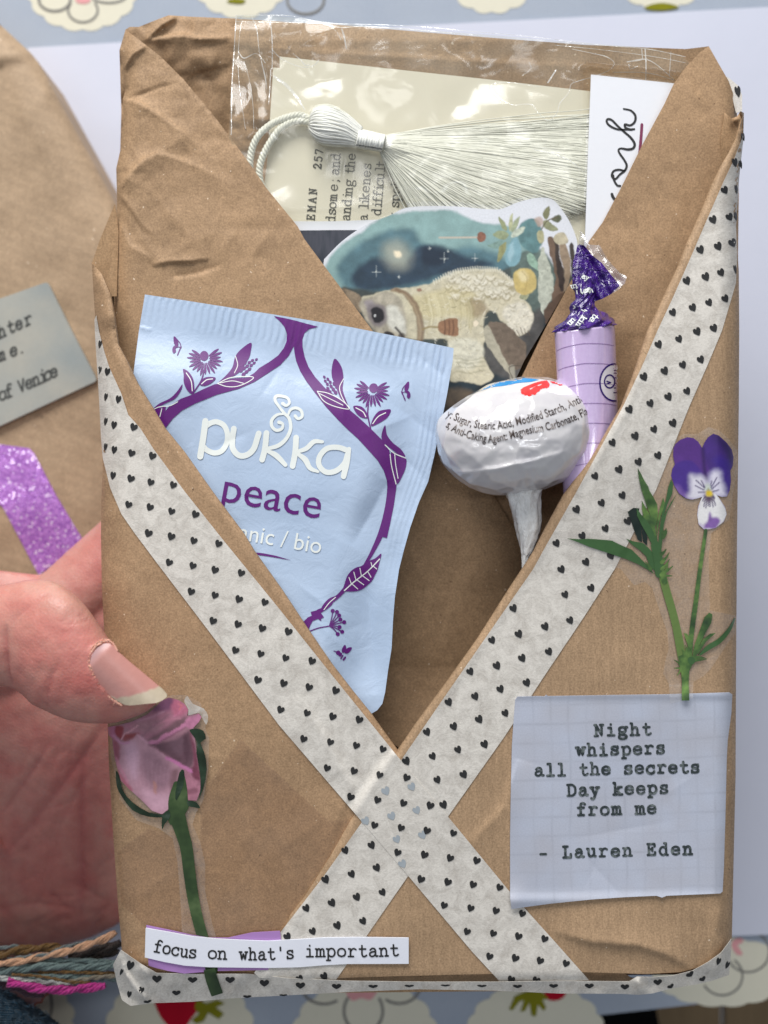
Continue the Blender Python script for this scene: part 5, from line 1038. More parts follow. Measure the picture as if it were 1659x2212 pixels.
for txt, pts in (('focus', [(325, 187), (380, 197), (440, 208), (500, 217), (560, 221)]), ('on', [(600, 222), (705, 226)]), ("what's", [(758, 228), (900, 228), (1048, 220)]), ('important', [(1090, 213), (1250, 212), (1400, 212), (1572, 207)])):
    q = catmull(cs(pts), 8); s = np.r_[0, np.cumsum(np.hypot(*np.diff(q, axis=0).T))]; adv = {'focus': 19.4, 'on': 21.5, "what's": 20.4}.get(txt, 22.9)
    for k, ch in enumerate(txt):
        o = A((np.interp(k * adv, s, q[:, 0]), np.interp(k * adv, s, q[:, 1]))); e = A((np.interp(k * adv + 12, s, q[:, 0]), np.interp(k * adv + 12, s, q[:, 1]))); e = e if np.hypot(*(e - o)) > 3 else o + (q[-1] - q[-2])
        I.text(ch, o, e, 17.0, 3.7, 1, squash=.88 if adv < 21 else 1.0)
I.build('typed_lettering', M['black'], ws, zws, .9)

# rose sticker: clear film, petals, sepals and stem
c6 = lambda p: cv(350, 2650, .7836, p)
RS = c6([(100, 200), (300, 140), (420, 110), (490, 110), (560, 150), (592, 230), (585, 280), (605, 330), (600, 480), (575, 640), (540, 700), (520, 760), (560, 850), (585, 960), (585, 1100), (620, 1260), (640, 1330), (470, 1330), (460, 1150), (445, 950), (420, 830), (350, 780), (240, 740), (160, 640), (110, 420)])
zrs = lambda X, Y: zfront(X, Y) + 5 + 5 * sstep(1950, 2060, Y)
rs = sheet('rose_sticker', RS, zrs, M['sticker_film'], None, 9, 0)
tag(rs, 'transparent sticker of a single pink rosebud on a long green stem, below the thumb', 'sticker')
cR = lambda p: cv(400, 2700, .4727, p)
def rosecol(X, Y):
    p = painter((165, 115, 135)); p.ss = .8; p.start(X, Y); b, l = p.blob, p.line; S = cR
    b(S([(430, 190), (470, 150), (560, 90), (640, 110), (710, 160), (730, 210), (700, 290), (600, 380), (480, 440), (380, 450), (330, 400), (180, 330), (300, 290), (380, 230)]), (168, 106, 132), 6, 1, .12, 20)
    b(S([(430, 200), (510, 110), (580, 95), (610, 150), (570, 200), (470, 215)]), (112, 64, 104), 9, .9, .1, 12); b(S([(600, 115), (680, 150), (718, 200), (650, 245), (590, 225)]), (188, 92, 128), 7, .85, .15, 10)
    b(S([(250, 330), (400, 280), (520, 300), (480, 370), (380, 400), (300, 370)]), (158, 112, 128), 10, .8, .15, 14)
    b(S([(560, 330), (690, 255), (700, 315), (570, 400), (430, 460), (390, 445), (470, 400)]), (118, 84, 96), 7, .9, .12, 12)
    for a, c, w_ in (([(600, 250), (650, 215), (700, 175)], (206, 112, 154), 3), ([(430, 330), (530, 290), (650, 268)], (190, 118, 146), 5), ([(640, 150), (672, 170), (650, 200)], (214, 110, 120), 3), ([(330, 420), (440, 330), (560, 240)], (140, 98, 118), 4), ([(300, 300), (420, 262), (520, 210)], (186, 132, 160), 4)): l(S(a), c, w_, 2.2, .7, True)
    b(S([(45, 330), (125, 335), (118, 430), (60, 410)]), (186, 112, 160), 3, .9, .1, 8); b(S([(120, 340), (185, 345), (165, 440), (120, 405)]), (150, 42, 58), 3.5, .95, .2, 8); b(S([(175, 445), (215, 400), (310, 392), (300, 430), (215, 475)]), (142, 54, 60), 4, .9, .2, 8)
    b(S([(110, 610), (95, 430), (170, 470), (230, 470), (305, 405), (380, 480), (520, 575), (650, 680), (645, 790), (590, 970), (520, 1075), (430, 1045), (320, 940), (220, 855), (160, 790)]), (186, 136, 158), 4, 1, .10, 30)
    b(S([(190, 500), (285, 470), (310, 600), (290, 760), (240, 740), (205, 640)]), (208, 164, 194), 14, .8); b(S([(350, 560), (500, 590), (590, 700), (580, 800), (480, 870), (370, 800), (330, 680)]), (146, 106, 126), 16, .85, .12, 18)
    b(S([(330, 860), (470, 900), (570, 930), (540, 1030), (450, 1040), (370, 960)]), (208, 158, 184), 12, .85, .06, 14); b(S([(425, 800), (450, 810), (462, 880), (440, 890)]), (190, 126, 112), 4, .7); b(S([(590, 720), (645, 700), (635, 800), (600, 900), (570, 860)]), (120, 82, 92), 8, .8)
    b(S([(410, 480), (560, 465), (680, 415), (735, 380), (770, 600), (720, 695), (600, 620), (480, 545)]), (104, 70, 86), 6, .95, .18, 16); b(S([(560, 480), (660, 430), (700, 520), (640, 580)]), (124, 90, 108), 9, .7); b(S([(680, 420), (712, 410), (735, 560), (700, 640)]), (88, 56, 72), 5, .7)
    b(S([(735, 370), (790, 560), (828, 790), (800, 830), (760, 760), (735, 700), (770, 640)]), (118, 52, 78), 4, .95, .15, 10); b(S([(700, 700), (760, 760), (828, 810), (820, 900), (780, 965), (720, 955), (688, 860)]), (176, 110, 136), 4, 1, .15, 10); b(S([(700, 860), (800, 850), (800, 890), (700, 900)]), (128, 72, 92), 5, .7)
    b(S([(95, 440), (150, 500), (140, 620), (108, 600)]), (150, 64, 92), 5, .8); b(S([(120, 640), (180, 760), (250, 860), (230, 880), (160, 800)]), (178, 84, 112), 5, .85)
    l(S([(405, 476), (470, 462), (540, 415), (620, 372), (700, 322), (770, 285), (820, 245)]), (196, 116, 162), 7.5, 1.6, 1, True); b(S([(700, 290), (770, 250), (812, 232), (838, 262), (785, 340), (715, 352)]), (188, 112, 154), 2.5, 1, .12, 8); l(S([(440, 482), (560, 430), (700, 350)]), (150, 84, 120), 3, 1.5, .8, True)
    l(S([(305, 408), (365, 465), (470, 540), (560, 600)]), (206, 148, 178), 4, 2, .8, True); l(S([(545, 600), (610, 635), (685, 685), (742, 712)]), (200, 108, 172), 8, 1.6, .95, True); l(S([(400, 490), (500, 550), (560, 590)]), (132, 88, 104), 4, 2, .8, True)
    l(S([(162, 442), (220, 385), (305, 340)]), (208, 146, 166), 3.4, 1.4, .9, True); l(S([(95, 415), (170, 480), (235, 475)]), (198, 128, 176), 4.5, 2, .9, True); l(S([(118, 600), (160, 680), (215, 800)]), (206, 122, 158), 4, 2, .8, True)
    for k in range(22): x = 190 + k * 19; l(S([(x, 520 + k * 9), (x + 12 - k, 700), (x + 40 - k * 3, 900 - abs(k - 11) * 9)]), (150, 98, 126) if k % 2 else (220, 180, 200), 1.3, 1.8, .09, True)
    g = p.c.mean(1, keepdims=True); return (p.c * .80 + g * .20) * A((1.14, 1.08, 1.04))
M['rose'] = paint_mat('rose_photo_print', .32, .4, .05, 120)
ROSE = cR([(50, 345), (110, 335), (250, 300), (380, 240), (430, 195), (500, 125), (560, 98), (640, 118), (690, 150), (722, 200), (712, 250), (760, 240), (810, 230), (832, 262), (812, 300), (765, 350), (778, 440), (790, 540), (822, 780), (824, 870), (792, 957), (720, 955), (690, 880), (650, 780), (600, 960), (540, 1050), (500, 1070), (420, 1042), (320, 942), (230, 862), (160, 790), (112, 620), (96, 520), (88, 440), (58, 412)])
ro = sheet('rosebud', ROSE, zrs, M['rose'], rs, 3.4, 0, rosecol, lift=1.0)
t = NT('green_stem_print'); n1 = t.noise(t.coord('UV', (1, 1, 1)), 16, 3); M['stem'] = t.fin(t.ramp(n1, [(.3, rgb(44, 60, 40)), (.55, rgb(66, 86, 54)), (.75, rgb(96, 114, 76))]), .38)
t = NT('dark_sepal_print'); M['darkgreen'] = t.fin(t.ramp(t.noise(t.coord('UV'), 24, 3), [(.35, rgb(34, 46, 34)), (.55, rgb(48, 66, 50)), (.72, rgb(84, 98, 88))]), .4)
I = Ink(); I.stroke(c6([(440, 560), (432, 640), (445, 720), (468, 800), (490, 880), (505, 1000), (522, 1120), (545, 1230), (575, 1340), (600, 1440), (618, 1490)]), [14, 28, 34, 30, 27, 26, 25, 24, 24, 25, 26], 6, 6)
I.fill(c6([(470, 500), (490, 560), (498, 640), (500, 680), (440, 760), (400, 750), (410, 660), (440, 600)]), 3)
st_ = I.build('stem', M['stem'], rs, zrs, 1.6)
I = Ink()
for pts in ([(505, 285), (540, 280), (575, 290), (588, 330), (560, 350), (580, 400), (592, 480), (575, 580), (545, 650), (555, 620), (562, 540), (552, 460), (540, 400), (545, 350), (520, 310)], [(135, 495), (150, 510), (170, 590), (220, 650), (300, 700), (370, 712), (370, 725), (300, 722), (220, 690), (165, 620), (140, 570)], [(400, 690), (410, 720), (380, 760), (368, 788), (366, 740), (375, 705)], [(495, 640), (540, 650), (560, 680), (530, 675), (500, 668)], [(455, 500), (478, 490), (475, 560), (440, 640), (435, 600)]): I.fill(c6(pts), 2, 7)
I.build('sepals', M['darkgreen'], rs, zrs, 2.2)
I = Ink(); I.fill(cR([(695, 150), (690, 120), (715, 84), (760, 150), (850, 190), (888, 255), (872, 325), (835, 262), (810, 228), (760, 238), (722, 246), (724, 200)]), 2, 6); I.build('glue_mark', M['film_edge'], rs, zrs, 2.6)
# lower part of the stem continues below the strip
I = Ink(); I.stroke(cs([(605, 275), (618, 330), (640, 390), (645, 405)]), [25, 26, 26, 25], 4, 4, cap=False); I.build('stem', M['stem'], rs, lambda X, Y: ztb(X, Y) + 0 * X, 4.5)

# pansy sticker
cp = lambda p: cv(2150, 1600, .5425, p)
PF = cp([(95, 900), (520, 935), (545, 850), (560, 770), (600, 730), (640, 640), (640, 480), (720, 470), (800, 505), (850, 420), (900, 400), (905, 260), (1000, 200), (1100, 200), (1180, 150), (1260, 175), (1330, 240), (1385, 320), (1385, 470), (1360, 620), (1330, 820), (1200, 920), (1180, 1100), (1190, 1480), (1380, 1520), (1385, 1620), (1200, 1900), (1140, 1960), (1070, 2000), (1065, 2120), (900, 2160), (890, 2010), (850, 1940), (865, 1850), (890, 1760), (880, 1640), (810, 1440), (770, 1320), (720, 1275), (640, 1300), (590, 1240), (540, 1180), (300, 1080), (110, 985)])
zpf = lambda X, Y: np.where(inside(TR, X, Y), 1.6, 0) + zright(X, Y) + 1.5 + 10 * sstep(1480, 1505, Y)
pf = sheet('pansy_sticker', PF, zpf, M['sticker_film'], None, 7, 0)
tag(pf, 'transparent sticker of a violet and white pansy with leafy green stems, above the poem', 'sticker')
zl = lambda X, Y: zpf(X, Y)
cpz = lambda p: cv(2500, 1650, .27124, p)
def pansy(X, Y):
    p = painter((84, 50, 130)); p.start(X, Y); b, l = p.blob, p.line; S = cpz
    b(S([(560, 420), (640, 300), (760, 260), (880, 290), (970, 420), (1000, 560), (900, 680), (600, 660)]), (86, 50, 128), 4, 1, .10, 30, False)
    b(S([(985, 400), (1060, 270), (1140, 215), (1240, 260), (1400, 440), (1430, 600), (1380, 760), (1100, 760)]), (70, 44, 122), 4, 1, .10, 30, False); b(S([(1180, 230), (1260, 270), (1410, 450), (1430, 600), (1400, 650), (1330, 480), (1220, 330)]), (32, 26, 58), 18, .85)
    b(S([(1150, 560), (1260, 540), (1380, 640), (1400, 780), (1200, 720)]), (60, 40, 130), 10, .9); l(S([(985, 430), (1000, 620), (1020, 800), (1045, 900)]), (36, 22, 70), 7, 5, .7)
    b(S([(530, 800), (560, 680), (680, 610), (820, 610), (920, 700), (980, 800), (1040, 930), (1000, 1130), (860, 1170), (700, 1130), (560, 960)]), (72, 46, 134), 3, 1, .08, 24, False)
    b(S([(1060, 900), (1110, 740), (1240, 720), (1390, 780), (1390, 950), (1330, 1130), (1200, 1110), (1080, 1000)]), (66, 42, 134), 3, 1, .08, 24, False)
    b(S([(560, 1000), (700, 1130), (860, 1175), (700, 1060), (620, 960)]), (150, 116, 180), 8, .6)
    b(S([(800, 820), (900, 820), (980, 830), (1050, 950), (1000, 1140), (860, 1170), (760, 1130), (810, 1020)]), (222, 218, 228), 10, .95, .04, 20)
    b(S([(1070, 900), (1120, 770), (1220, 760), (1270, 900), (1310, 1040), (1330, 1120), (1200, 1110), (1080, 1030)]), (218, 214, 228), 10, .95, .04, 20)
    b(S([(980, 1130), (1120, 1080), (1200, 1120), (1310, 1290), (1330, 1400), (1260, 1520), (1170, 1580), (1010, 1610), (920, 1520), (905, 1380), (930, 1240)]), (226, 224, 224), 2.5, 1, .03, 20, False)
    b(S([(1090, 1350), (1130, 1420), (1200, 1440), (1235, 1500), (1190, 1580), (1060, 1600), (1000, 1570), (1050, 1470)]), (120, 78, 158), 4, .95, .1, 12); b(S([(920, 1530), (980, 1590), (1020, 1600), (990, 1540)]), (150, 120, 180), 5, .6)
    b(S([(1020, 960), (1080, 950), (1120, 1020), (1060, 1040), (1000, 1020)]), (196, 206, 190), 6, .8)
    for a, e in (((1010, 1000), (890, 890)), ((1000, 1030), (875, 965)), ((1015, 985), (965, 895)), ((1010, 1062), (920, 1065)), ((1115, 1020), (1225, 920)), ((1110, 1000), (1188, 850)), ((1125, 1055), (1215, 1030)), ((1100, 970), (1115, 900)), ((1030, 1120), (1000, 1270)), ((1050, 1130), (1030, 1290)), ((1070, 1130), (1065, 1260)), ((1090, 1130), (1090, 1270)), ((1110, 1120), (1135, 1275)), ((1125, 1110), (1170, 1250)), ((1015, 1110), (985, 1190)), ((1130, 1090), (1160, 1145))): l(S([a, ((a[0] + e[0]) / 2, (a[1] + e[1]) / 2), e]), (58, 40, 96), 2.6, 1.3, .9)
    b(S([(1030, 1110), (1110, 1110), (1130, 1180), (1060, 1210), (1020, 1170)]), (70, 40, 70), 6, .8); b(S([(1025, 1050), (1060, 1035), (1110, 1045), (1125, 1090), (1080, 1115), (1030, 1105)]), (214, 186, 52), 3, 1, .12, 6); b(S([(1045, 1030), (1065, 1005), (1080, 1035)]), (150, 150, 80), 3, .9)
    return p.c * 1.12
M['pansy'] = paint_mat('pansy_photo_print', .4, .35, .05, 200)
PO = cpz([(560, 420), (590, 360), (660, 300), (760, 264), (850, 275), (920, 330), (975, 420), (1010, 340), (1060, 265), (1140, 212), (1220, 240), (1330, 340), (1405, 440), (1432, 560), (1420, 680), (1385, 750), (1395, 900), (1375, 1040), (1335, 1125), (1260, 1130), (1190, 1105), (1240, 1170), (1310, 1280), (1332, 1380), (1290, 1490), (1170, 1580), (1080, 1600), (1000, 1600), (925, 1530), (903, 1390), (920, 1260), (975, 1130), (930, 1145), (830, 1170), (740, 1150), (640, 1080), (570, 960), (525, 820), (545, 720), (580, 660), (555, 540)])
po = sheet('pansy_flower', PO, zl, M['pansy'], pf, 2.6, 0, pansy, lift=1.6)
t = NT('green_leaf_print'); n1 = t.noise(t.coord('UV'), 22, 3, .6); M['leafp'] = t.fin(t.ramp(n1, [(.3, rgb(46, 68, 46)), (.5, rgb(74, 104, 58)), (.68, rgb(112, 144, 76))]), .4)
M['leafd'] = flat('dark_leaf_print', (34, 46, 42), .4, .3, 30); M['leafm'] = flat('mid_green_leaf_print', (66, 100, 60), .4, .22, 30); M['stemp'] = flat('flower_stem_print', (104, 128, 70), .4, .15, 60)
I = Ink(); cw = lambda p: cv(2150, 1800, .33153, p)
for pts in ([(250, 965), (400, 975), (500, 968), (600, 975), (780, 990), (880, 1040), (1020, 1100), (1100, 1180), (1200, 1280), (1290, 1390), (1180, 1320), (1090, 1270), (950, 1210), (800, 1160), (650, 1110), (500, 1060), (380, 1010)], [(950, 968), (1040, 1000), (1150, 1020), (1220, 1080), (1270, 1140), (1310, 1230), (1340, 1400), (1280, 1340), (1220, 1270), (1190, 1180), (1120, 1110), (1020, 1040)]): I.fill(cw(pts), 0, 8)
I.build('leaf', M['leafm'], pf, zl, 1.6)
I = Ink()
for pts in ([(1088, 128), (1120, 180), (1170, 280), (1215, 350), (1230, 400), (1290, 500), (1320, 560), (1330, 680), (1310, 800), (1280, 850), (1250, 720), (1210, 620), (1170, 500), (1130, 380), (1100, 240)], [(1138, 515), (1180, 590), (1230, 680), (1290, 800), (1320, 960), (1340, 1100), (1270, 1000), (1210, 880), (1165, 760), (1140, 620)], [(1390, 480), (1420, 560), (1360, 700), (1330, 860), (1320, 960), (1310, 820), (1350, 620)]): I.fill(cw(pts), 0, 8)
I.build('leaf', M['leafp'], pf, zl, 2.0)
I = Ink()
for pts in ([(1075, 600), (1130, 680), (1200, 760), (1260, 850), (1320, 1000), (1340, 1120), (1260, 1040), (1200, 920), (1130, 800), (1080, 690)], [(1485, 260), (1510, 320), (1500, 430), (1440, 560), (1400, 700), (1360, 860), (1340, 900), (1370, 700), (1420, 520), (1450, 360)], [(1556, 430), (1500, 540), (1440, 650), (1400, 800), (1385, 960), (1370, 1100), (1330, 1100), (1340, 920), (1400, 700), (1470, 560)]): I.fill(cw(pts), 0, 8)
I.stroke(cw([(1300, 1050), (1330, 1200), (1350, 1380)]), 20); I.build('leaf', M['leafm'], pf, zl, 2.4)
I = Ink()
for pts in ([(1130, 800), (1180, 860), (1205, 960), (1200, 1050), (1150, 1000), (1140, 900)], [(970, 650), (1040, 600), (1110, 610), (1090, 700), (1130, 800), (1140, 1010), (1090, 980), (1050, 880), (1010, 760)]): I.fill(cw(pts), 0, 8)
I.build('bud', M['leafd'], pf, zl, 1.2)
I = Ink()
for a, e in (((1370, 1150), (1430, 1090)), ((1375, 1250), (1465, 1130)), ((1380, 1330), (1468, 1210)), ((1385, 1380), (1510, 1290)), ((1370, 1400), (1500, 1410)), ((1390, 950), (1440, 870)), ((1240, 1330), (1180, 1240)), ((1400, 1390), (1450, 1270)), ((1390, 900), (1430, 845))): I.stroke(cw([a, ((a[0] + e[0]) / 2 + 6, (a[1] + e[1]) / 2 + 4), e]), [9, 5, 1.4])
cz = lambda p: cp(p)
I.fill(cz([(830, 1240), (870, 1235), (880, 1280), (850, 1290)]), 2)
for pts in ([(1185, 1497), (1208, 1510), (1200, 1570), (1160, 1640), (1120, 1720), (1080, 1800), (1060, 1830), (1075, 1740), (1110, 1640), (1150, 1530)], [(1232, 1645), (1190, 1650), (1140, 1690), (1100, 1760), (1060, 1830), (1110, 1790), (1160, 1710)], [(1000, 1645), (1025, 1650), (1050, 1700), (1065, 1790), (1030, 1740)], [(960, 1815), (1000, 1800), (1060, 1810), (1110, 1810), (1170, 1830), (1090, 1835), (1060, 1880), (1040, 1920), (1035, 2000), (1040, 2135), (985, 2135), (985, 2000), (980, 1900)]): I.fill(cz(pts), 0, 8)
for a, e in (((980, 1880), (930, 1840)), ((985, 1900), (930, 1900)), ((985, 1890), (950, 1955)), ((1040, 1850), (1165, 1835)), ((1000, 1810), (985, 1760)), ((1015, 1800), (1010, 1730))): I.stroke(cz([a, ((a[0] + e[0]) / 2 + 6, (a[1] + e[1]) / 2), e]), [7, 4, 1.4])
I.build('leaf', M['leafp'], pf, zl, 2.8)
I = Ink(); I.stroke(cz([(1370, 1540), (1330, 1620), (1260, 1700), (1180, 1750), (1120, 1800)]), [3, 8, 11, 11, 5]); I.fill(cz([(1030, 1830), (1060, 1815), (1085, 1840), (1070, 1870), (1040, 1870)]), 2); I.build('leaf', M['leafm'], pf, zl, 3.0)
I = Ink(); I.stroke(cz([(850, 1250), (880, 1360), (915, 1480), (945, 1600), (965, 1700), (985, 1810), (1000, 1860)]), [17, 17, 17, 17, 18, 18, 18]); I.build('stem', M['stemp'], pf, zl, 2.2)
I = Ink(); I.stroke(cz([(1160, 900), (1145, 1000), (1115, 1200), (1090, 1400), (1070, 1540), (1052, 1680), (1040, 1800)]), [7, 8, 9, 10, 11, 11, 12]); I.build('stem', M['leafp'], pf, zl, 2.4)

# glossy clear tape on the lower left
pk = sheet('clear_tape', c6([(760, 330), (1200, 740), (1330, 740), (1010, 1215), (960, 1290), (640, 1330), (480, 1330), (300, 1290), (160, 1160), (140, 900), (300, 780), (560, 860), (560, 620)]), lambda X, Y: zleft(X, Y) + 3.6 + 5 * sstep(1950, 2060, Y), M['packing'], None, 10, 0)
tag(pk, 'glossy clear adhesive tape across the lower left of the parcel beside the rose stem', 'clear tape')
# ---------------------------------------------------------------- the table and what lies on it
zt0 = lambda X, Y: -756 + 1.5 * fbm(X, Y, 300, 6, 2)
t = NT('pale_blue_cotton'); uv = t.coord('UV'); n1 = t.noise(uv, 8, 3); wv = t.noise(t.coord('UV', (1, 6, 1)), 160, 2)
M['cloth'] = t.fin(t.mix(t.mix(rgb(158, 168, 184), rgb(174, 182, 194), n1), t.ramp(wv, [(.3, (.92, .92, .92, 1)), (.7, (1.05, 1.05, 1.05, 1))]), 1.0, 'MULTIPLY'), .85, t.bump(wv, .0002, .3), .1)
CLP = [(-900, -500), (2500, -500), (2500, 2057), (1659, 2152), (1207, 2203), (600, 2272), (-900, 2440)]
clo = sheet('tablecloth', CLP, zt0, M['cloth'], None, 60, 8, drop=500)
tag(clo, 'pale blue cotton tablecloth printed with cream scalloped rounds, flower outlines and strawberries', 'tablecloth')
M['cl_cream'] = flat('cream_cloth_print', (214, 210, 192), .85, .04, 40, .0001, .1, 1.05); M['cl_line'] = flat('grey_outline_print', (128, 126, 122), .85, .1, 60, .0001, .1)
M['cl_pink'] = flat('pink_cloth_print', (222, 160, 162), .85, .1, 30, .0001, .1); M['cl_red'] = flat('strawberry_red_print', (176, 18, 42), .8, .12, 50, .0001, .1); M['cl_olive'] = flat('olive_leaf_print', (128, 126, 30), .8, .25, 40, .0001, .1)
I = Ink(); mot = [(178, -32, 122, 98), (520, -62, 112, 100), (1062, -76, 110, 104), (1428, -76, 112, 96), (8, 2205, 152, 110), (388, 2222, 158, 120), (788, 2240, 156, 122), (1157, 2226, 146, 100), (1560, 2100, 150, 74), (1850, 1900, 140, 140), (-150, 2500, 140, 120), (1800, -100, 120, 110), (-180, -90, 120, 110)]
for x, y, rx, ry in mot:
    a = np.linspace(0, 2 * math.pi, 170, endpoint=False); s = 1 + .065 * np.abs(np.sin(a * 8)) ** .7 - .04
    I = Ink(); I.fill(np.stack([x + rx * s * np.cos(a), y + ry * s * np.sin(a)], 1), 0, 40); I.build('scallop_print', M['cl_cream'], clo, zt0, 1.0)
I = Ink()
def ring(c, rx, ry, a0, a1, w_): a = np.linspace(a0, a1, 24); I.stroke(np.stack([c[0] + rx * np.cos(a), c[1] + ry * np.sin(a)], 1), w_, 0)
for c, rx, ry, a0, a1, w_ in (((179, 22), 32, 26, -.6, 3.7, 5), ((118, 0), 34, 24, -.2, 3.5, 6), ((235, -8), 36, 14, .3, 2.8, 5), ((660, 0), 40, 30, 0, 6.2, 5), ((700, 2127), 50, 42, 1.0, 3.9, 6), ((785, 2184), 42, 46, -.6, 3.8, 6), ((862, 2128), 46, 40, -.6, 2.2, 6),
                          ((1616, 2056), 46, 44, -1.0, 2.7, 4.5), ((1560, 2108), 44, 42, -.9, 2.6, 4.5), ((78, 2170), 34, 52, -1.2, 1.4, 6), ((0, 2290), 60, 60, -1.8, 1.4, 6)): 
    I = Ink(); ring(c, rx, ry, a0, a1, w_); I.build('petal_outline_print', M['cl_line'], clo, zt0, 2.0)
I = Ink()
for p in ([(163, -4), (180, -8), (196, -2), (190, 6), (176, 8), (165, 4)], [(1586, 2030), (1600, 2026), (1606, 2034), (1594, 2042), (1600, 2052), (1604, 2062), (1592, 2062), (1584, 2052), (1580, 2040)], [(752, 2128), (775, 2136), (800, 2130), (815, 2140), (800, 2160), (780, 2156), (762, 2162), (748, 2146)]): 
    I = Ink(); I.fill(p, 3); I.build('pink_print', M['cl_pink'], clo, zt0, 2.4)
I = Ink(); I.fill([(330, 2140), (372, 2136), (412, 2140), (436, 2156), (428, 2180), (412, 2202), (396, 2222), (372, 2222), (352, 2204), (338, 2178)], 4, 12); I.build('strawberry_print', M['cl_red'], clo, zt0, 2.8); I = Ink(); I.fill([(1180, 2140), (1222, 2138), (1216, 2156), (1196, 2162), (1178, 2156)], 3); I.build('strawberry_print', M['cl_red'], clo, zt0, 2.8)
I = Ink()
I.fill([(425, 2158), (445, 2168), (470, 2160), (486, 2168), (466, 2176), (484, 2190), (472, 2202), (450, 2188), (440, 2206), (424, 2212), (414, 2204), (430, 2190), (420, 2178)], 0); I.build('olive_leaf_print', M['cl_olive'], clo, zt0, 3.2); I = Ink()
I.fill([(1140, 2140), (1112, 2152), (1100, 2180), (1106, 2184), (1122, 2164), (1132, 2160), (1124, 2186), (1134, 2184), (1144, 2166), (1148, 2194), (1158, 2196), (1162, 2170), (1174, 2184), (1180, 2178), (1172, 2160), (1186, 2158), (1170, 2142)], 0); I.build('olive_leaf_print', M['cl_olive'], clo, zt0, 3.2); I = Ink(); I.fill([(1392, 17), (1405, 10), (1430, 6), (1455, 10), (1466, 16), (1440, 22), (1410, 22)], 3); I.build('olive_leaf_print', M['cl_olive'], clo, zt0, 3.2); I = Ink(); I.fill([(490, 4), (505, -4), (530, 0), (520, 8)], 3)
I.build('olive_leaf_print', M['cl_olive'], clo, zt0, 3.2)

t = NT('light_oak'); n1 = t.noise(t.coord('UV', (9, .6, 1)), 9, 4); M['oak'] = t.fin(t.mix(rgb(112, 92, 66), rgb(148, 124, 92), n1), .55)
for x0, x1 in ((700, 905), (912, 1180), (1187, 1556), (1566, 1900), (1908, 2500)):
    o = sheet('floor_plank', [(x0, 2000), (x1, 2000), (x1 + 8, 3200), (x0 + 8, 3200)], lambda X, Y: -1700 + 0 * X, M['oak'], None, 200, 40); tag(o, kind='structure')
bk = sheet('black_sheet', [(500, 2080), (1390, 2080), (1418, 2180), (1440, 2300), (1480, 3000), (400, 3000)], lambda X, Y: -1250 + 30 * fbm(X, Y, 200, 3, 2), flat('matte_black', (12, 12, 13), .95, .2, 40, spec=.05), None, 50, 20)  # black sheet filling the area past the table edge
tag(bk, 'plain black sheet below the front edge of the table', 'cloth')
wp = sheet('white_paper', [(60, 103), (700, 66), (1659, 15), (2300, -20), (2300, 1990), (1659, 2019), (1580, 2022), (700, 2056), (140, 2078), (70, 1000)], lambda X, Y: -744 + 9 * fbm(X, Y, 480, 12, 2), flat('white_paper', (206, 209, 224), .7, .02, 14, .0001, .2, 1.0), None, 60, 3)
tag(wp, 'large plain white sheet of paper lying on the tablecloth under the parcels', 'paper')
# the other parcel
LP = A([(-800, -260), (-200, -120), (0, 53), (66, 114), (81, 132), (132, 225), (198, 344), (238, 417), (330, 590), (420, 780), (440, 1100), (400, 1400), (300, 1560), (-800, 1500)])
LPe = LP[2:12]
def zlp(X, Y):
    d = pdist(LPe, X, Y); z = -505 + roundoff(d, 62, 46) + 5 * fbm(X, Y, 170, 19, 3) + folds(X, Y, 71, 20, (-100, 130, 260, 1000), 5, 90)
    return z + crease(X, Y, [(-60, 140), (12, 128), (64, 122)], 16, 26, -1) + crease(X, Y, [(15, 128), (60, 260), (150, 440)], 7, 26)
op = sheet('gift_parcel', LP, zlp, M['kraft_far'], None, 12, 8, drop=235)
tag(op, 'second brown kraft parcel lying flat on the table at the left', 'parcel')
def gcol(X, Y):
    n = fbm(X, Y, 70, 44, 3)[:, None]; return np.tile(lin((166, 168, 162)), (len(X), 1)) * (1 + .10 * n) + A((.02, .0, -.02)) * n
zgc = lambda X, Y: -492 + 0 * X + 2 * fbm(X, Y, 120, 3, 1)
M['stone'] = paint_mat('stone_grey_print', .5, .3, .02, 80)
gc = sheet('quote_card', [(-300, 746), (0, 645), (96, 611), (102, 611), (106, 616), (150, 705), (207, 816), (208, 821), (204, 825), (0, 920), (-300, 1062)], zgc, M['stone'], None, 12, 12, gcol)
tag(gc, 'stone grey card with dark script lettering, lying on the second parcel at the left edge', 'card')
t_ = flat('dark_script_ink', (70, 72, 70), .6, .1, 60); I = Ink()
GLYPH = PROP
for txt, o, d in (('laughter', (-72, 763), (69, 698)), ('to me.', (-56, 800), (49, 761)), ('of', (0, 866), (23, 856)), ('Venice', (42, 848), (124, 811))): I.fit(txt, o, d, 17, 4.2, slant=.32, squash=.85)
GLYPH = MONO
I.build('script_lettering', t_, gc, zgc, 1.0)
t = NT('lilac_glitter'); v = t.new('ShaderNodeTexVoronoi'); v.inputs['Scale'].default_value = 210; t.link(t.coord('UV'), v.inputs['Vector'])
sep = t.new('ShaderNodeSeparateColor'); t.link(v.outputs['Color'], sep.inputs[0]); g1 = sep.outputs[0]; g2 = sep.outputs[1]
col = t.mix(rgb(158, 92, 186), rgb(206, 142, 226), g1); col = t.mix(col, rgb(246, 214, 255), t.ramp(g2, [(.9, 0), (.93, 1)]))
M['glitter'] = t.fin(col, t.ramp(g2, [(.2, .5), (.9, .18)]), t.bump(g1, .0006, .9), .7, Metallic=.25)
gt = sheet('glitter_tape', [(-150, 925), (0, 960), (62, 968), (74, 980), (121, 1070), (180, 1168), (84, 1243), (40, 1160), (5, 1094), (-150, 1010)], lambda X, Y: zlp(X, Y) + 5, M['glitter'], None, 10, 2)
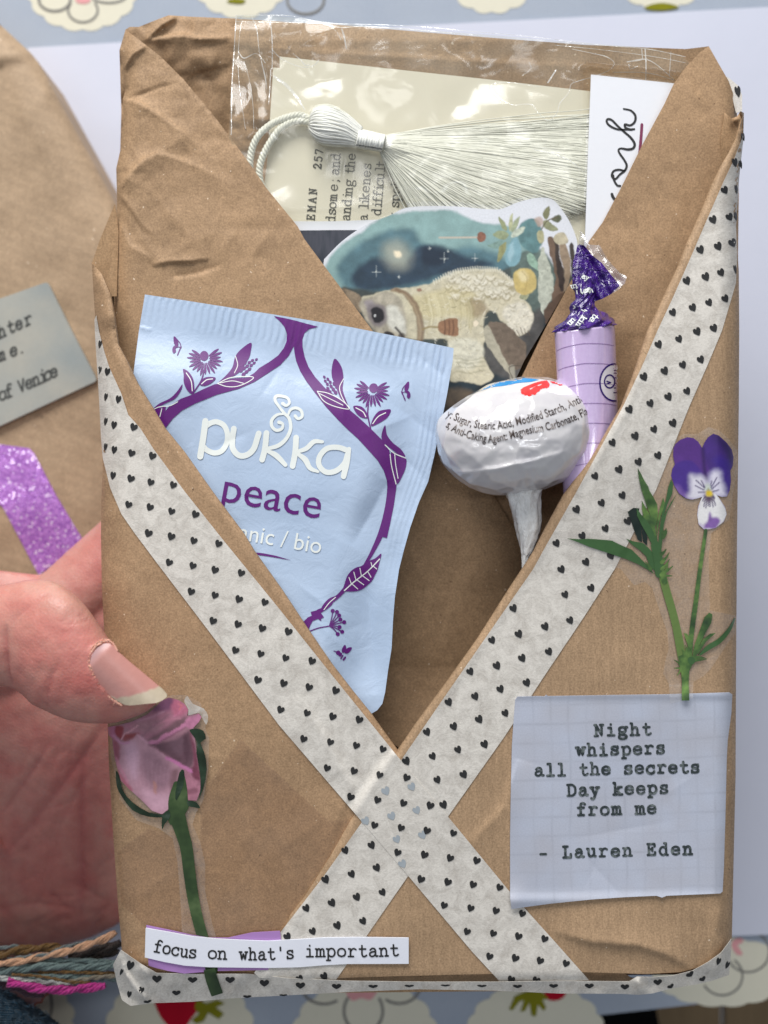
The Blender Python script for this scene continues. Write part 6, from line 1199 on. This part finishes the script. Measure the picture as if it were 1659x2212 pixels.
tag(gt, 'sparkling lilac glitter tape strip stuck on the second parcel', 'glitter tape')

# ---------------------------------------------------------------- the hand
per = thing('person', 'hand with a long thumbnail gripping the parcel, teal knitted sleeve at the wrist', 'person', tuple(P(-200, 2000, -340)))
lofts = [
 loft([((-430, 1560), (-330, 1950), -210, 120), ((-330, 1400), (-240, 1760), -150, 125), ((-200, 1310), (-140, 1580), -60, 112), ((-80, 1272), (-50, 1500), 0, 96), ((10, 1262), (6, 1484), 28, 84), ((65, 1251), (38, 1494), 46, 84), ((112, 1254), (72, 1524), 58, 84), ((150, 1275), (116, 1545), 64, 82),
       ((185, 1308), (165, 1560), 66, 78), ((215, 1350), (208, 1564), 64, 72), ((245, 1393), (248, 1562), 61, 65), ((275, 1428), (286, 1551), 57, 56), ((303, 1458), (316, 1538), 52, 44), ((328, 1484), (338, 1521), 48, 28), ((342, 1503), (345, 1511), 46, 8)], 40, 120),
 loft([((-460, 1180), (240, 1260), -345, 40), ((-470, 1300), (330, 1320), -342, 72), ((-480, 1500), (420, 1490), -340, 76), ((-480, 1750), (400, 1740), -340, 78), ((-460, 1930), (340, 1900), -340, 74), ((-440, 2040), (250, 2000), -345, 60), ((-400, 2090), (60, 2070), -350, 30)], 60, 80),
 loft([((-460, 1350), (-200, 1800), -260, 110), ((-300, 1450), (-60, 1850), -300, 100), ((-180, 1560), (60, 1900), -318, 88)], 40, 40),
 loft([((-200, 1420), (-60, 1560), -330, 80), ((-60, 1375), (60, 1500), -318, 82), ((79, 1250), (189, 1373), -322, 80), ((219, 1124), (330, 1250), -345, 76), ((350, 1010), (455, 1120), -348, 72), ((430, 942), (520, 1030), -348, 60), ((480, 905), (540, 955), -348, 30)], 40, 70),
 loft([((200, 1270), (200, 1430), -345, 74), ((420, 1235), (430, 1390), -350, 72), ((620, 1215), (630, 1355), -352, 62), ((690, 1240), (690, 1310), -352, 30)], 36, 50),
 loft([((200, 1430), (200, 1590), -345, 74), ((420, 1425), (430, 1575), -350, 70), ((620, 1420), (625, 1555), -352, 60), ((690, 1450), (690, 1520), -352, 30)], 36, 50),
 loft([((200, 1600), (200, 1740), -345, 66), ((400, 1620), (400, 1750), -350, 62), ((550, 1640), (550, 1750), -352, 52), ((610, 1670), (610, 1720), -352, 26)], 36, 50),
 loft([((-470, 1880), (20, 1990), -345, 80), ((-560, 2080), (-30, 2160), -360, 120), ((-700, 2500), (-60, 2500), -380, 150)], 48, 50),
]
VV, FF, n0 = [], [], 0
for V, F, _, _ in lofts: VV.append(V); FF += [tuple(i + n0 for i in f) for f in F]; n0 += len(V)
tmp = mkmesh('tmp_hand', np.vstack(VV), FF)
rm = tmp.modifiers.new('r', 'REMESH'); rm.mode = 'VOXEL'; rm.voxel_size = .00062
sm = tmp.modifiers.new('s', 'SMOOTH'); sm.iterations = 9; sm.factor = .6
bpy.context.view_layer.update(); dg = bpy.context.evaluated_depsgraph_get()
me = bpy.data.meshes.new_from_object(tmp.evaluated_get(dg)); bpy.data.objects.remove(tmp)
V = np.zeros(len(me.vertices) * 3); me.vertices.foreach_get('co', V); V = V.reshape(-1, 3)
nv = np.zeros(len(V) * 3); me.vertices.foreach_get('normal', nv); nv = nv.reshape(-1, 3)
F = [tuple(p.vertices) for p in me.polygons]; bpy.data.meshes.remove(me)
Z = V[:, 2] / U; f_ = 1 - Z / CDU; X = V[:, 0] / (U * f_) + 829.5; Y = 1106 - V[:, 1] / (U * f_)
c5h = lambda p: cv(0, 1950, .5124, p)
th_ = sstep(-150, -60, Z) * sstep(.0, .3, nv[:, 2]); pa_ = (1 - sstep(-230, -150, Z)) * sstep(.0, .4, nv[:, 2])
NO = c5h([(705, 1225), (690, 1290), (700, 1340), (722, 1395), (780, 1470), (850, 1545), (900, 1580), (960, 1612), (1000, 1616), (1100, 1606), (1200, 1596), (1245, 1578), (1283, 1548), (1280, 1530), (1245, 1490), (1220, 1470), (1100, 1370), (1000, 1288), (905, 1205), (870, 1160), (840, 1138), (800, 1140), (750, 1170)])
def znail(X, Y):
    ax, ay = .717, .697; s = (X - 245) * ax + (Y - 1450) * ay; tq = -(X - 245) * ay + (Y - 1450) * ax
    return 143 - .13 * (s + 40) - .0065 * (tq - 10) ** 2 - 7 * sstep(-38, -62, s)
d = np.zeros(len(V))
for pts, h_, w_ in (([(40, 980), (35, 1100), (45, 1250), (60, 1370), (100, 1480)], -9, 7), ([(80, 990), (130, 930), (250, 830)], -4, 5), ([(430, 970), (520, 950), (600, 935), (680, 905)], -3.4, 4), ([(250, 830), (320, 790), (390, 745)], -2, 5), ([(200, 750), (240, 700)], -1.5, 4), ([(370, 1680), (365, 1520), (380, 1420), (430, 1330), (460, 1250)], -3.4, 6),
                    ([(620, 1500), (640, 1580), (760, 1650)], -1.8, 6), ([(300, 1550), (330, 1600), (380, 1650)], -1.6, 5), ([(690, 1230), (700, 1180), (760, 1130), (840, 1110)], 3.2, 5), ([(690, 1290), (730, 1420), (840, 1540), (940, 1625)], 3.4, 5)):
    d += crease(X, Y, c5h(pts), h_, w_ * .6) * th_
for pts, h_, w_ in (([(0, 1860), (60, 1790), (130, 1700), (190, 1620), (225, 1560)], -6, 10), ([(0, 1760), (60, 1680), (110, 1600)], -5, 6), ([(110, 1880), (130, 1780), (170, 1700), (215, 1640)], -3, 8), ([(0, 1960), (80, 1950), (180, 1965)], -3, 6), ([(175, 2000), (178, 1900), (176, 1750), (180, 1600)], -8, 10), ([(40, 1930), (60, 1820), (90, 1740)], -2, 6), ([(150, 1900), (200, 1930), (240, 1950)], -3, 6)):
    d += crease(X, Y, pts, h_, w_) * pa_
dc_ = d.copy()
rs2 = np.random.RandomState(12)
for k in range(26):      # fine knuckle and thumb-side lines
    x, y = rs2.uniform(120, 215), rs2.uniform(1290, 1400); a_ = -.35 + rs2.normal(0, .25); L = rs2.uniform(12, 34); dc_ += crease(X, Y, [(x - L * math.cos(a_), y - L * math.sin(a_)), (x + 2, y + 2), (x + L * math.cos(a_), y + L * math.sin(a_))], -1.5, 2.0) * th_
for k in range(24):
    x, y = rs2.uniform(30, 190), rs2.uniform(1400, 1545); a_ = 1.1 + rs2.normal(0, .3); L = rs2.uniform(8, 22); dc_ += crease(X, Y, [(x - L * math.cos(a_), y - L * math.sin(a_)), (x + L * math.cos(a_), y + L * math.sin(a_))], -1.2, 1.8) * th_
for k in range(40):
    x, y = rs2.uniform(0, 235), rs2.uniform(1580, 2010); a_ = (-.9 if k % 3 else .5) + rs2.normal(0, .35); L = rs2.uniform(18, 60); dc_ += crease(X, Y, [(x - L * math.cos(a_), y - L * math.sin(a_)), (x, y + rs2.uniform(-3, 3)), (x + L * math.cos(a_), y + L * math.sin(a_))], -2.0, 2.6) * pa_
d = dc_ + (1.0 * fbm(X, Y, 26, 8, 2)) * (th_ + pa_)
d += th_ * 6 * np.exp(-((X - 135) / 34) ** 2 - ((Y - 1310) / 30) ** 2)
V = V + nv * d[:, None] * U
nf = 1 - Z / CDU
zn = znail(X, Y); inn = inside(NO, X, Y) & (V[:, 2] > 0); dn_ = pdist(NO, X, Y, True)
V[:, 2] = np.where(inn, np.minimum(V[:, 2], (zn - 3.5) * U), V[:, 2])
out_ = (~inn) & (V[:, 2] > 0) & (X < 262) & (Y > 1380) & (nv[:, 2] > .2); V[:, 2] = np.where(out_, np.maximum(V[:, 2], V[:, 2] + np.exp(-(dn_ / 7) ** 2) * np.clip(zn * U - V[:, 2] + 1.5 * U, 0, 9 * U)), V[:, 2])
tl_ = (1 - sstep(-260, -120, Z)) * (1 - sstep(200, 330, X)) * sstep(1480, 2060, Y); z0_ = V[:, 2] / U; Xd = V[:, 0] / (U * (1 - z0_ / CDU)) + 829.5; Yd = 1106 - V[:, 1] / (U * (1 - z0_ / CDU)); V = P(Xd, Yd, z0_ - tl_ * 210)
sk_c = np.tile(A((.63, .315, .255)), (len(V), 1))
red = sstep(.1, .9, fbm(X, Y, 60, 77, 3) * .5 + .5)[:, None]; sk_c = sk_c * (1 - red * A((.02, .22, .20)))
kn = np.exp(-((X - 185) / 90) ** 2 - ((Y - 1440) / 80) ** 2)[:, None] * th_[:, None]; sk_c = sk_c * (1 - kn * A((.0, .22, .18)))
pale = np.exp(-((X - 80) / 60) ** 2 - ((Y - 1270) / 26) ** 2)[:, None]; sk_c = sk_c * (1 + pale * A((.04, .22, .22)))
ln_ = np.clip(-dc_ / 6, 0, 1)[:, None]; sk_c = sk_c * (1 - ln_ * A((.14, .30, .26))); mot_ = np.clip(fbm(X, Y, 16, 55, 3), -1, 1)[:, None]; sk_c = sk_c * (1 + mot_ * A((.03, .07, .06))); pk_ = pa_[:, None]; sk_c = sk_c * (1 - pk_ * A((.06, .09, .05)))  # crease shade is also put into the skin colour, slightly redder
t = NT('skin'); a = t.new('ShaderNodeAttribute', attribute_name='Col'); ob = t.coord('Object'); n1 = t.noise(ob, 1500, 3, .6); n2 = t.noise(ob, 260, 3, .6); v = t.new('ShaderNodeTexVoronoi'); v.inputs['Scale'].default_value = 1900; t.link(ob, v.inputs['Vector'])
wv = t.new('ShaderNodeTexWave', wave_type='BANDS', bands_direction='DIAGONAL'); t.link(t.coord('Object', (1, 1.6, .4)), wv.inputs['Vector']); wv.inputs['Scale'].default_value = 330; wv.inputs['Distortion'].default_value = 5; wv.inputs['Detail'].default_value = 2; wv.inputs['Detail Scale'].default_value = .6
c = t.mix(a.outputs['Color'], t.ramp(n2, [(.3, (.93, .88, .88, 1)), (.7, (1.06, 1.08, 1.08, 1))]), .6, 'MULTIPLY'); c = t.mix(c, t.ramp(n1, [(.3, (.92, .9, .9, 1)), (.7, (1.05, 1.05, 1.05, 1))]), .7, 'MULTIPLY')
nn = t.bump(v.outputs['Distance'], .00010, .5); nn = t.bump(wv.outputs['Fac'], .00003, .25, nn); nn = t.bump(n2, .0002, .25, nn)
M['skin'] = t.fin(c, .42, nn, .42, Subsurface_Weight=.22, Subsurface_Radius=(.0035, .0012, .0007), Subsurface_Scale=1.0)
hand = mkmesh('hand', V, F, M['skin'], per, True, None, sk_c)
# thumb nail
def nailcol(X, Y):
    ax, ay = .717, .697; s = (X - 245) * ax + (Y - 1450) * ay; tq = -(X - 245) * ay + (Y - 1450) * ax
    c = np.tile(A((.62, .29, .25)), (len(X), 1)); tip = c5h([(850, 1545), (900, 1560), (980, 1548), (1080, 1520), (1160, 1495), (1222, 1470)])
    yb = np.interp(X, tip[:, 0], tip[:, 1]); f = sstep(-3, 3, Y - yb + 2 * vnoise(X, Y, 9, 3)) * (X > tip[0, 0] - 6)
    moon = sstep(-36, -58, s); c = c * (1 - moon[:, None]) + A((.52, .32, .32)) * moon[:, None]; hl = np.exp(-((tq - 22) / 14) ** 2)[:, None] * .25; c = c * (1 - hl) + A((.66, .38, .36)) * hl
    c = c * (1 + .05 * fbm(X, Y, 20, 31, 2))[:, None]; c = c * (1 - f[:, None]) + (A((.60, .50, .37)) * (1 + .10 * fbm(X, Y, 14, 5, 2))[:, None]) * f[:, None]
    return c
t = NT('fingernail'); a = t.new('ShaderNodeAttribute', attribute_name='Col'); M['nail'] = t.fin(a.outputs['Color'],   .36, t.bump(t.noise(t.coord('UV', (1, 1, 1), .8), 90, 3), .0001, .4), .4, Coat_Weight=.1, Coat_Roughness=.25)
sheet('thumb_nail', NO, znail, M['nail'], per, 3, 5, nailcol)
rng = np.random.RandomState(3); paths, rr = [], []
cut = catmull(np.vstack([c5h([(905, 1200), (860, 1135), (800, 1125), (740, 1160), (695, 1220), (683, 1290), (698, 1350), (730, 1420), (790, 1500), (860, 1565), (940, 1618)])]), 8); cutz = znail(cut[:, 0], cut[:, 1]) - 1.5
for k in range(7):
    o = rng.normal(0, 2.0, 2); j = np.c_[cut + o + rng.normal(0, .9, cut.shape), cutz + rng.uniform(-3, 3, len(cut))]; a_, b_ = sorted(rng.choice(len(cut), 2, False)); 
    if b_ - a_ > 12: paths.append(j[a_:b_]); rr.append(rng.uniform(.9, 1.8))
paths.append(np.c_[cut, cutz]); rr.append(2.6)
for k in range(26):
    i = rng.randint(2, len(cut) - 2); p = np.r_[cut[i], cutz[i] + 1]; q_ = p + np.r_[rng.normal(-3, 4), rng.normal(2, 4), 0]; paths.append(np.array([p, (p + q_) / 2 + rng.normal(0, 1, 3) * A((1, 1, 0)), q_])); rr.append(.9)
V_, F_ = tubes(paths, rr, 5); t = NT('dry_cuticle'); M['cuticle'] = t.fin(rgb(226, 170, 150), .6, None, .3, Subsurface_Weight=.2, Subsurface_Radius=(.001, .0005, .0003)); mkmesh('cuticle', V_, F_, M['cuticle'], per)
# knitted sleeve
V, F, uv, _ = loft([((-780, 2075), (-14, 2120), -330, 150), ((-790, 2130), (34, 2150), -330, 172), ((-800, 2200), (84, 2186), -330, 190), ((-800, 2300), (132, 2222), -335, 205), ((-800, 2500), (240, 2300), -345, 215), ((-760, 2900), (250, 2700), -360, 225)], 160, 150,
                   ripple=lambda s, a: 1 + .020 * np.abs(np.sin(a * 44 + s * 30)) + .012 * np.sin(s * 210 + a * 20), cap=False)
t = NT('teal_wool'); ob = t.coord('Object'); n1 = t.noise(ob, 700, 4, .7, 1.5); n2 = t.noise(ob, 180, 3); M['teal'] = t.fin(t.mix(t.mix(rgb(2, 40, 62), rgb(10, 86, 116), n1), rgb(0, 60, 84), n2), .9, t.bump(n1, .0012, .9), .1, Sheen_Weight=.3)
slv = mkmesh('knitted_sleeve', V, F, M['teal'], per, True, uv)
# wool fuzz along the edge
paths, rr = [], []; rng = np.random.RandomState(9)
for k in range(420):
    s = rng.rand(); p = A((-10 + 150 * s, 2122 + 96 * s, -300)) + A((rng.uniform(-60, 10), rng.uniform(-4, 60), rng.uniform(-30, 130))); a = rng.uniform(-2.4, .6); L = rng.uniform(8, 26)
    pts = [p]; 
    for j in range(4): a += rng.normal(0, .5); pts.append(pts[-1] + A((math.cos(a), math.sin(a) * .8, rng.normal(0, .3))) * L / 4)
    paths.append(np.array(pts)); rr.append(.55)
V_, F_ = tubes(paths, rr, 3); o = mkmesh('wool_fuzz', V_, F_, M['teal'], per); o['kind'] = 'stuff'

# ---------------------------------------------------------------- coloured embroidery threads by the wrist
tb_ = thing('thread_bundle', 'bundle of loose embroidery threads in olive, peach, grey and magenta lying beside the wrist', 'threads', tuple(P(120, 2090, -250)))
ct = lambda p, z: np.column_stack([cv(0, 3600, .3014, p), np.full(len(p), float(z)) + 6 * np.sin(np.arange(len(p)))])
for nm, pts, w_, c, z in (('grey', [(-400, 470), (0, 440), (120, 425), (200, 415), (330, 425)], 38, (112, 122, 122), -236), ('olive', [(-400, 600), (0, 530), (200, 480), (400, 452), (700, 435), (880, 470)], 92, (104, 74, 26), -240), ('grey', [(100, 590), (400, 550), (650, 520), (800, 440), (1100, 370), (1350, 300)], 40, (112, 108, 104), -230),
                          ('peach', [(-400, 690), (0, 650), (200, 620), (350, 602), (500, 562), (700, 522), (900, 480), (1150, 400), (1350, 325), (1512, 235)], 78, (206, 160, 126), -222), ('dark', [(-400, 730), (0, 700), (300, 655), (600, 632), (900, 640), (1300, 560), (1560, 480)], 60, (46, 32, 24), -262), ('brown', [(900, 560), (1200, 500), (1400, 440), (1580, 380)], 110, (40, 28, 22), -275),
                          ('sage', [(-400, 760), (0, 745), (250, 712), (550, 680), (850, 682), (1200, 690), (1620, 650)], 88, (104, 122, 120), -228), ('sage', [(560, 600), (900, 600), (1300, 612), (1640, 640)], 52, (110, 126, 124), -240), ('olive', [(400, 770), (800, 755), (1100, 760), (1620, 775)], 38, (96, 72, 28), -236),
                          ('sage', [(-400, 800), (0, 790), (300, 800), (700, 822), (1100, 822), (1620, 840)], 70, (118, 124, 110), -232), ('olive', [(150, 785), (500, 810), (750, 850), (950, 888), (1190, 885)], 30, (104, 78, 30), -216), ('silver', [(-400, 800), (0, 832), (200, 850), (500, 882), (750, 902), (980, 935)], 58, (186, 188, 184), -224),
                          ('stone', [(900, 880), (1100, 850), (1300, 820), (1640, 800)], 46, (128, 120, 104), -226), ('wine', [(-400, 900), (0, 900), (200, 955), (400, 1010), (560, 1015)], 110, (62, 30, 46), -250), ('magenta', [(100, 885), (250, 915), (400, 952), (650, 985), (900, 985), (1150, 960), (1380, 938)], 92, (178, 38, 128), -214)):
    R = w_ * .16535 * .5 * 1.2
    st, _ = twisted(ct(pts, z), R * 1.05, 2, R * 13, ns=90); fib = []
    for q0 in st:
        for r_ in range(7):
            a0_ = r_ * 2 * math.pi / 7 + random.uniform(0, 1); rr0 = R * (.42 if r_ else .1) * random.uniform(.75, 1.2); ss_ = np.linspace(0, 1, len(q0)); aa_ = a0_ + ss_ * 30; o_ = q0.copy(); tn = np.gradient(q0[:, :2], axis=0); tn /= np.hypot(tn[:, 0], tn[:, 1])[:, None] + 1e-9
            o_[:, 0] += -tn[:, 1] * np.cos(aa_) * rr0; o_[:, 1] += tn[:, 0] * np.cos(aa_) * rr0; o_[:, 2] += np.sin(aa_) * rr0; o_[:, 1] += random.uniform(.2, .7) * np.sin(ss_ * random.uniform(20, 60)); fib.append(o_[:len(o_) - random.randint(0, 2)])
    V_, F_ = tubes(fib, [max(R * .30, 1.0)] * len(fib), 6)
    key = 'yarn_' + nm
    if key not in M:
        t = NT(nm + '_thread'); n1 = t.noise(t.coord('Object'), 1400, 3, .6, 1); n2 = t.noise(t.coord('Object'), 300, 2); M[key] = t.fin(t.mix(rgb(*[v * .72 for v in c]), rgb(*[min(255, v * 1.15) for v in c]), n1), .45, t.bump(n1, .0004, .9), .45, Sheen_Weight=.15)
    o = mkmesh('strand', V_, F_, M[key], tb_)
sc = sheet('card_scrap', cv(0, 3600, .3014, [(60, 960), (300, 1010), (660, 1020), (560, 1100), (540, 1150), (470, 1165), (440, 1230), (400, 1290), (330, 1260), (200, 1120)]), lambda X, Y: -300 + 0 * X, flat('dusky_mauve_card', (112, 84, 86), .5, .08, 40), None, 6, 6)
tag(sc, 'dusky mauve card scrap with a ragged coppery edge between the threads and the teal sleeve', 'scrap')
I = Ink(); I.stroke(cv(0, 3600, .3014, [(640, 1030), (560, 1100), (545, 1150), (470, 1165), (445, 1225), (405, 1280)]), 3.6, 3); I.build('coppery_edge', flat('copper_foil', (150, 84, 70), .25, .1, 60, Metallic=.6), sc, lambda X, Y: -300 + 0 * X, 1)
